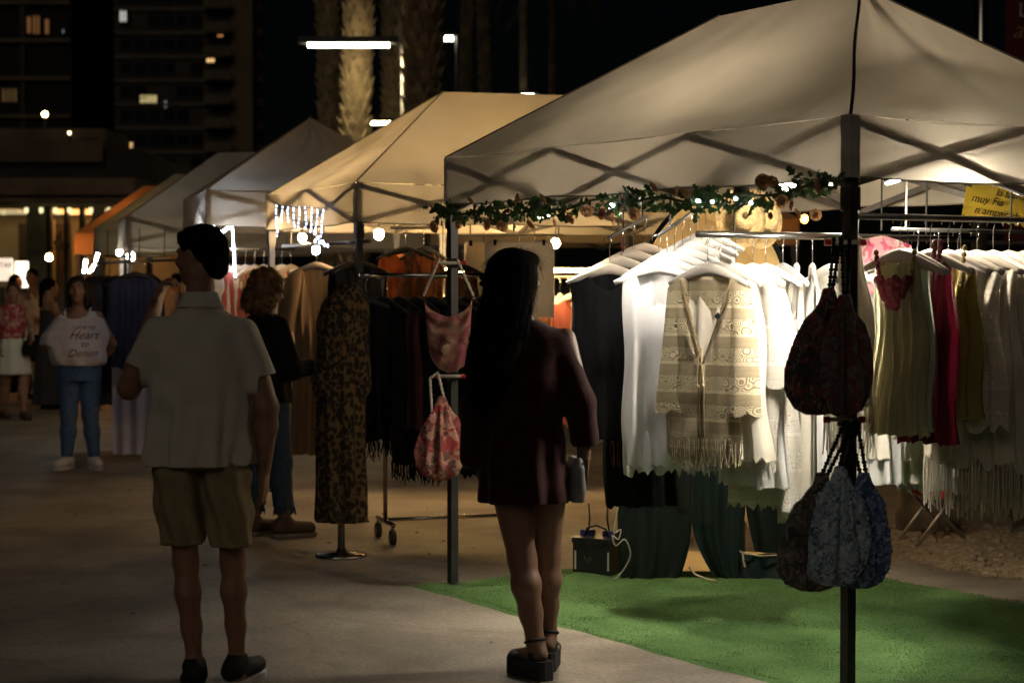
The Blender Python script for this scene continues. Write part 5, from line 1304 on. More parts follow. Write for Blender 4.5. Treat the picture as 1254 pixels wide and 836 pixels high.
for (x, y, Y, w, h, m, lab, tp, sd) in ((1006, 588, 7.06, 0.24, 0.42, FLOR_G, 'dark grey speckled sack bag at the bottom of the corner post', -0.035, 5), (1058, 588, 7.08, 0.20, 0.41, BLUEP, 'blue dotted sack bag at the bottom of the corner post', -0.01, 6), (1029, 580, 6.99, 0.21, 0.42, BATIK, 'pale blue batik sack bag between the grey and blue bags', -0.02, 7)):
    q = at(x, y, Y); tx = rpst.x - 0.02 - q.x; tzz = hz2 - q.z
    sack(q, w, h, m, lab, [((-0.008, 0, 0), (tx * 0.9 - 0.02, 0.0, tzz)), ((0.012, 0, 0), (tx * 0.9 + 0.015, 0.0, tzz))], BLACK, seed=sd, tip=tp)

# ================================================================== POP-UP CHANGING CABIN, HATS, SIGN
YC = 9.94
cb = empty('changing_cabin', (at(872, 346, YC).x, YC, 0), 0, 'arched pop-up changing cabin, tan inside, with dark green front flaps', 'cabin')
TANC = mat('cabin_tan', (0.58, 0.42, 0.20), 0.85, 0.1, 3, 0.1, 90, trans=0.15); GREEN = mat('cabin_green', (0.0045, 0.010, 0.008), 0.75, 0.3, 4, 0.2, 60, spec=0.3)
def arch(t, hw=0.44, z1=1.28, z2=2.03):
    """outline from the ground up one side, over, and down; t in 0..1"""
    if t < 0.25: return Vector((-hw * (0.96 + 0.04 * t * 4), 0, z1 * t * 4))
    if t > 0.75: return Vector((hw * (0.96 + 0.04 * (1 - t) * 4), 0, z1 * (1 - t) * 4))
    a = math.pi * (0.75 - t) / 0.5
    return Vector((hw * math.cos(a), 0, z1 + (z2 - z1) * math.sin(a)))
def shell(p, q):
    v = arch(p); k = 1 - 0.06 * q
    return (v.x * k, 0.78 * q, v.z * (1 - 0.04 * q))
MB().grid(shell, 40, 10).build('shell', TANC, cb, True)
def backf(p, q):
    v = arch(p); return (v.x * 0.94 * (1 - q), 0.78 + 0.05 * math.sin(math.pi * q) * 0.5, (v.z * 0.96) * (1 - q) + 0.7 * q)
MB().grid(backf, 40, 8).build('back_panel', TANC, cb, True)
MB().tube([arch(i / 48) + Vector((0, -0.01, 0)) for i in range(49)], 0.014, 8).build('rim', BLACK, cb, True)
MB().grid(lambda p, q: ((p - 0.5) * 0.84, 0.02 + 0.74 * q, 0.040 + 0.004 * math.sin(p * 20) * q), 10, 8).build('floor_sheet', TANC, cb, True)
cx = cb.location.x
bulb(Vector(cb.location) + Vector((0.1, 0.42, 1.22)), 0.03, (1.0, 0.84, 0.56), 24, 'unseen warm bulb added to light the inside of the changing cabin', cord=0.7)  # added bulb, hidden by the clothes; makes the tan inside show at the gaps
def pxx(x): return (x - 627) / FPX * YC - cx
def pz(y): return CAMH + (346 - y) / FPX * YC
def flap(name, L, Rr, y0, y1, m, bulge=0.03, ph=0.0):
    """L and Rr: left and right edge x (photo pixels) as functions of t from the top to the hem"""
    def fn(p, t):
        x = L(t) + (Rr(t) - L(t)) * p
        return (pxx(x), -0.03 - bulge * math.sin(math.pi * p) * (0.4 + 0.6 * t) - 0.014 * math.sin(p * 13 + ph + 2 * t) - 0.008 * math.sin(p * 29 + ph), max(0.014, pz(y0 + (y1 - y0) * t)) + 0.0)
    MB().grid(fn, 22, 24).build(name, m, cb, True)
sm = lambda t, a: max(0.0, (t - a) / (1 - a))
flap('flap', lambda t: 756 + 4 * sm(t, 0.8), lambda t: 847 - 15 * sm(t, 0.76) ** 1.8, 420, 710, GREEN, 0.035)
flap('flap', lambda t: 847 + 32 * sm(t, 0.76) ** 1.5, lambda t: 913 - 6 * sm(t, 0.7), 415, 713, mat('cabin_green_front', (0.005, 0.016, 0.014), 0.75, 0.3, 4, 0.2, 60, spec=0.3), 0.03, 1.0)
flap('flap', lambda t: 912 + 13 * sm(t, 0.74) ** 1.4, lambda t: 986, 415, 676, GREEN, 0.02, 2.0)
flap('bottom_band', lambda t: 889 + 6 * t, lambda t: 986, 677, 712, MATS['cabin_green_front'], 0.05, 3.0)
MB().tube([Vector((pxx(x), -0.075 - 0.004 * math.sin(x), pz(y))) for x, y in ((905, 673), (911, 676), (930, 679), (955, 678), (985, 674))], 0.006, 6).build('cord', mat('cord_pale', (0.45, 0.38, 0.26), 0.9), cb)
MB().tube([Vector((pxx(908), -0.08, pz(674))), Vector((pxx(909), -0.085, pz(684))), Vector((pxx(911), -0.085, pz(692)))], 0.006, 6).build('cord', MATS['cord_pale'], cb)
MB().tube([Vector((pxx(843), -0.08, pz(692))), Vector((pxx(850), -0.09, 0.04)), Vector((pxx(862), -0.13, 0.022)), Vector((pxx(874), -0.17, 0.016))], 0.006, 6).build('cord', MATS['cord_pale'], cb)
def hat(p, r, label, rot):
    e = empty('straw_hat', p, 0, label, 'hat', 'straw hats')
    e.rotation_euler = rot
    STRAW = mat('straw', (0.29, 0.20, 0.09), 0.85, 0.4, 40, 0.8, 120)
    prof = [(r, 0.012), (r * 0.93, -0.004), (r * 0.72, 0.0), (r * 0.56, 0.004), (r * 0.52, 0.04), (r * 0.47, 0.085), (r * 0.30, 0.10), (r * 0.12, 0.088)]
    vs = MB()
    def fn(a, q):
        i = q * (len(prof) - 1); k = min(int(i), len(prof) - 2); f = i - k
        rr = prof[k][0] * (1 - f) + prof[k + 1][0] * f; z = prof[k][1] * (1 - f) + prof[k + 1][1] * f
        th = a * 2 * math.pi
        return (rr * math.cos(th), rr * math.sin(th) * 1.12, z + (0.014 * math.cos(2 * th) if q < 0.3 else 0))
    vs.grid(fn, 32, 20).build('straw_body', STRAW, e, True)
    MB().grid(lambda a, q: (r * (0.535 - 0.012 * q) * math.cos(a * 6.2832), r * 1.12 * (0.535 - 0.012 * q) * math.sin(a * 6.2832), 0.008 + 0.022 * q), 32, 2).build('hat_band', mat('hat_band', (0.22, 0.12, 0.05), 0.8), e, True)
hat(at(905, 268, 9.45), 0.135, 'round straw hat with woven holes hung under the garland', (R(82), 0, R(14)))
hat(at(929, 268, 9.60), 0.14, 'second straw hat tucked behind the first', (R(82), 0, R(35)))
# yellow handwritten sign
sg = empty('paper_sign', at(1222, 250, 9.0), 0, 'yellow handwritten paper sign hanging under the tent roof', 'sign')
sg.rotation_euler = (0, R(9), R(8))
def sfn(p, q):
    j = 0.008 * math.sin(p * 60) if q in (0, 1) else 0
    return ((p - 0.5) * 0.34, 0.006 * math.sin(p * 5), (q - 0.5) * 0.165 + j)
MB().grid(sfn, 36, 8).build('paper', mat('paper_yellow', (0.72, 0.50, 0.05), 0.8, 0.1, 5, trans=0.25), sg, True)
for s, xx, z_, sz in (('la facha', 0.05, 0.052, 0.05), ('muy Fia', -0.06, 0.008, 0.052), ('n amparada', 0.0, -0.045, 0.05)):
    o = link('lettering', text_mesh(s, sz, 0.3, 'CENTER', 0.0008), mat('ink_black', (0.015, 0.012, 0.01), 0.7), sg, (xx, -0.012, z_)); o.rotation_euler = (R(90), 0, 0)
for s in (-1, 1): MB().tube([(0.15 * s, 0, 0.09), (0.15 * s, 0, 0.35)], 0.002, 4).build('string', ROPEW, sg)

# ================================================================== THINGS ON THE GROUND
# battery with cables
bt = empty('car_battery', gp(731, 703), R(-24), 'black car battery with a handle and cables standing on the turf edge', 'battery')
BB = mat('battery_black', (0.018, 0.018, 0.019), 0.4, 0.3, 20)
MB().box((0, 0, 0.085 + 0.008), (0.22, 0.15, 0.17)).build('case', BB, bt)
MB().box((0, 0, 0.192), (0.232, 0.162, 0.026), taper=0.97).build('lid', BB, bt)
for i in range(7): MB().box((-0.09 + 0.03 * i, -0.078, 0.17), (0.006, 0.008, 0.05)).build('rib', BB, bt)
for s in (-1, 1):
    MB().box((s * 0.095, -0.0775, 0.085), (0.009, 0.004, 0.10)).build('label_strip', mat('strip_pale', (0.5, 0.48, 0.42), 0.6), bt)
    MB().box((s * 0.065, 0.03, 0.222), (0.07, 0.05, 0.032)).build('terminal_cover', mat('terminal_blue', (0.03, 0.035, 0.16), 0.5), bt)
MB().tube([(-0.07, 0, 0.2), (-0.055, -0.01, 0.25), (0, -0.015, 0.268), (0.055, -0.01, 0.25), (0.07, 0, 0.2)], 0.006, 6).build('handle', BB, bt, True)
MB().tube([(-0.045 + 0.004 * t, -0.0765, 0.09 + 0.022 * math.sin(t * 1.3) * math.cos(t * 0.4)) for t in range(12)], 0.0022, 4).build('faded_logo', mat('battery_print', (0.09, 0.09, 0.09), 0.6), bt)
for sgn, rr_ in ((1, 0.02), (-1, -0.03)):
    MB().tube([(sgn * 0.06, 0.03, 0.235), (sgn * 0.05, 0.02, 0.30), (sgn * 0.03 + rr_, 0.03, 0.38)], 0.005, 6).build('cable', BB, bt, True)
# pale cable hanging from the rail to the battery
pc = gp(765, 690); pc.z = 0
cable = []
for x, y in ((768, 570), (764, 590), (758, 615), (753, 640), (752, 652), (760, 648), (757, 660), (750, 655), (754, 668), (765, 660), (772, 676), (768, 690), (757, 700), (750, 708)):
    cable.append(at(x, y, 9.84))
cable[-1].z = 0.015; cable[-2].z = 0.03
top_ = T1(1.5, 0.55, 1.84)
pts = [top_, top_.lerp(cable[0], 0.5)] + cable
cbl = MB()
def smooth_pts(ps, n=6):
    out = []
    ps = [Vector(p) for p in ps]
    for i in range(len(ps) - 1):
        p0, p1, p2, p3 = ps[max(i - 1, 0)], ps[i], ps[i + 1], ps[min(i + 2, len(ps) - 1)]
        for k in range(n):
            t = k / n
            out.append(0.5 * ((2 * p1) + (-p0 + p2) * t + (2 * p0 - 5 * p1 + 4 * p2 - p3) * t * t + (-p0 + 3 * p1 - 3 * p2 + p3) * t ** 3))
    return out + [ps[-1]]
cbl.tube(smooth_pts(pts), 0.004, 5)
o = cbl.build('power_cable', mat('cable_pale', (0.38, 0.36, 0.28), 0.7)); tag(o, 'thin pale cable knotted and trailing down beside the battery', 'cable')
# folding stool
fs = empty('folding_stool', gp(1142, 668), R(12), 'folding metal stool with a red fabric seat behind the turf', 'stool')
for s in (-1, 1):
    MB().tube([(-0.17, s * 0.13, 0.01), (0.11, s * 0.13, 0.36)], 0.010, 8).build('leg', STEEL, fs, True)
    MB().tube([(0.19, s * 0.115, 0.01), (-0.13, s * 0.115, 0.36)], 0.010, 8).build('leg', STEEL, fs, True)
MB().grid(lambda p, q: (-0.13 + 0.24 * p, (q - 0.5) * 0.27, 0.365 - 0.07 * math.sin(math.pi * p)), 12, 6).build('seat', mat('seat_red', (0.55, 0.03, 0.025), 0.8), fs, True)
for x in (-0.13, 0.11): MB().tube([(x, -0.14, 0.362), (x, 0.14, 0.362)], 0.012, 8).build('seat_bar', STEEL, fs, True)
MB().tube([(-0.17, -0.13, 0.01), (-0.17, 0.13, 0.01)], 0.008, 6).build('foot_bar', STEEL, fs)
MB().tube([(0.19, -0.115, 0.01), (0.19, 0.115, 0.01)], 0.008, 6).build('foot_bar', STEEL, fs)
# stone planter block with a plank top
blk = empty('stone_block', gp(1180, 655) + Vector((0, 0.25, 0)), R(-10), 'rough brown stone block at the edge of the gravel', 'block')
STN = mat('rough_stone', (0.12, 0.088, 0.055), 0.95, 0.5, 9, 1.0, 30)
rr = random.Random(5)
k = MB()
def blockf(s0, ax):
    pass
S = Sdf((-0.42, -0.3, -0.02), (0.42, 0.3, 0.40), 0.02)
S.loft([(0.0, 0, 0, 0.36, 0.22), (0.30, 0, 0, 0.34, 0.20), (0.345, 0, 0, 0.33, 0.19)], 0.0, fold=lambda X, Y, Z, T: 0.008 * np.sin(31 * X + 9 * Z) * np.sin(27 * Y + 17 * Z), power=9.0)
S.build('block', STN, blk)
MB().box((0.02, 0, 0.362), (0.60, 0.34, 0.03)).build('top_board', mat('board_wood', (0.16, 0.10, 0.05), 0.8, 0.4, 6, stretch=(1, 12, 1)), blk)
# dark green crate on the block
ct = empty('green_crate', Vector(blk.location) + Vector((0.03, 0.02, 0.378)), R(-8), 'dark green box standing on the stone block', 'box')
MB().box((0, 0, 0.09), (0.26, 0.2, 0.18), taper=0.96).build('box_body', mat('crate_green', (0.014, 0.028, 0.026), 0.6), ct)
MB().box((0, 0, 0.187), (0.27, 0.21, 0.014)).build('lid', MATS['crate_green'], ct)

# ================================================================== PEOPLE
SKIN = mat('skin_warm', (0.27, 0.145, 0.088), 0.55, 0.12, 14, 0.15, 90, spec=0.35)
SKIN2 = mat('skin_tanned', (0.30, 0.15, 0.085), 0.55, 0.12, 14, 0.15, 90, spec=0.35)
HAIRB = mat('hair_black', (0.006, 0.0045, 0.004), 0.85, 0.4, 60, 0.5, 150, stretch=(1, 1, 0.12), spec=0.03)
HAIRC = mat('hair_blond', (0.15, 0.075, 0.03), 0.6, 0.55, 40, 1.0, 70, spec=0.3)
HAIRD = mat('hair_brown', (0.04, 0.022, 0.013), 0.55, 0.4, 50, 0.7, 110, spec=0.3)
def V(*a): return np.array(a, float)
def hframe(c, yaw, pitch=0.0, roll=0.0):
    M = Matrix.Rotation(yaw, 4, 'Z') @ Matrix.Rotation(pitch, 4, 'X') @ Matrix.Rotation(roll, 4, 'Y')
    c = Vector(c)
    return (lambda x, y, z: tuple(c + M @ Vector((x, y, z)))), M
def head(S, c, yaw, pitch=0.0, sc=1.0, female=False):
    P, M = hframe(c, yaw, pitch)
    q = lambda x, y, z: P(x * sc, y * sc, z * sc)
    r = lambda *a: tuple(v * sc for v in a)
    S.ell(q(0, -0.012, 0.025), r(0.073, 0.094, 0.088), 0.02, M)
    S.ell(q(0, 0.030, -0.030), r(0.057, 0.066, 0.080), 0.03, M)
    S.ell(q(0, 0.060, -0.088), r(0.026 if female else 0.032, 0.028, 0.022), 0.025, M)
    S.cone(q(0, 0.094, 0.016), q(0, 0.112, -0.020), 0.008 * sc, 0.013 * sc, 0.012)
    S.cone(q(-0.011, 0.100, -0.024), q(0.011, 0.100, -0.024), 0.009 * sc, 0.009 * sc, 0.010)
    S.ell(q(0, 0.082, 0.026), r(0.048, 0.016, 0.010), 0.015, M)
    S.ell(q(0, 0.090, -0.048), r(0.023, 0.011, 0.006), 0.008, M)
    S.ell(q(0, 0.089, -0.058), r(0.020, 0.011, 0.006), 0.008, M)
    for s in (-1, 1):
        S.ell(q(s * 0.031, 0.096, 0.008), r(0.016, 0.012, 0.009), 0.012, M, sub=True)
        S.ell(q(s * 0.045, 0.066, -0.018), r(0.020, 0.022, 0.018), 0.02, M)
        S.ell(q(s * 0.076, -0.002, -0.006), r(0.009, 0.020, 0.031), 0.008, M)
        S.ell(q(s * 0.083, 0.004, -0.004), r(0.006, 0.011, 0.018), 0.006, M, sub=True)
def eyes(parent, c, yaw, pitch=0.0, sc=1.0, browm=None):
    P, M = hframe(c, yaw, pitch)
    for s in (-1, 1):
        MB().ball(P(s * 0.031 * sc, 0.0835 * sc, 0.007 * sc), (0.0105 * sc, 0.009 * sc, 0.0065 * sc), 10, 7).build('eye', mat('eye_white', (0.32, 0.28, 0.25), 0.4), parent, True)
        MB().ball(P(s * 0.031 * sc, 0.0895 * sc, 0.007 * sc), (0.0058 * sc, 0.0045 * sc, 0.0055 * sc), 8, 5).build('iris', mat('eye_dark', (0.03, 0.018, 0.012), 0.2), parent, True)
        MB().tube([P((s * 0.016) * sc, 0.100 * sc, 0.030 * sc), P(s * 0.033 * sc, 0.097 * sc, 0.035 * sc), P(s * 0.050 * sc, 0.084 * sc, 0.029 * sc)], 0.004 * sc, 5).build('eyebrow', browm or HAIRD, parent)
    MB().tube([P(-0.022 * sc, 0.097 * sc, -0.052 * sc), P(0, 0.104 * sc, -0.050 * sc), P(0.022 * sc, 0.097 * sc, -0.052 * sc)], [0.003 * sc, 0.006 * sc, 0.003 * sc], 6).build('lips', mat('lip', (0.28, 0.09, 0.075), 0.5), parent, True)
def hand(S, w, d, n, side, curl=0.5, sc=1.0):
    """w wrist, d towards the fingers, n palm normal (fingers curl to it), side: thumb direction"""
    w, d, n = Vector(w), Vector(d).normalized(), Vector(n).normalized()
    n = (n - d * n.dot(d)).normalized(); t = Vector(side); t = (t - d * t.dot(d) - n * t.dot(n)).normalized()
    for k in range(4):
        o = (1.5 - k) * 0.019 * sc
        kn = w + d * (0.088 - 0.004 * abs(k - 1)) * sc + t * o
        S.cone(tuple(w + t * o * 0.7), tuple(kn), 0.015 * sc, 0.0115 * sc, 0.012)
        L = (0.072, 0.080, 0.074, 0.058)[k] * sc; p = kn; a = curl * 0.5
        for j, f in enumerate((0.46, 0.30, 0.24)):
            dd = (d * math.cos(a) + n * math.sin(a)).normalized()
            q = p + dd * L * f
            S.cone(tuple(p), tuple(q), (0.0098 - 0.0008 * j) * sc, (0.0092 - 0.0008 * j) * sc, 0.005); p = q; a += curl * 0.75
    p = w + d * 0.025 * sc + t * 0.022 * sc; q = p + (d * 0.6 + t * 0.75 + n * 0.25).normalized() * 0.045 * sc; r = q + (d * 0.9 + t * 0.15 + n * 0.35).normalized() * 0.042 * sc
    S.cone(tuple(p), tuple(q), 0.0145 * sc, 0.0115 * sc, 0.012); S.cone(tuple(q), tuple(r), 0.0112 * sc, 0.0088 * sc, 0.006)
def leg(S, hip, kn, an, k=1.0):
    hip, kn, an = V(*hip), V(*kn), V(*an)
    S.cone(hip, kn, 0.085 * k, 0.056 * k, 0.03)
    cb_ = kn + (an - kn) * 0.30 + V(0, -0.018, 0)
    S.chain([kn, cb_, kn + (an - kn) * 0.65, an], [0.052 * k, 0.056 * k, 0.044 * k, 0.036 * k], 0.03)
def foot(S, an, d, k=1.0):
    an = V(*an); d = V(*d); d = d / np.linalg.norm(d)
    S.cone(an, V(an[0], an[1], 0.045) - d * 0.035, 0.036 * k, 0.034 * k, 0.02)
    S.cone(V(an[0], an[1], 0.05) - d * 0.02, V(an[0], an[1], 0.032) + d * 0.14, 0.036 * k, 0.027 * k, 0.025)
def arm(S, sh, el, wr, k=1.0):
    S.chain([sh, el], [0.052 * k, 0.041 * k], 0.03)
    el, wr = V(*el), V(*wr)
    S.chain([el, el + (wr - el) * 0.3, wr], [0.040 * k, 0.042 * k, 0.026 * k], 0.02)
def shoe(parent, an, d, m, sole=None, sh=0.03, top=0.09, k=1.0, name='shoe', L=0.16):
    an = V(*an); d = V(*d); d = d / np.linalg.norm(d)
    lo, hi = an + V(-0.3, -0.3, 0), an + V(0.3, 0.3, 0); lo[2] = 0; hi[2] = top + 0.09
    S = Sdf(lo, hi, 0.008)
    S.cone(V(an[0], an[1], top), V(an[0], an[1], 0.055 + sh * 0.3) - d * 0.04, 0.050 * k, 0.043 * k, 0.02)
    S.cone(V(an[0], an[1], 0.055 + sh * 0.3) - d * 0.03, V(an[0], an[1], 0.042 + sh * 0.5) + d * L, 0.047 * k, 0.038 * k, 0.03)
    S.clip_below(lambda X, Y: sh * 0.9 + 0 * X)
    o = S.build(name, m, parent)
    s = MB(); n = Vector((-d[1], d[0], 0)); dv = Vector(d); c0 = Vector((an[0], an[1], 0))
    pts = []
    for t, w in ((-0.088, 0.018), (-0.075, 0.036), (-0.03, 0.044), (0.05, 0.045), (L - 0.02, 0.047), (L + 0.02, 0.036), (L + 0.042, 0.014)):
        pts.append((t, w * k))
    ring = [c0 + dv * t + n * w for t, w in pts] + [c0 + dv * t - n * w for t, w in reversed(pts)]
    N = len(ring)
    s.add([(p.x, p.y, 0.003) for p in ring] + [(p.x, p.y, sh) for p in ring], [tuple(range(N))[::-1], tuple(N + i for i in range(N))] + [(i, (i + 1) % N, N + (i + 1) % N, N + i) for i in range(N)])
    s.build('sole', sole or m, o)
    return o
def folds(n, a, z0, z1, ph=0.0, tw=3.0, n2=None):
    n2 = n2 or int(n * 1.7)
    def f(X, Y, Z, T):
        g = np.clip((Z - z0) / (z1 - z0), 0, 1)
        return a * (0.35 + 0.65 * g) * (np.sin(n * T + ph + tw * Z) + 0.6 * np.sin(n2 * T - ph * 2 + 5 * Z))
    return f
def torso(S, rows, k=0.03): S.loft(rows, k)

def strands(hair_obj, parent, n, L, w, m, flow, seed=1, lift=0.25):
    """fine locks lying over a hair shape; flow(co) gives the combing direction"""
    rr = random.Random(seed); me = hair_obj.data; nv = len(me.vertices); k = MB()
    for _ in range(n):
        v = me.vertices[rr.randrange(nv)]; p = v.co.copy(); nn = v.normal.copy()
        f = Vector(flow(p)); f = f + Vector((rr.uniform(-1, 1), rr.uniform(-1, 1), rr.uniform(-1, 1))) * 0.35
        t = f - nn * f.dot(nn)
        if t.length < 1e-4: continue
        t.normalize(); l = L * rr.uniform(0.5, 1.2); sd_ = t.cross(nn) * w * rr.uniform(0.6, 1.3)
        q = p + t * l * 0.5 + nn * l * lift * 0.5; e_ = p + t * l + nn * l * lift * rr.uniform(-0.3, 0.8)
        k.add([p - sd_, p + sd_, q + sd_ * 0.8, q - sd_ * 0.8, e_], [(0, 1, 2, 3), (3, 2, 4)])
    tag(k.build('hair_locks', m, parent), kind='stuff')
# ------------------------------------------------------------------ the tall person in the pale shirt, hand at the mouth
def man_front():
    loc = gp(248, 842)
    hc = (0.0, 0.025, 1.678); hy = R(58)
    S = Sdf((-0.45, -0.28, 0.0), (0.42, 0.36, 1.82), 0.0068)
    head(S, hc, hy, R(-4))
    S.cone((0, -0.002, 1.60), (0, -0.010, 1.45), 0.054, 0.056, 0.03)
    S.loft([(0.86, 0, 0, 0.16, 0.11), (1.0, 0, 0, 0.155, 0.105), (1.2, 0, 0, 0.18, 0.11), (1.36, 0, 0, 0.165, 0.085), (1.43, 0, 0, 0.08, 0.05)], 0.03)
    arm(S, (-0.168, 0, 1.385), (-0.285, 0.05, 1.165), (-0.200, 0.165, 1.475), 1.05)
    hand(S, (-0.200, 0.165, 1.475), (0.30, -0.12, 0.9), (0.9, -0.2, -0.35), (0.1, -1.0, 0.2), 1.0, 1.05)
    arm(S, (0.168, 0, 1.38), (0.256, -0.015, 1.095), (0.236, 0.05, 0.845), 1.08)
    hand(S, (0.236, 0.05, 0.845), (-0.02, 0.18, -1), (-0.9, 0.2, 0), (-0.2, 1, 0), 0.5, 1.05)
    leg(S, (-0.088, 0, 0.88), (-0.062, 0.0, 0.495), (-0.030, 0.0, 0.10), 0.85)
    leg(S, (0.10, 0, 0.88), (0.118, 0.02, 0.495), (0.130, 0.05, 0.10), 0.85)
    foot(S, (-0.030, 0.0, 0.10), (-0.25, 1, 0)); foot(S, (0.130, 0.05, 0.10), (0.3, 1, 0))
    o = S.build('person', SKIN, None, loc, R(2))
    tag(o, 'person in a pale polo shirt and khaki shorts, hand raised to mouth', 'person')
    # hair
    P, M = hframe(hc, hy, R(-4))
    S = Sdf((-0.16, -0.14, 1.52), (0.16, 0.20, 1.84), 0.006)
    nz = lambda X, Y, Z: 0.0012 * np.sin(110 * X + 30 * Z) * np.sin(100 * Y + 25 * X) + 0.001 * np.sin(160 * Z + 90 * X)
    S.ell(P(0, -0.018, 0.036), (0.080, 0.099, 0.090), 0.0, M, fold=nz)
    S.ell(P(0, 0.048, 0.082), (0.050, 0.046, 0.030), 0.03, M, fold=nz)
    S.ell(P(0, -0.075, -0.035), (0.058, 0.038, 0.060), 0.03, M, fold=nz)
    S.ell(P(0, 0.075, -0.055), (0.075, 0.085, 0.112), 0.012, M, sub=True)
    for s in (-1, 1): S.ell(P(s * 0.085, 0.012, -0.022), (0.026, 0.042, 0.050), 0.010, M, sub=True)
    hh = S.build('hair', HAIRB, o)
    cw = P(0, -0.06, 0.10)
    strands(hh, o, 3200, 0.022, 0.0012, HAIRB, lambda p: (p.x - cw[0], p.y - cw[1], (p.z - cw[2]) * 1.0 - 0.02), 3, 0.06)
    # shirt
    S = Sdf((-0.42, -0.24, 0.84), (0.40, 0.24, 1.58), 0.0068)
    def sf(X, Y, Z, T):
        lowr = np.clip((1.25 - Z) / 0.35, 0, 1)
        side = np.exp(-((np.abs(X) - 0.15) / 0.08) ** 2)
        return 0.008 * lowr * np.sin(9 * T + 3 * Z) + 0.005 * lowr * np.sin(17 * T - 6 * Z) + 0.006 * lowr * side * np.sin(30 * X + 18 * Z) + 0.004 * np.clip((Z - 1.2) / 0.2, 0, 1) * np.sin(38 * X - 22 * Z) + 0.004 * np.sin(30 * (Z - 0.5 * X)) * np.exp(-((Z - 1.12) / 0.09) ** 2) + 0.003 * np.sin(40 * Z + 25 * X)
    S.loft([(0.872, -0.010, -0.005, 0.213, 0.140), (0.90, -0.010, -0.005, 0.212, 0.138), (1.0, -0.006, 0, 0.205, 0.130), (1.12, 0, 0, 0.196, 0.125), (1.25, 0, 0, 0.202, 0.125), (1.34, 0, -0.002, 0.196, 0.115), (1.40, 0, -0.004, 0.172, 0.098), (1.445, 0, -0.006, 0.118, 0.082), (1.49, 0, -0.006, 0.078, 0.074)], 0.0, fold=sf)
    S.cone((-0.160, 0, 1.382), (-0.250, 0.035, 1.225), 0.066, 0.062, 0.030)
    S.cone((0.160, 0, 1.378), (0.240, -0.012, 1.19), 0.065, 0.062, 0.030)
    S.clip_below(lambda X, Y: np.where(X < -0.236, 1.252 - (X + 0.25) * 0.40, np.where(X > 0.232, 1.215 + (X - 0.24) * 0.22, -1.0)))
    S.loft([(1.482, 0, -0.010, 0.094, 0.088), (1.505, 0, -0.010, 0.080, 0.077), (1.542, 0, -0.008, 0.066, 0.066)], 0.010, fold=lambda X, Y, Z, T: 0.002 * np.sin(6 * T))
    S.build('shirt', mat('shirt_oatmeal', (0.56, 0.51, 0.43), 0.9, 0.12, 180, 0.25, 260, spec=0.15), o)
    # shorts
    S = Sdf((-0.26, -0.2, 0.53), (0.26, 0.22, 0.96), 0.0068)
    ff = lambda X, Y, Z, T: 0.007 * np.sin(6 * T + 14 * Z) + 0.005 * np.sin(38 * Z + 20 * X)
    S.loft([(0.565, -0.072, 0.0, 0.083, 0.090), (0.70, -0.082, 0.0, 0.092, 0.102), (0.85, -0.090, 0.0, 0.098, 0.112), (0.89, -0.085, 0, 0.085, 0.095), (0.94, -0.08, 0, 0.08, 0.09)], 0.0, fold=ff)
    S.loft([(0.555, 0.114, 0.012, 0.079, 0.088), (0.70, 0.104, 0.006, 0.091, 0.102), (0.85, 0.092, 0.0, 0.096, 0.112), (0.89, 0.08, 0, 0.085, 0.095), (0.94, 0.075, 0, 0.08, 0.09)], 0.02, fold=ff)
    S.build('shorts', mat('shorts_khaki', (0.27, 0.215, 0.12), 0.9, 0.2, 120, 0.3, 200, spec=0.15), o)
    BK = mat('shoe_black', (0.012, 0.012, 0.012), 0.7, 0.3, 30); WS = mat('sole_white', (0.55, 0.53, 0.48), 0.7)
    shoe(o, (-0.030, 0.0, 0.10), (-0.25, 1, 0), BK, BK, 0.026, 0.095, 0.88)
    shoe(o, (0.130, 0.05, 0.10), (0.45, 1, 0), BK, WS, 0.026, 0.10, 0.88)
man_front()

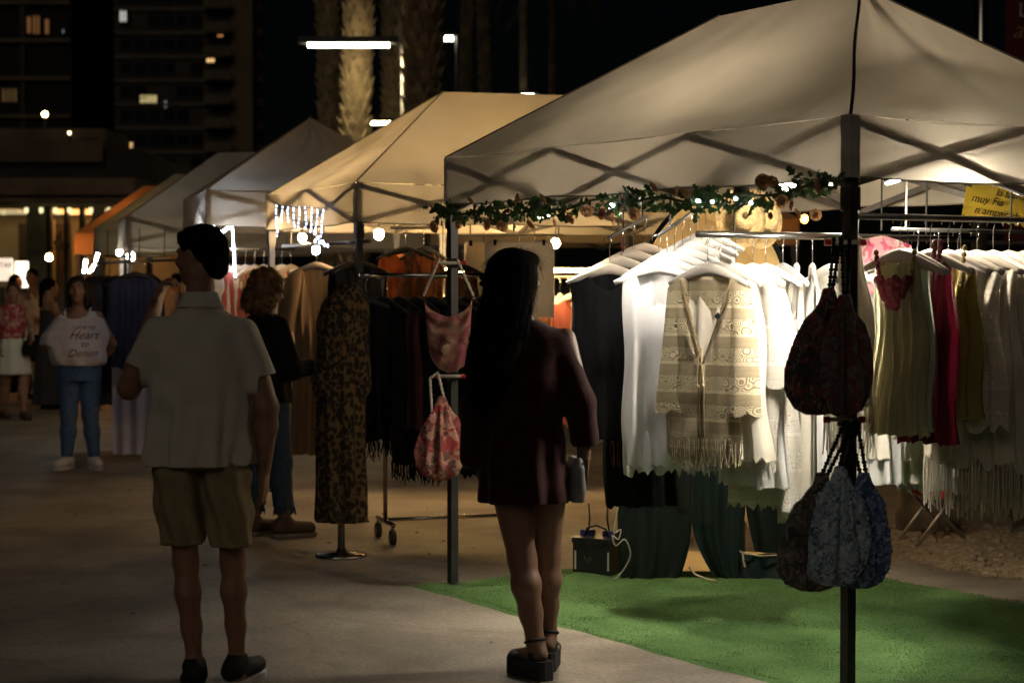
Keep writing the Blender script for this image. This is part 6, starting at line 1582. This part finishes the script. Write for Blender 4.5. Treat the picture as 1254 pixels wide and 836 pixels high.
# ------------------------------------------------------------------ the person in the maroon dress
def woman_red():
    loc = gp(645, 829)
    hc = (-0.045, 0.015, 1.592); hy = R(-56)
    S = Sdf((-0.36, -0.3, 0.0), (0.38, 0.5, 1.74), 0.0068)
    head(S, hc, hy, R(-3), 0.95, True)
    S.cone((-0.04, 0.0, 1.53), (-0.02, -0.01, 1.38), 0.047, 0.055, 0.03)
    S.loft([(0.78, -0.01, 0, 0.15, 0.11), (0.95, -0.01, 0, 0.15, 0.11), (1.15, -0.01, 0, 0.13, 0.09), (1.32, 0, 0, 0.15, 0.09), (1.41, 0, 0, 0.08, 0.06)], 0.03)
    arm(S, (-0.150, 0, 1.34), (-0.215, 0.0, 1.07), (-0.19, 0.10, 0.86), 0.9)
    hand(S, (-0.19, 0.10, 0.86), (0.05, 0.3, -1), (0.9, 0.2, 0), (0.2, 1, 0), 0.5, 0.92)
    arm(S, (0.150, 0, 1.35), (0.225, -0.02, 1.08), (0.232, 0.04, 0.87), 0.9)
    hand(S, (0.232, 0.04, 0.87), (0.0, 0.15, -1), (-0.9, 0.2, 0), (-0.2, 1, 0), 0.7, 0.92)
    leg(S, (-0.075, 0, 0.82), (-0.018, 0.0, 0.475), (0.035, -0.01, 0.145), 1.0)
    leg(S, (0.085, 0.03, 0.82), (0.082, 0.10, 0.475), (0.088, 0.17, 0.15), 0.98)
    for an, d in (((0.035, -0.01, 0.145), (-0.62, 0.8, 0)), ((0.088, 0.17, 0.15), (0.1, 1, 0))):
        an = V(*an); d = V(*d) / np.linalg.norm(d)
        S.cone(an, an + V(0, 0, -0.045) - d * 0.03, 0.034, 0.032, 0.02)
        S.cone(an + V(0, 0, -0.045), an + V(0, 0, -0.07) + d * 0.13, 0.032, 0.024, 0.025)
    o = S.build('person', mat('skin_olive', (0.17, 0.09, 0.056), 0.5, 0.12, 14, 0.1, 90, spec=0.4), None, loc, 0)
    tag(o, 'person with long dark hair in a short maroon dress and platform sandals', 'person')
    P, M = hframe(hc, hy, R(-3))
    S = Sdf((-0.34, -0.24, 1.05), (0.14, 0.18, 1.76), 0.0068)
    st = lambda X, Y, Z, T: 0.002 * np.sin(17 * T + 3 * Z) + 0.0015 * np.sin(31 * T - 5 * Z)
    S.ell(P(0, -0.020, 0.032), (0.084, 0.100, 0.092), 0.0, M)
    S.ell(P(0, 0.045, 0.080), (0.055, 0.055, 0.035), 0.02, M)
    S.ell(P(0, -0.03, -0.02), (0.085, 0.09, 0.10), 0.04, M)
    S.loft([(1.11, -0.175, -0.105, 0.030, 0.020), (1.17, -0.165, -0.112, 0.070, 0.040), (1.27, -0.14, -0.112, 0.100, 0.055), (1.38, -0.108, -0.095, 0.112, 0.062), (1.48, -0.082, -0.060, 0.104, 0.074), (1.58, -0.062, -0.02, 0.092, 0.088), (1.64, -0.055, -0.005, 0.075, 0.08)], 0.05, fold=st)
    S.ell(P(0, 0.088, -0.045), (0.070, 0.075, 0.105), 0.012, M, sub=True)
    h = S.build('hair', HAIRB, o)
    strands(h, o, 3200, 0.10, 0.0012, HAIRB, lambda p: (0.0, -0.1, -1.0), 4, 0.05)
    b = MB(); c = Vector((-0.150, -0.055, 1.585))
    for s in (-1, 1): b.ball(c + Vector((-0.018, 0, 0.012 * s)), (0.022, 0.012, 0.012), 8, 5)
    b.ball(c, (0.010, 0.010, 0.010), 6, 4)
    b.build('hair_bow', BLACK, h, True)
    S = Sdf((-0.36, -0.24, 0.66), (0.36, 0.24, 1.48), 0.0068)
    df = lambda X, Y, Z, T: 0.008 * np.clip((1.15 - Z) / 0.4, 0, 1) * (np.sin(7 * T + 2 * Z) + 0.5 * np.sin(12 * T + 1)) + 0.003 * np.sin(30 * Z + 14 * X)
    S.loft([(0.703, -0.015, 0.005, 0.178, 0.140), (0.85, -0.015, 0, 0.172, 0.135), (1.05, -0.010, 0, 0.158, 0.120), (1.20, 0, 0, 0.160, 0.118), (1.30, 0, 0, 0.170, 0.110), (1.36, 0, 0, 0.155, 0.092), (1.405, -0.005, 0, 0.095, 0.075), (1.43, -0.012, 0, 0.06, 0.06)], 0.0, fold=df)
    S.cone((-0.135, 0, 1.34), (-0.200, 0.005, 1.08), 0.066, 0.062, 0.04); S.cone((-0.200, 0.005, 1.08), (-0.198, 0.06, 0.88), 0.062, 0.072, 0.03)
    S.cone((0.128, 0, 1.335), (0.212, -0.015, 1.10), 0.058, 0.060, 0.03); S.cone((0.212, -0.015, 1.10), (0.232, 0.015, 0.955), 0.058, 0.058, 0.03)
    S.clip_below(lambda X, Y: np.where(X > 0.175, 0.925, np.where(X < -0.2, 0.832, -1.0)))
    S.build('dress', mat('velvet_maroon', (0.024, 0.0012, 0.0016), 0.8, 0.3, 40, 0.2, 150, sheen=0.08, spec=0.1), o)
    BK = MATS['shoe_black']
    for an, d in (((0.035, -0.01, 0.0), (-0.62, 0.8, 0)), ((0.088, 0.17, 0.0), (0.1, 1, 0))):
        a = Vector(an); dv = Vector(d).normalized(); n = Vector((-dv.y, dv.x, 0))
        k = MB(); prof = ((-0.085, 0.020), (-0.07, 0.036), (0.0, 0.040), (0.10, 0.045), (0.14, 0.038), (0.165, 0.015))
        ring = [a + dv * t + n * w for t, w in prof] + [a + dv * t - n * w for t, w in reversed(prof)]; N = len(ring)
        def top(t): return 0.078 - 0.02 * max(0, t + 0.02) / 0.18
        hs = [top(t) for t, w in prof] + [top(t) for t, w in reversed(prof)]
        k.add([(p.x, p.y, 0.002) for p in ring] + [(p.x, p.y, h_) for p, h_ in zip(ring, hs)], [tuple(range(N))[::-1], tuple(N + i for i in range(N))] + [(i, (i + 1) % N, N + (i + 1) % N, N + i) for i in range(N)])
        sd_ = k.build('sandal', BK, o)
        MB().grid(lambda p, q: tuple(a + dv * (0.07 + 0.06 * q) + n * (0.046 * math.cos(math.pi * p)) + Vector((0, 0, 0.062 + 0.038 * math.sin(math.pi * p)))), 12, 4).build('toe_strap', BK, sd_, True)
        MB().grid(lambda p, q: tuple(a - dv * (0.0) + dv * (-0.052 * math.cos(math.pi * (p - 0.5)) ) * 1.0 + n * (0.041 * math.sin(math.pi * (p - 0.5))) + Vector((0, 0, 0.075 + 0.035 * q))), 12, 3).build('heel_strap', BK, sd_, True)
        MB().tube([a + dv * (0.040 * math.cos(t)) + n * (0.040 * math.sin(t)) + Vector((0, 0, 0.150 - 0.012 * math.cos(t))) for t in [i * math.pi / 8 for i in range(17)]], 0.007, 6).build('ankle_strap', BK, sd_, True)
    # shoulder bag
    bg = empty('shoulder_bag', Vector(loc) + Vector((0.195, 0.06, 0.70)), R(10), 'small grey shoulder bag held at the side of the maroon dress', 'bag')
    S = Sdf((-0.07, -0.13, -0.02), (0.07, 0.13, 0.22), 0.008)
    S.loft([(0.0, 0, 0, 0.028, 0.085), (0.05, 0, 0, 0.034, 0.10), (0.14, 0, 0, 0.030, 0.095), (0.18, 0, 0, 0.015, 0.08)], 0.0, power=3.5)
    S.build('bag_body', mat('bag_grey', (0.16, 0.15, 0.145), 0.55, 0.2, 30), bg)
    MB().grid(lambda p, q: (0.036 - 0.006 * q, -0.085 + 0.17 * p, 0.175 - 0.10 * q - 0.02 * math.sin(math.pi * p) * q), 10, 5).build('flap', MATS['bag_grey'], bg, True)
    MB().tube([(0, -0.07, 0.17), (-0.02, -0.06, 0.45), (-0.05, -0.06, 0.66)], 0.005, 6).build('strap', BK, bg)
woman_red()

# ------------------------------------------------------------------ a simpler figure for the people farther back
def figure(loc, rz, h, label, hair, skin, tops, J, res=0.012, legs=True, face=True, hair_fn=None, headyaw=0.0, shoes=None, female=True):
    k = h / 1.66
    S = Sdf((-0.5 * k, -0.32, 0.0), (0.5 * k, 0.45, h + 0.03), res)
    hc = (J.get('hx', 0.0), J.get('hy', 0.015), h - 0.118)
    head(S, hc, headyaw, J.get('hp', 0.0), 0.97, female)
    S.cone((hc[0], hc[1] - 0.02, h - 0.19), (0, -0.01, h - 0.30), 0.050, 0.056, 0.03)
    z = lambda q: q * k
    S.loft([(z(0.80), 0, 0, 0.155, 0.11), (z(0.95), 0, 0, 0.150, 0.11), (z(1.12), 0, 0, 0.125, 0.09), (z(1.28), 0, 0, 0.155, 0.10), (z(1.36), 0, 0, 0.08, 0.06)], 0.03)
    for s, key in ((-1, 'L'), (1, 'R')):
        sh = (s * 0.155, 0, z(1.31)); el, wr, hd, hn = J['el' + key], J['wr' + key], J.get('hd' + key, (0, 0.2, -1)), J.get('hn' + key, (-s, 0.2, 0))
        arm(S, sh, el, wr, 0.92); hand(S, wr, hd, hn, (-0.3 * s, 1, 0.1), 0.6, 0.98)
    if legs:
        for key in 'LR':
            hip, kn, an = J['hip' + key], J['kn' + key], J['an' + key]
            leg(S, hip, kn, an, 0.98); foot(S, an, J.get('ft' + key, (0, 1, 0)))
    o = S.build('person', skin, None, loc, rz)
    tag(o, label, 'person')
    if face: eyes(o, hc, headyaw, J.get('hp', 0.0), 0.97)
    P, M = hframe(hc, headyaw, J.get('hp', 0.0))
    H = Sdf((-0.32, -0.36, h - 0.62), (0.32, 0.25, h + 0.05), max(0.009, res * 0.8))
    hair_fn(H, P, M, h)
    hh = H.build('hair', hair, o)
    if hair is HAIRC: strands(hh, o, 1800, 0.05, 0.002, hair, lambda p: (math.sin(p.z * 60), math.cos(p.z * 50), -1.0), 5, 0.25)
    for nm, m, fn, lo, hi in tops:
        C = Sdf(lo, hi, res); fn(C, z); C.build(nm, m, o)
    for key in 'LR':
        if shoes: shoe(o, J['an' + key], J.get('ft' + key, (0, 1, 0)), *shoes)
    return o
JN = dict(elL=(-0.23, -0.02, 1.03), wrL=(-0.22, 0.06, 0.80), elR=(0.23, -0.02, 1.03), wrR=(0.22, 0.06, 0.80),
          hipL=(-0.085, 0, 0.82), knL=(-0.088, 0.01, 0.46), anL=(-0.095, 0, 0.09), hipR=(0.085, 0, 0.82), knR=(0.088, 0.01, 0.46), anR=(0.095, 0, 0.09))
def jj(**k): d = dict(JN); d.update(k); return d
# curly haired person browsing, black top and frayed jeans
def curly(H, P, M, h):
    nz = lambda X, Y, Z: 0.010 * np.sin(75 * X + 30 * Z) * np.sin(70 * Y - 25 * Z) + 0.007 * np.sin(95 * Z + 40 * X) * np.sin(60 * X - 50 * Y)
    H.ell(P(0, -0.02, 0.025), (0.098, 0.112, 0.102), 0.0, M, fold=nz)
    H.ell(P(0, -0.05, -0.08), (0.108, 0.085, 0.095), 0.04, M, fold=nz)
    for s in (-1, 1): H.ell(P(s * 0.07, -0.005, -0.075), (0.045, 0.062, 0.085), 0.03, M, fold=nz)
    H.ell(P(0, 0.10, -0.045), (0.062, 0.075, 0.095), 0.012, M, sub=True)
DENIM = mat('denim_dark', (0.030, 0.052, 0.085), 0.9, 0.3, 60, 0.3, 160); DENIMB = mat('denim_blue', (0.060, 0.115, 0.24), 0.9, 0.3, 40, 0.3, 160)
def jeans(J, z0, flare=1.0):
    def fn(C, z):
        for s, key in ((-1, 'L'), (1, 'R')):
            hip, kn, an = (V(*J[a + key]) for a in ('hip', 'kn', 'an'))
            e = kn + (an - kn) * ((kn[2] - z0) / (kn[2] - an[2]))
            C.cone(hip, kn, 0.100, 0.068, 0.03); C.chain([kn, kn + (e - kn) * 0.4 + V(0, -0.012, 0), e], [0.066, 0.066, 0.052 * flare], 0.03)
        C.loft([(z(0.76), 0, 0, 0.165, 0.125), (z(0.88), 0, 0, 0.172, 0.128), (z(0.99), 0, 0, 0.150, 0.115)], 0.03, fold=lambda X, Y, Z, T: 0.003 * np.sin(50 * Z + 20 * X))
        C.clip_below(lambda X, Y: z0 + 0.008 * np.sin(90 * X) * np.sin(80 * Y))
    return fn
J1 = jj(elL=(-0.24, 0.02, 1.03), wrL=(-0.18, 0.22, 0.95), elR=(0.22, 0.06, 1.04), wrR=(0.14, 0.27, 1.06), anL=(-0.10, -0.03, 0.09), anR=(0.09, 0.08, 0.09), knR=(0.085, 0.06, 0.46), ftR=(0.3, 1, 0), hp=R(-18))
def black_top(C, z):
    ff = lambda X, Y, Z, T: 0.007 * np.sin(7 * T + 5 * Z) + 0.004 * np.sin(34 * Z + 12 * X)
    C.loft([(0.84, 0, 0, 0.190, 0.150), (1.0, 0, 0, 0.180, 0.140), (1.2, 0, 0, 0.180, 0.130), (1.32, 0, 0, 0.165, 0.10), (1.385, 0, 0, 0.08, 0.065)], 0.0, fold=ff)
    for s, key in ((-1, 'L'), (1, 'R')):
        el, wr = V(*J1['el' + key]), V(*J1['wr' + key]); C.chain([(s * 0.145, 0, 1.31), el, el + (wr - el) * 0.7], [0.068, 0.060, 0.055], 0.03)
fig = figure(gp(326, 657), R(-52), 1.655, 'person with curly blond hair in black top and frayed jeans browsing dresses', HAIRC, SKIN, [('blouse', BLACK, black_top, (-0.4, -0.3, 0.8), (0.4, 0.4, 1.45)), ('jeans', DENIM, jeans(J1, 0.19, 1.25), (-0.3, -0.3, 0.1), (0.3, 0.3, 1.02))], J1, 0.010,
       hair_fn=curly, headyaw=R(-10), shoes=(mat('shoe_brown', (0.085, 0.045, 0.025), 0.7), mat('sole_tan', (0.2, 0.15, 0.1), 0.8), 0.025, 0.10))
fr = MB()
for key in 'LR':
    a = J1['an' + key]
    for i in range(60):
        th = rnd.uniform(0, 6.28); r0 = 0.058; p = Vector((a[0] + r0 * math.cos(th), a[1] + r0 * math.sin(th), 0.195))
        fr.tube([p, p + Vector((0.012 * math.cos(th), 0.012 * math.sin(th), -rnd.uniform(0.03, 0.06)))], 0.003, 4)
tag(fr.build('frayed_hem', DENIM, fig), kind='stuff')
# person in the printed white tee and blue jeans, facing the viewer
J2 = jj(elL=(-0.27, -0.08, 1.06), wrL=(-0.17, -0.15, 0.90), elR=(0.30, -0.07, 1.05), wrR=(0.18, -0.13, 0.90), hdL=(0.7, -0.3, 0.2), hdR=(-0.7, -0.3, 0.2), hnL=(0, 0, -1), hnR=(0, 0, -1), ftL=(-0.35, 1, 0), ftR=(0.35, 1, 0), anL=(-0.12, 0, 0.09), anR=(0.11, 0.0, 0.09), hx=0.01)
def tied(H, P, M, h):
    nz = lambda X, Y, Z: 0.004 * np.sin(60 * X + 20 * Z) * np.sin(65 * Y)
    H.ell(P(0, -0.025, 0.030), (0.084, 0.100, 0.094), 0.0, M, fold=nz)
    for s in (-1, 1): H.ell(P(s * 0.075, -0.01, -0.07), (0.022, 0.040, 0.085), 0.02, M, fold=nz)
    H.ell(P(0, -0.08, -0.09), (0.07, 0.04, 0.10), 0.03, M, fold=nz)
    H.ell(P(0, 0.085, -0.05), (0.066, 0.068, 0.112), 0.012, M, sub=True)
def tee(C, z):
    ff = lambda X, Y, Z, T: 0.008 * np.clip((1.2 - Z) / 0.3, 0.2, 1) * np.sin(8 * T + 5 * Z) + 0.006 * np.sin(22 * (Z + 0.7 * np.abs(X)))
    C.loft([(0.875, 0, 0.01, 0.190, 0.145), (0.90, 0, 0.012, 0.212, 0.155), (0.97, 0.01, 0.012, 0.232, 0.158), (1.02, 0.02, 0.01, 0.245, 0.150), (1.06, 0.035, 0.006, 0.285, 0.140), (1.13, 0.025, 0.004, 0.275, 0.135), (1.20, 0.01, 0.002, 0.235, 0.125), (1.27, 0, 0, 0.205, 0.108), (1.335, 0, 0.0, 0.142, 0.080)], 0.0, fold=ff)
    C.ell((0.03, 0.07, 1.345), (0.125, 0.14, 0.075), 0.01, sub=True)
tw = figure(gp(98, 574), math.pi + R(6), 1.63, 'person in a white printed off-shoulder tee and blue jeans, hands on hips', HAIRD, SKIN, [('tee', mat('tee_white', (0.60, 0.57, 0.58), 0.9, 0.08, 40, 0.2, 160, trans=0.1), tee, (-0.45, -0.3, 0.84), (0.45, 0.3, 1.42)), ('jeans', DENIMB, jeans(J2, 0.10, 0.9), (-0.3, -0.3, 0.05), (0.3, 0.3, 1.02))], J2, 0.011,
            hair_fn=tied, headyaw=R(4), shoes=(mat('sneaker_white', (0.62, 0.60, 0.57), 0.7), mat('sole_white2', (0.6, 0.58, 0.55), 0.7), 0.025, 0.075))
teeo = [c for c in tw.children if c.name.startswith('tee')][0]
for s in (-1, 1):
    MB().tube([(s * 0.085 + 0.02, 0.06, 1.27), (s * 0.10 + 0.01, 0.045, 1.335), (s * 0.10, 0.0, 1.362)], 0.008, 6).build('strap', MATS['tee_white'], tw)
def print_on(target, txt, size, x, z, m, front=1):
    """flat lettering pressed on the cloth: every vertex is dropped on the surface"""
    me = text_mesh(txt, size, 0.45)
    bv = BVHTree.FromPolygons([v.co.copy() for v in target.data.vertices], [tuple(p.vertices) for p in target.data.polygons])
    for v in me.vertices:
        px_, pz_ = -v.co.x + x, v.co.y + z
        hit = bv.ray_cast(Vector((px_, 0.6, pz_)), Vector((0, -1, 0)))[0]
        yv = hit.y if hit else 0.16
        v.co = Vector((px_, yv + 0.004, pz_))
    o = link('print', me, m, target)
    return o
INK = mat('print_maroon', (0.14, 0.03, 0.05), 0.8)
for s, sz, x, z in (('I gave my', 0.052, -0.05, 1.205), ('Heart', 0.10, -0.05, 1.135), ('to', 0.072, -0.06, 1.06), ('Denim', 0.09, -0.045, 0.985)): print_on(teeo, s, sz, x, z, INK)
# walking person, red top and white skirt
J3 = jj(elL=(-0.21, 0.05, 1.05), wrL=(-0.14, 0.24, 1.00), elR=(0.22, 0.0, 1.02), wrR=(0.20, 0.14, 0.86), anL=(-0.08, 0.16, 0.09), knL=(-0.085, 0.10, 0.45), anR=(0.08, -0.14, 0.10), knR=(0.085, 0.0, 0.46))
def bun(H, P, M, h):
    H.ell(P(0, -0.025, 0.030), (0.083, 0.099, 0.092), 0.0, M); H.ell(P(0, -0.10, 0.06), (0.045, 0.045, 0.045), 0.02, M)
    H.ell(P(0, 0.085, -0.05), (0.070, 0.075, 0.112), 0.012, M, sub=True)
def vest(C, z): C.loft([(0.93, 0, 0, 0.165, 0.125), (1.12, 0, 0, 0.14, 0.108), (1.26, 0, 0, 0.16, 0.118), (1.33, 0, 0, 0.11, 0.075)], 0.0, fold=lambda X, Y, Z, T: 0.004 * np.sin(8 * T + 20 * Z))
def skirt(C, z): C.loft([(0.52, 0, 0.01, 0.205, 0.19), (0.7, 0, 0, 0.19, 0.165), (0.86, 0, 0, 0.172, 0.135), (0.96, 0, 0, 0.142, 0.112)], 0.0, fold=lambda X, Y, Z, T: 0.006 * np.sin(9 * T))
figure(gp(17, 513), R(-150), 1.58, 'person walking in a red top and short white skirt with a bag', HAIRD, SKIN, [('blouse', spots('red_print', [(0, (0.25, 0.02, 0.03)), (0.5, (0.32, 0.04, 0.05)), (0.8, (0.45, 0.3, 0.25)), (1, (0.2, 0.02, 0.03))], 30), vest, (-0.3, -0.3, 0.9), (0.3, 0.3, 1.4)), ('skirt', mat('skirt_white', (0.55, 0.54, 0.46), 0.9, 0.08), skirt, (-0.3, -0.3, 0.45), (0.3, 0.3, 1.0))], J3, 0.013,
       hair_fn=bun, headyaw=R(-20), shoes=(MATS['shoe_brown'], None, 0.02, 0.05))
hb = empty('handbag', gp(17, 513) + Vector((0.22, -0.12, 0.74)), R(20), 'small black and white handbag on the arm of the person in white skirt', 'bag')
S = Sdf((-0.12, -0.08, -0.02), (0.12, 0.08, 0.22), 0.012); S.loft([(0, 0, 0, 0.08, 0.035), (0.08, 0, 0, 0.09, 0.045), (0.18, 0, 0, 0.06, 0.02)], 0.0, power=3); S.build('bag_body', BLACK, hb)
MB().tube([(-0.05, 0, 0.17), (-0.03, 0, 0.30), (0.03, 0, 0.30), (0.05, 0, 0.17)], 0.008, 6).build('handle', MATS['skirt_white'], hb)
# person with folded arms in a polo shirt
J4 = jj(elL=(-0.25, 0.05, 1.06), wrL=(0.05, 0.20, 1.12), elR=(0.25, 0.05, 1.06), wrR=(-0.05, 0.22, 1.08), hdL=(1, 0.05, 0.1), hdR=(-1, 0.05, 0.1), hnL=(0, -1, 0), hnR=(0, -1, 0))
def short(H, P, M, h):
    H.ell(P(0, -0.020, 0.036), (0.079, 0.098, 0.088), 0.0, M); H.ell(P(0, 0.08, -0.055), (0.075, 0.08, 0.115), 0.01, M, sub=True)
def polo(C, z):
    C.loft([(0.88, 0, 0, 0.195, 0.135), (1.1, 0, 0, 0.185, 0.125), (1.28, 0, 0, 0.195, 0.12), (1.38, 0, 0, 0.15, 0.09), (1.43, 0, 0, 0.075, 0.07)], 0.0, fold=lambda X, Y, Z, T: 0.005 * np.sin(7 * T + 12 * Z))
    for s in (-1, 1): C.cone((s * 0.165, 0, 1.36), (s * 0.235, 0.03, 1.17), 0.07, 0.072, 0.04)
def shrt(C, z):
    for s in (-1, 1): C.loft([(0.52, s * 0.095, 0, 0.085, 0.09), (0.88, s * 0.085, 0, 0.10, 0.115)], 0.02)
figure((-6.45, 25.2, 0), R(168), 1.77, 'person with folded arms in a cream polo shirt in orange light', HAIRB, SKIN2, [('shirt', mat('polo_cream', (0.60, 0.46, 0.30), 0.9, 0.1, 20), polo, (-0.35, -0.25, 0.85), (0.35, 0.25, 1.47)), ('shorts', BLACK2, shrt, (-0.25, -0.2, 0.5), (0.25, 0.2, 0.95))], J4, 0.014,
       hair_fn=short, shoes=(BLACK, None, 0.02, 0.06), female=False)
# person in a long dark dress, hair tied back
J5 = jj(elL=(-0.23, 0.06, 1.05), wrL=(-0.14, 0.25, 1.10), elR=(0.22, 0.08, 1.05), wrR=(0.12, 0.26, 1.14))
def pony(H, P, M, h):
    H.ell(P(0, -0.022, 0.030), (0.082, 0.098, 0.092), 0.0, M); H.ell(P(0, 0.085, -0.05), (0.070, 0.075, 0.112), 0.012, M, sub=True)
    H.cone(P(0, -0.10, 0.03), P(0, -0.13, -0.24), 0.042, 0.022, 0.02)
def longd(C, z): C.loft([(0.06, 0, 0, 0.24, 0.22), (0.5, 0, 0, 0.20, 0.18), (0.86, 0, 0, 0.175, 0.14), (1.08, 0, 0, 0.14, 0.11), (1.24, 0, 0, 0.16, 0.115)], 0.0, fold=lambda X, Y, Z, T: 0.012 * np.clip((1 - Z), 0, 1) * np.sin(9 * T))
figure((-5.78, 23.4, 0), R(-55), 1.64, 'person with tied back hair and bare shoulders in a long dark dress', HAIRB, SKIN2, [('dress', mat('dress_dark', (0.035, 0.032, 0.035), 0.9, 0.2), longd, (-0.3, -0.3, 0.04), (0.3, 0.3, 1.3))], J5, 0.014, hair_fn=pony, shoes=(BLACK, None, 0.02, 0.05))
# two more in the small crowd
figure((-7.15, 27.0, 0), R(-120), 1.70, 'person in dark clothes behind the person with the white skirt', HAIRB, SKIN2, [('dress', BLACK2, longd, (-0.3, -0.3, 0.04), (0.3, 0.3, 1.3))], J5, 0.016, hair_fn=pony, shoes=(BLACK, None, 0.02, 0.05))
figure((-6.75, 30.0, 0), R(150), 1.68, 'person in dark shirt far back in the small crowd', HAIRB, SKIN2, [('shirt', BLACK2, polo, (-0.35, -0.25, 0.85), (0.35, 0.25, 1.47)), ('shorts', BLACK, shrt, (-0.25, -0.2, 0.5), (0.25, 0.2, 0.95))], JN, 0.016, hair_fn=short, shoes=(BLACK, None, 0.02, 0.06))
figure((-7.0, 24.6, 0), R(-70), 1.62, 'person with a ponytail in a brown dress at the edge of the small crowd', HAIRD, SKIN2, [('dress', mat('dress_brown', (0.10, 0.05, 0.03), 0.9, 0.2), longd, (-0.3, -0.3, 0.04), (0.3, 0.3, 1.3))], J5, 0.016, hair_fn=pony, shoes=(BLACK, None, 0.02, 0.05))
figure((-5.1, 28.5, 0), R(100), 1.72, 'person in a grey shirt walking past the orange tent', HAIRB, SKIN2, [('shirt', mat('shirt_grey', (0.20, 0.17, 0.15), 0.9, 0.2), polo, (-0.35, -0.25, 0.85), (0.35, 0.25, 1.47)), ('shorts', BLACK2, shrt, (-0.25, -0.2, 0.5), (0.25, 0.2, 0.95))], J3, 0.016, hair_fn=short, shoes=(BLACK, None, 0.02, 0.06))
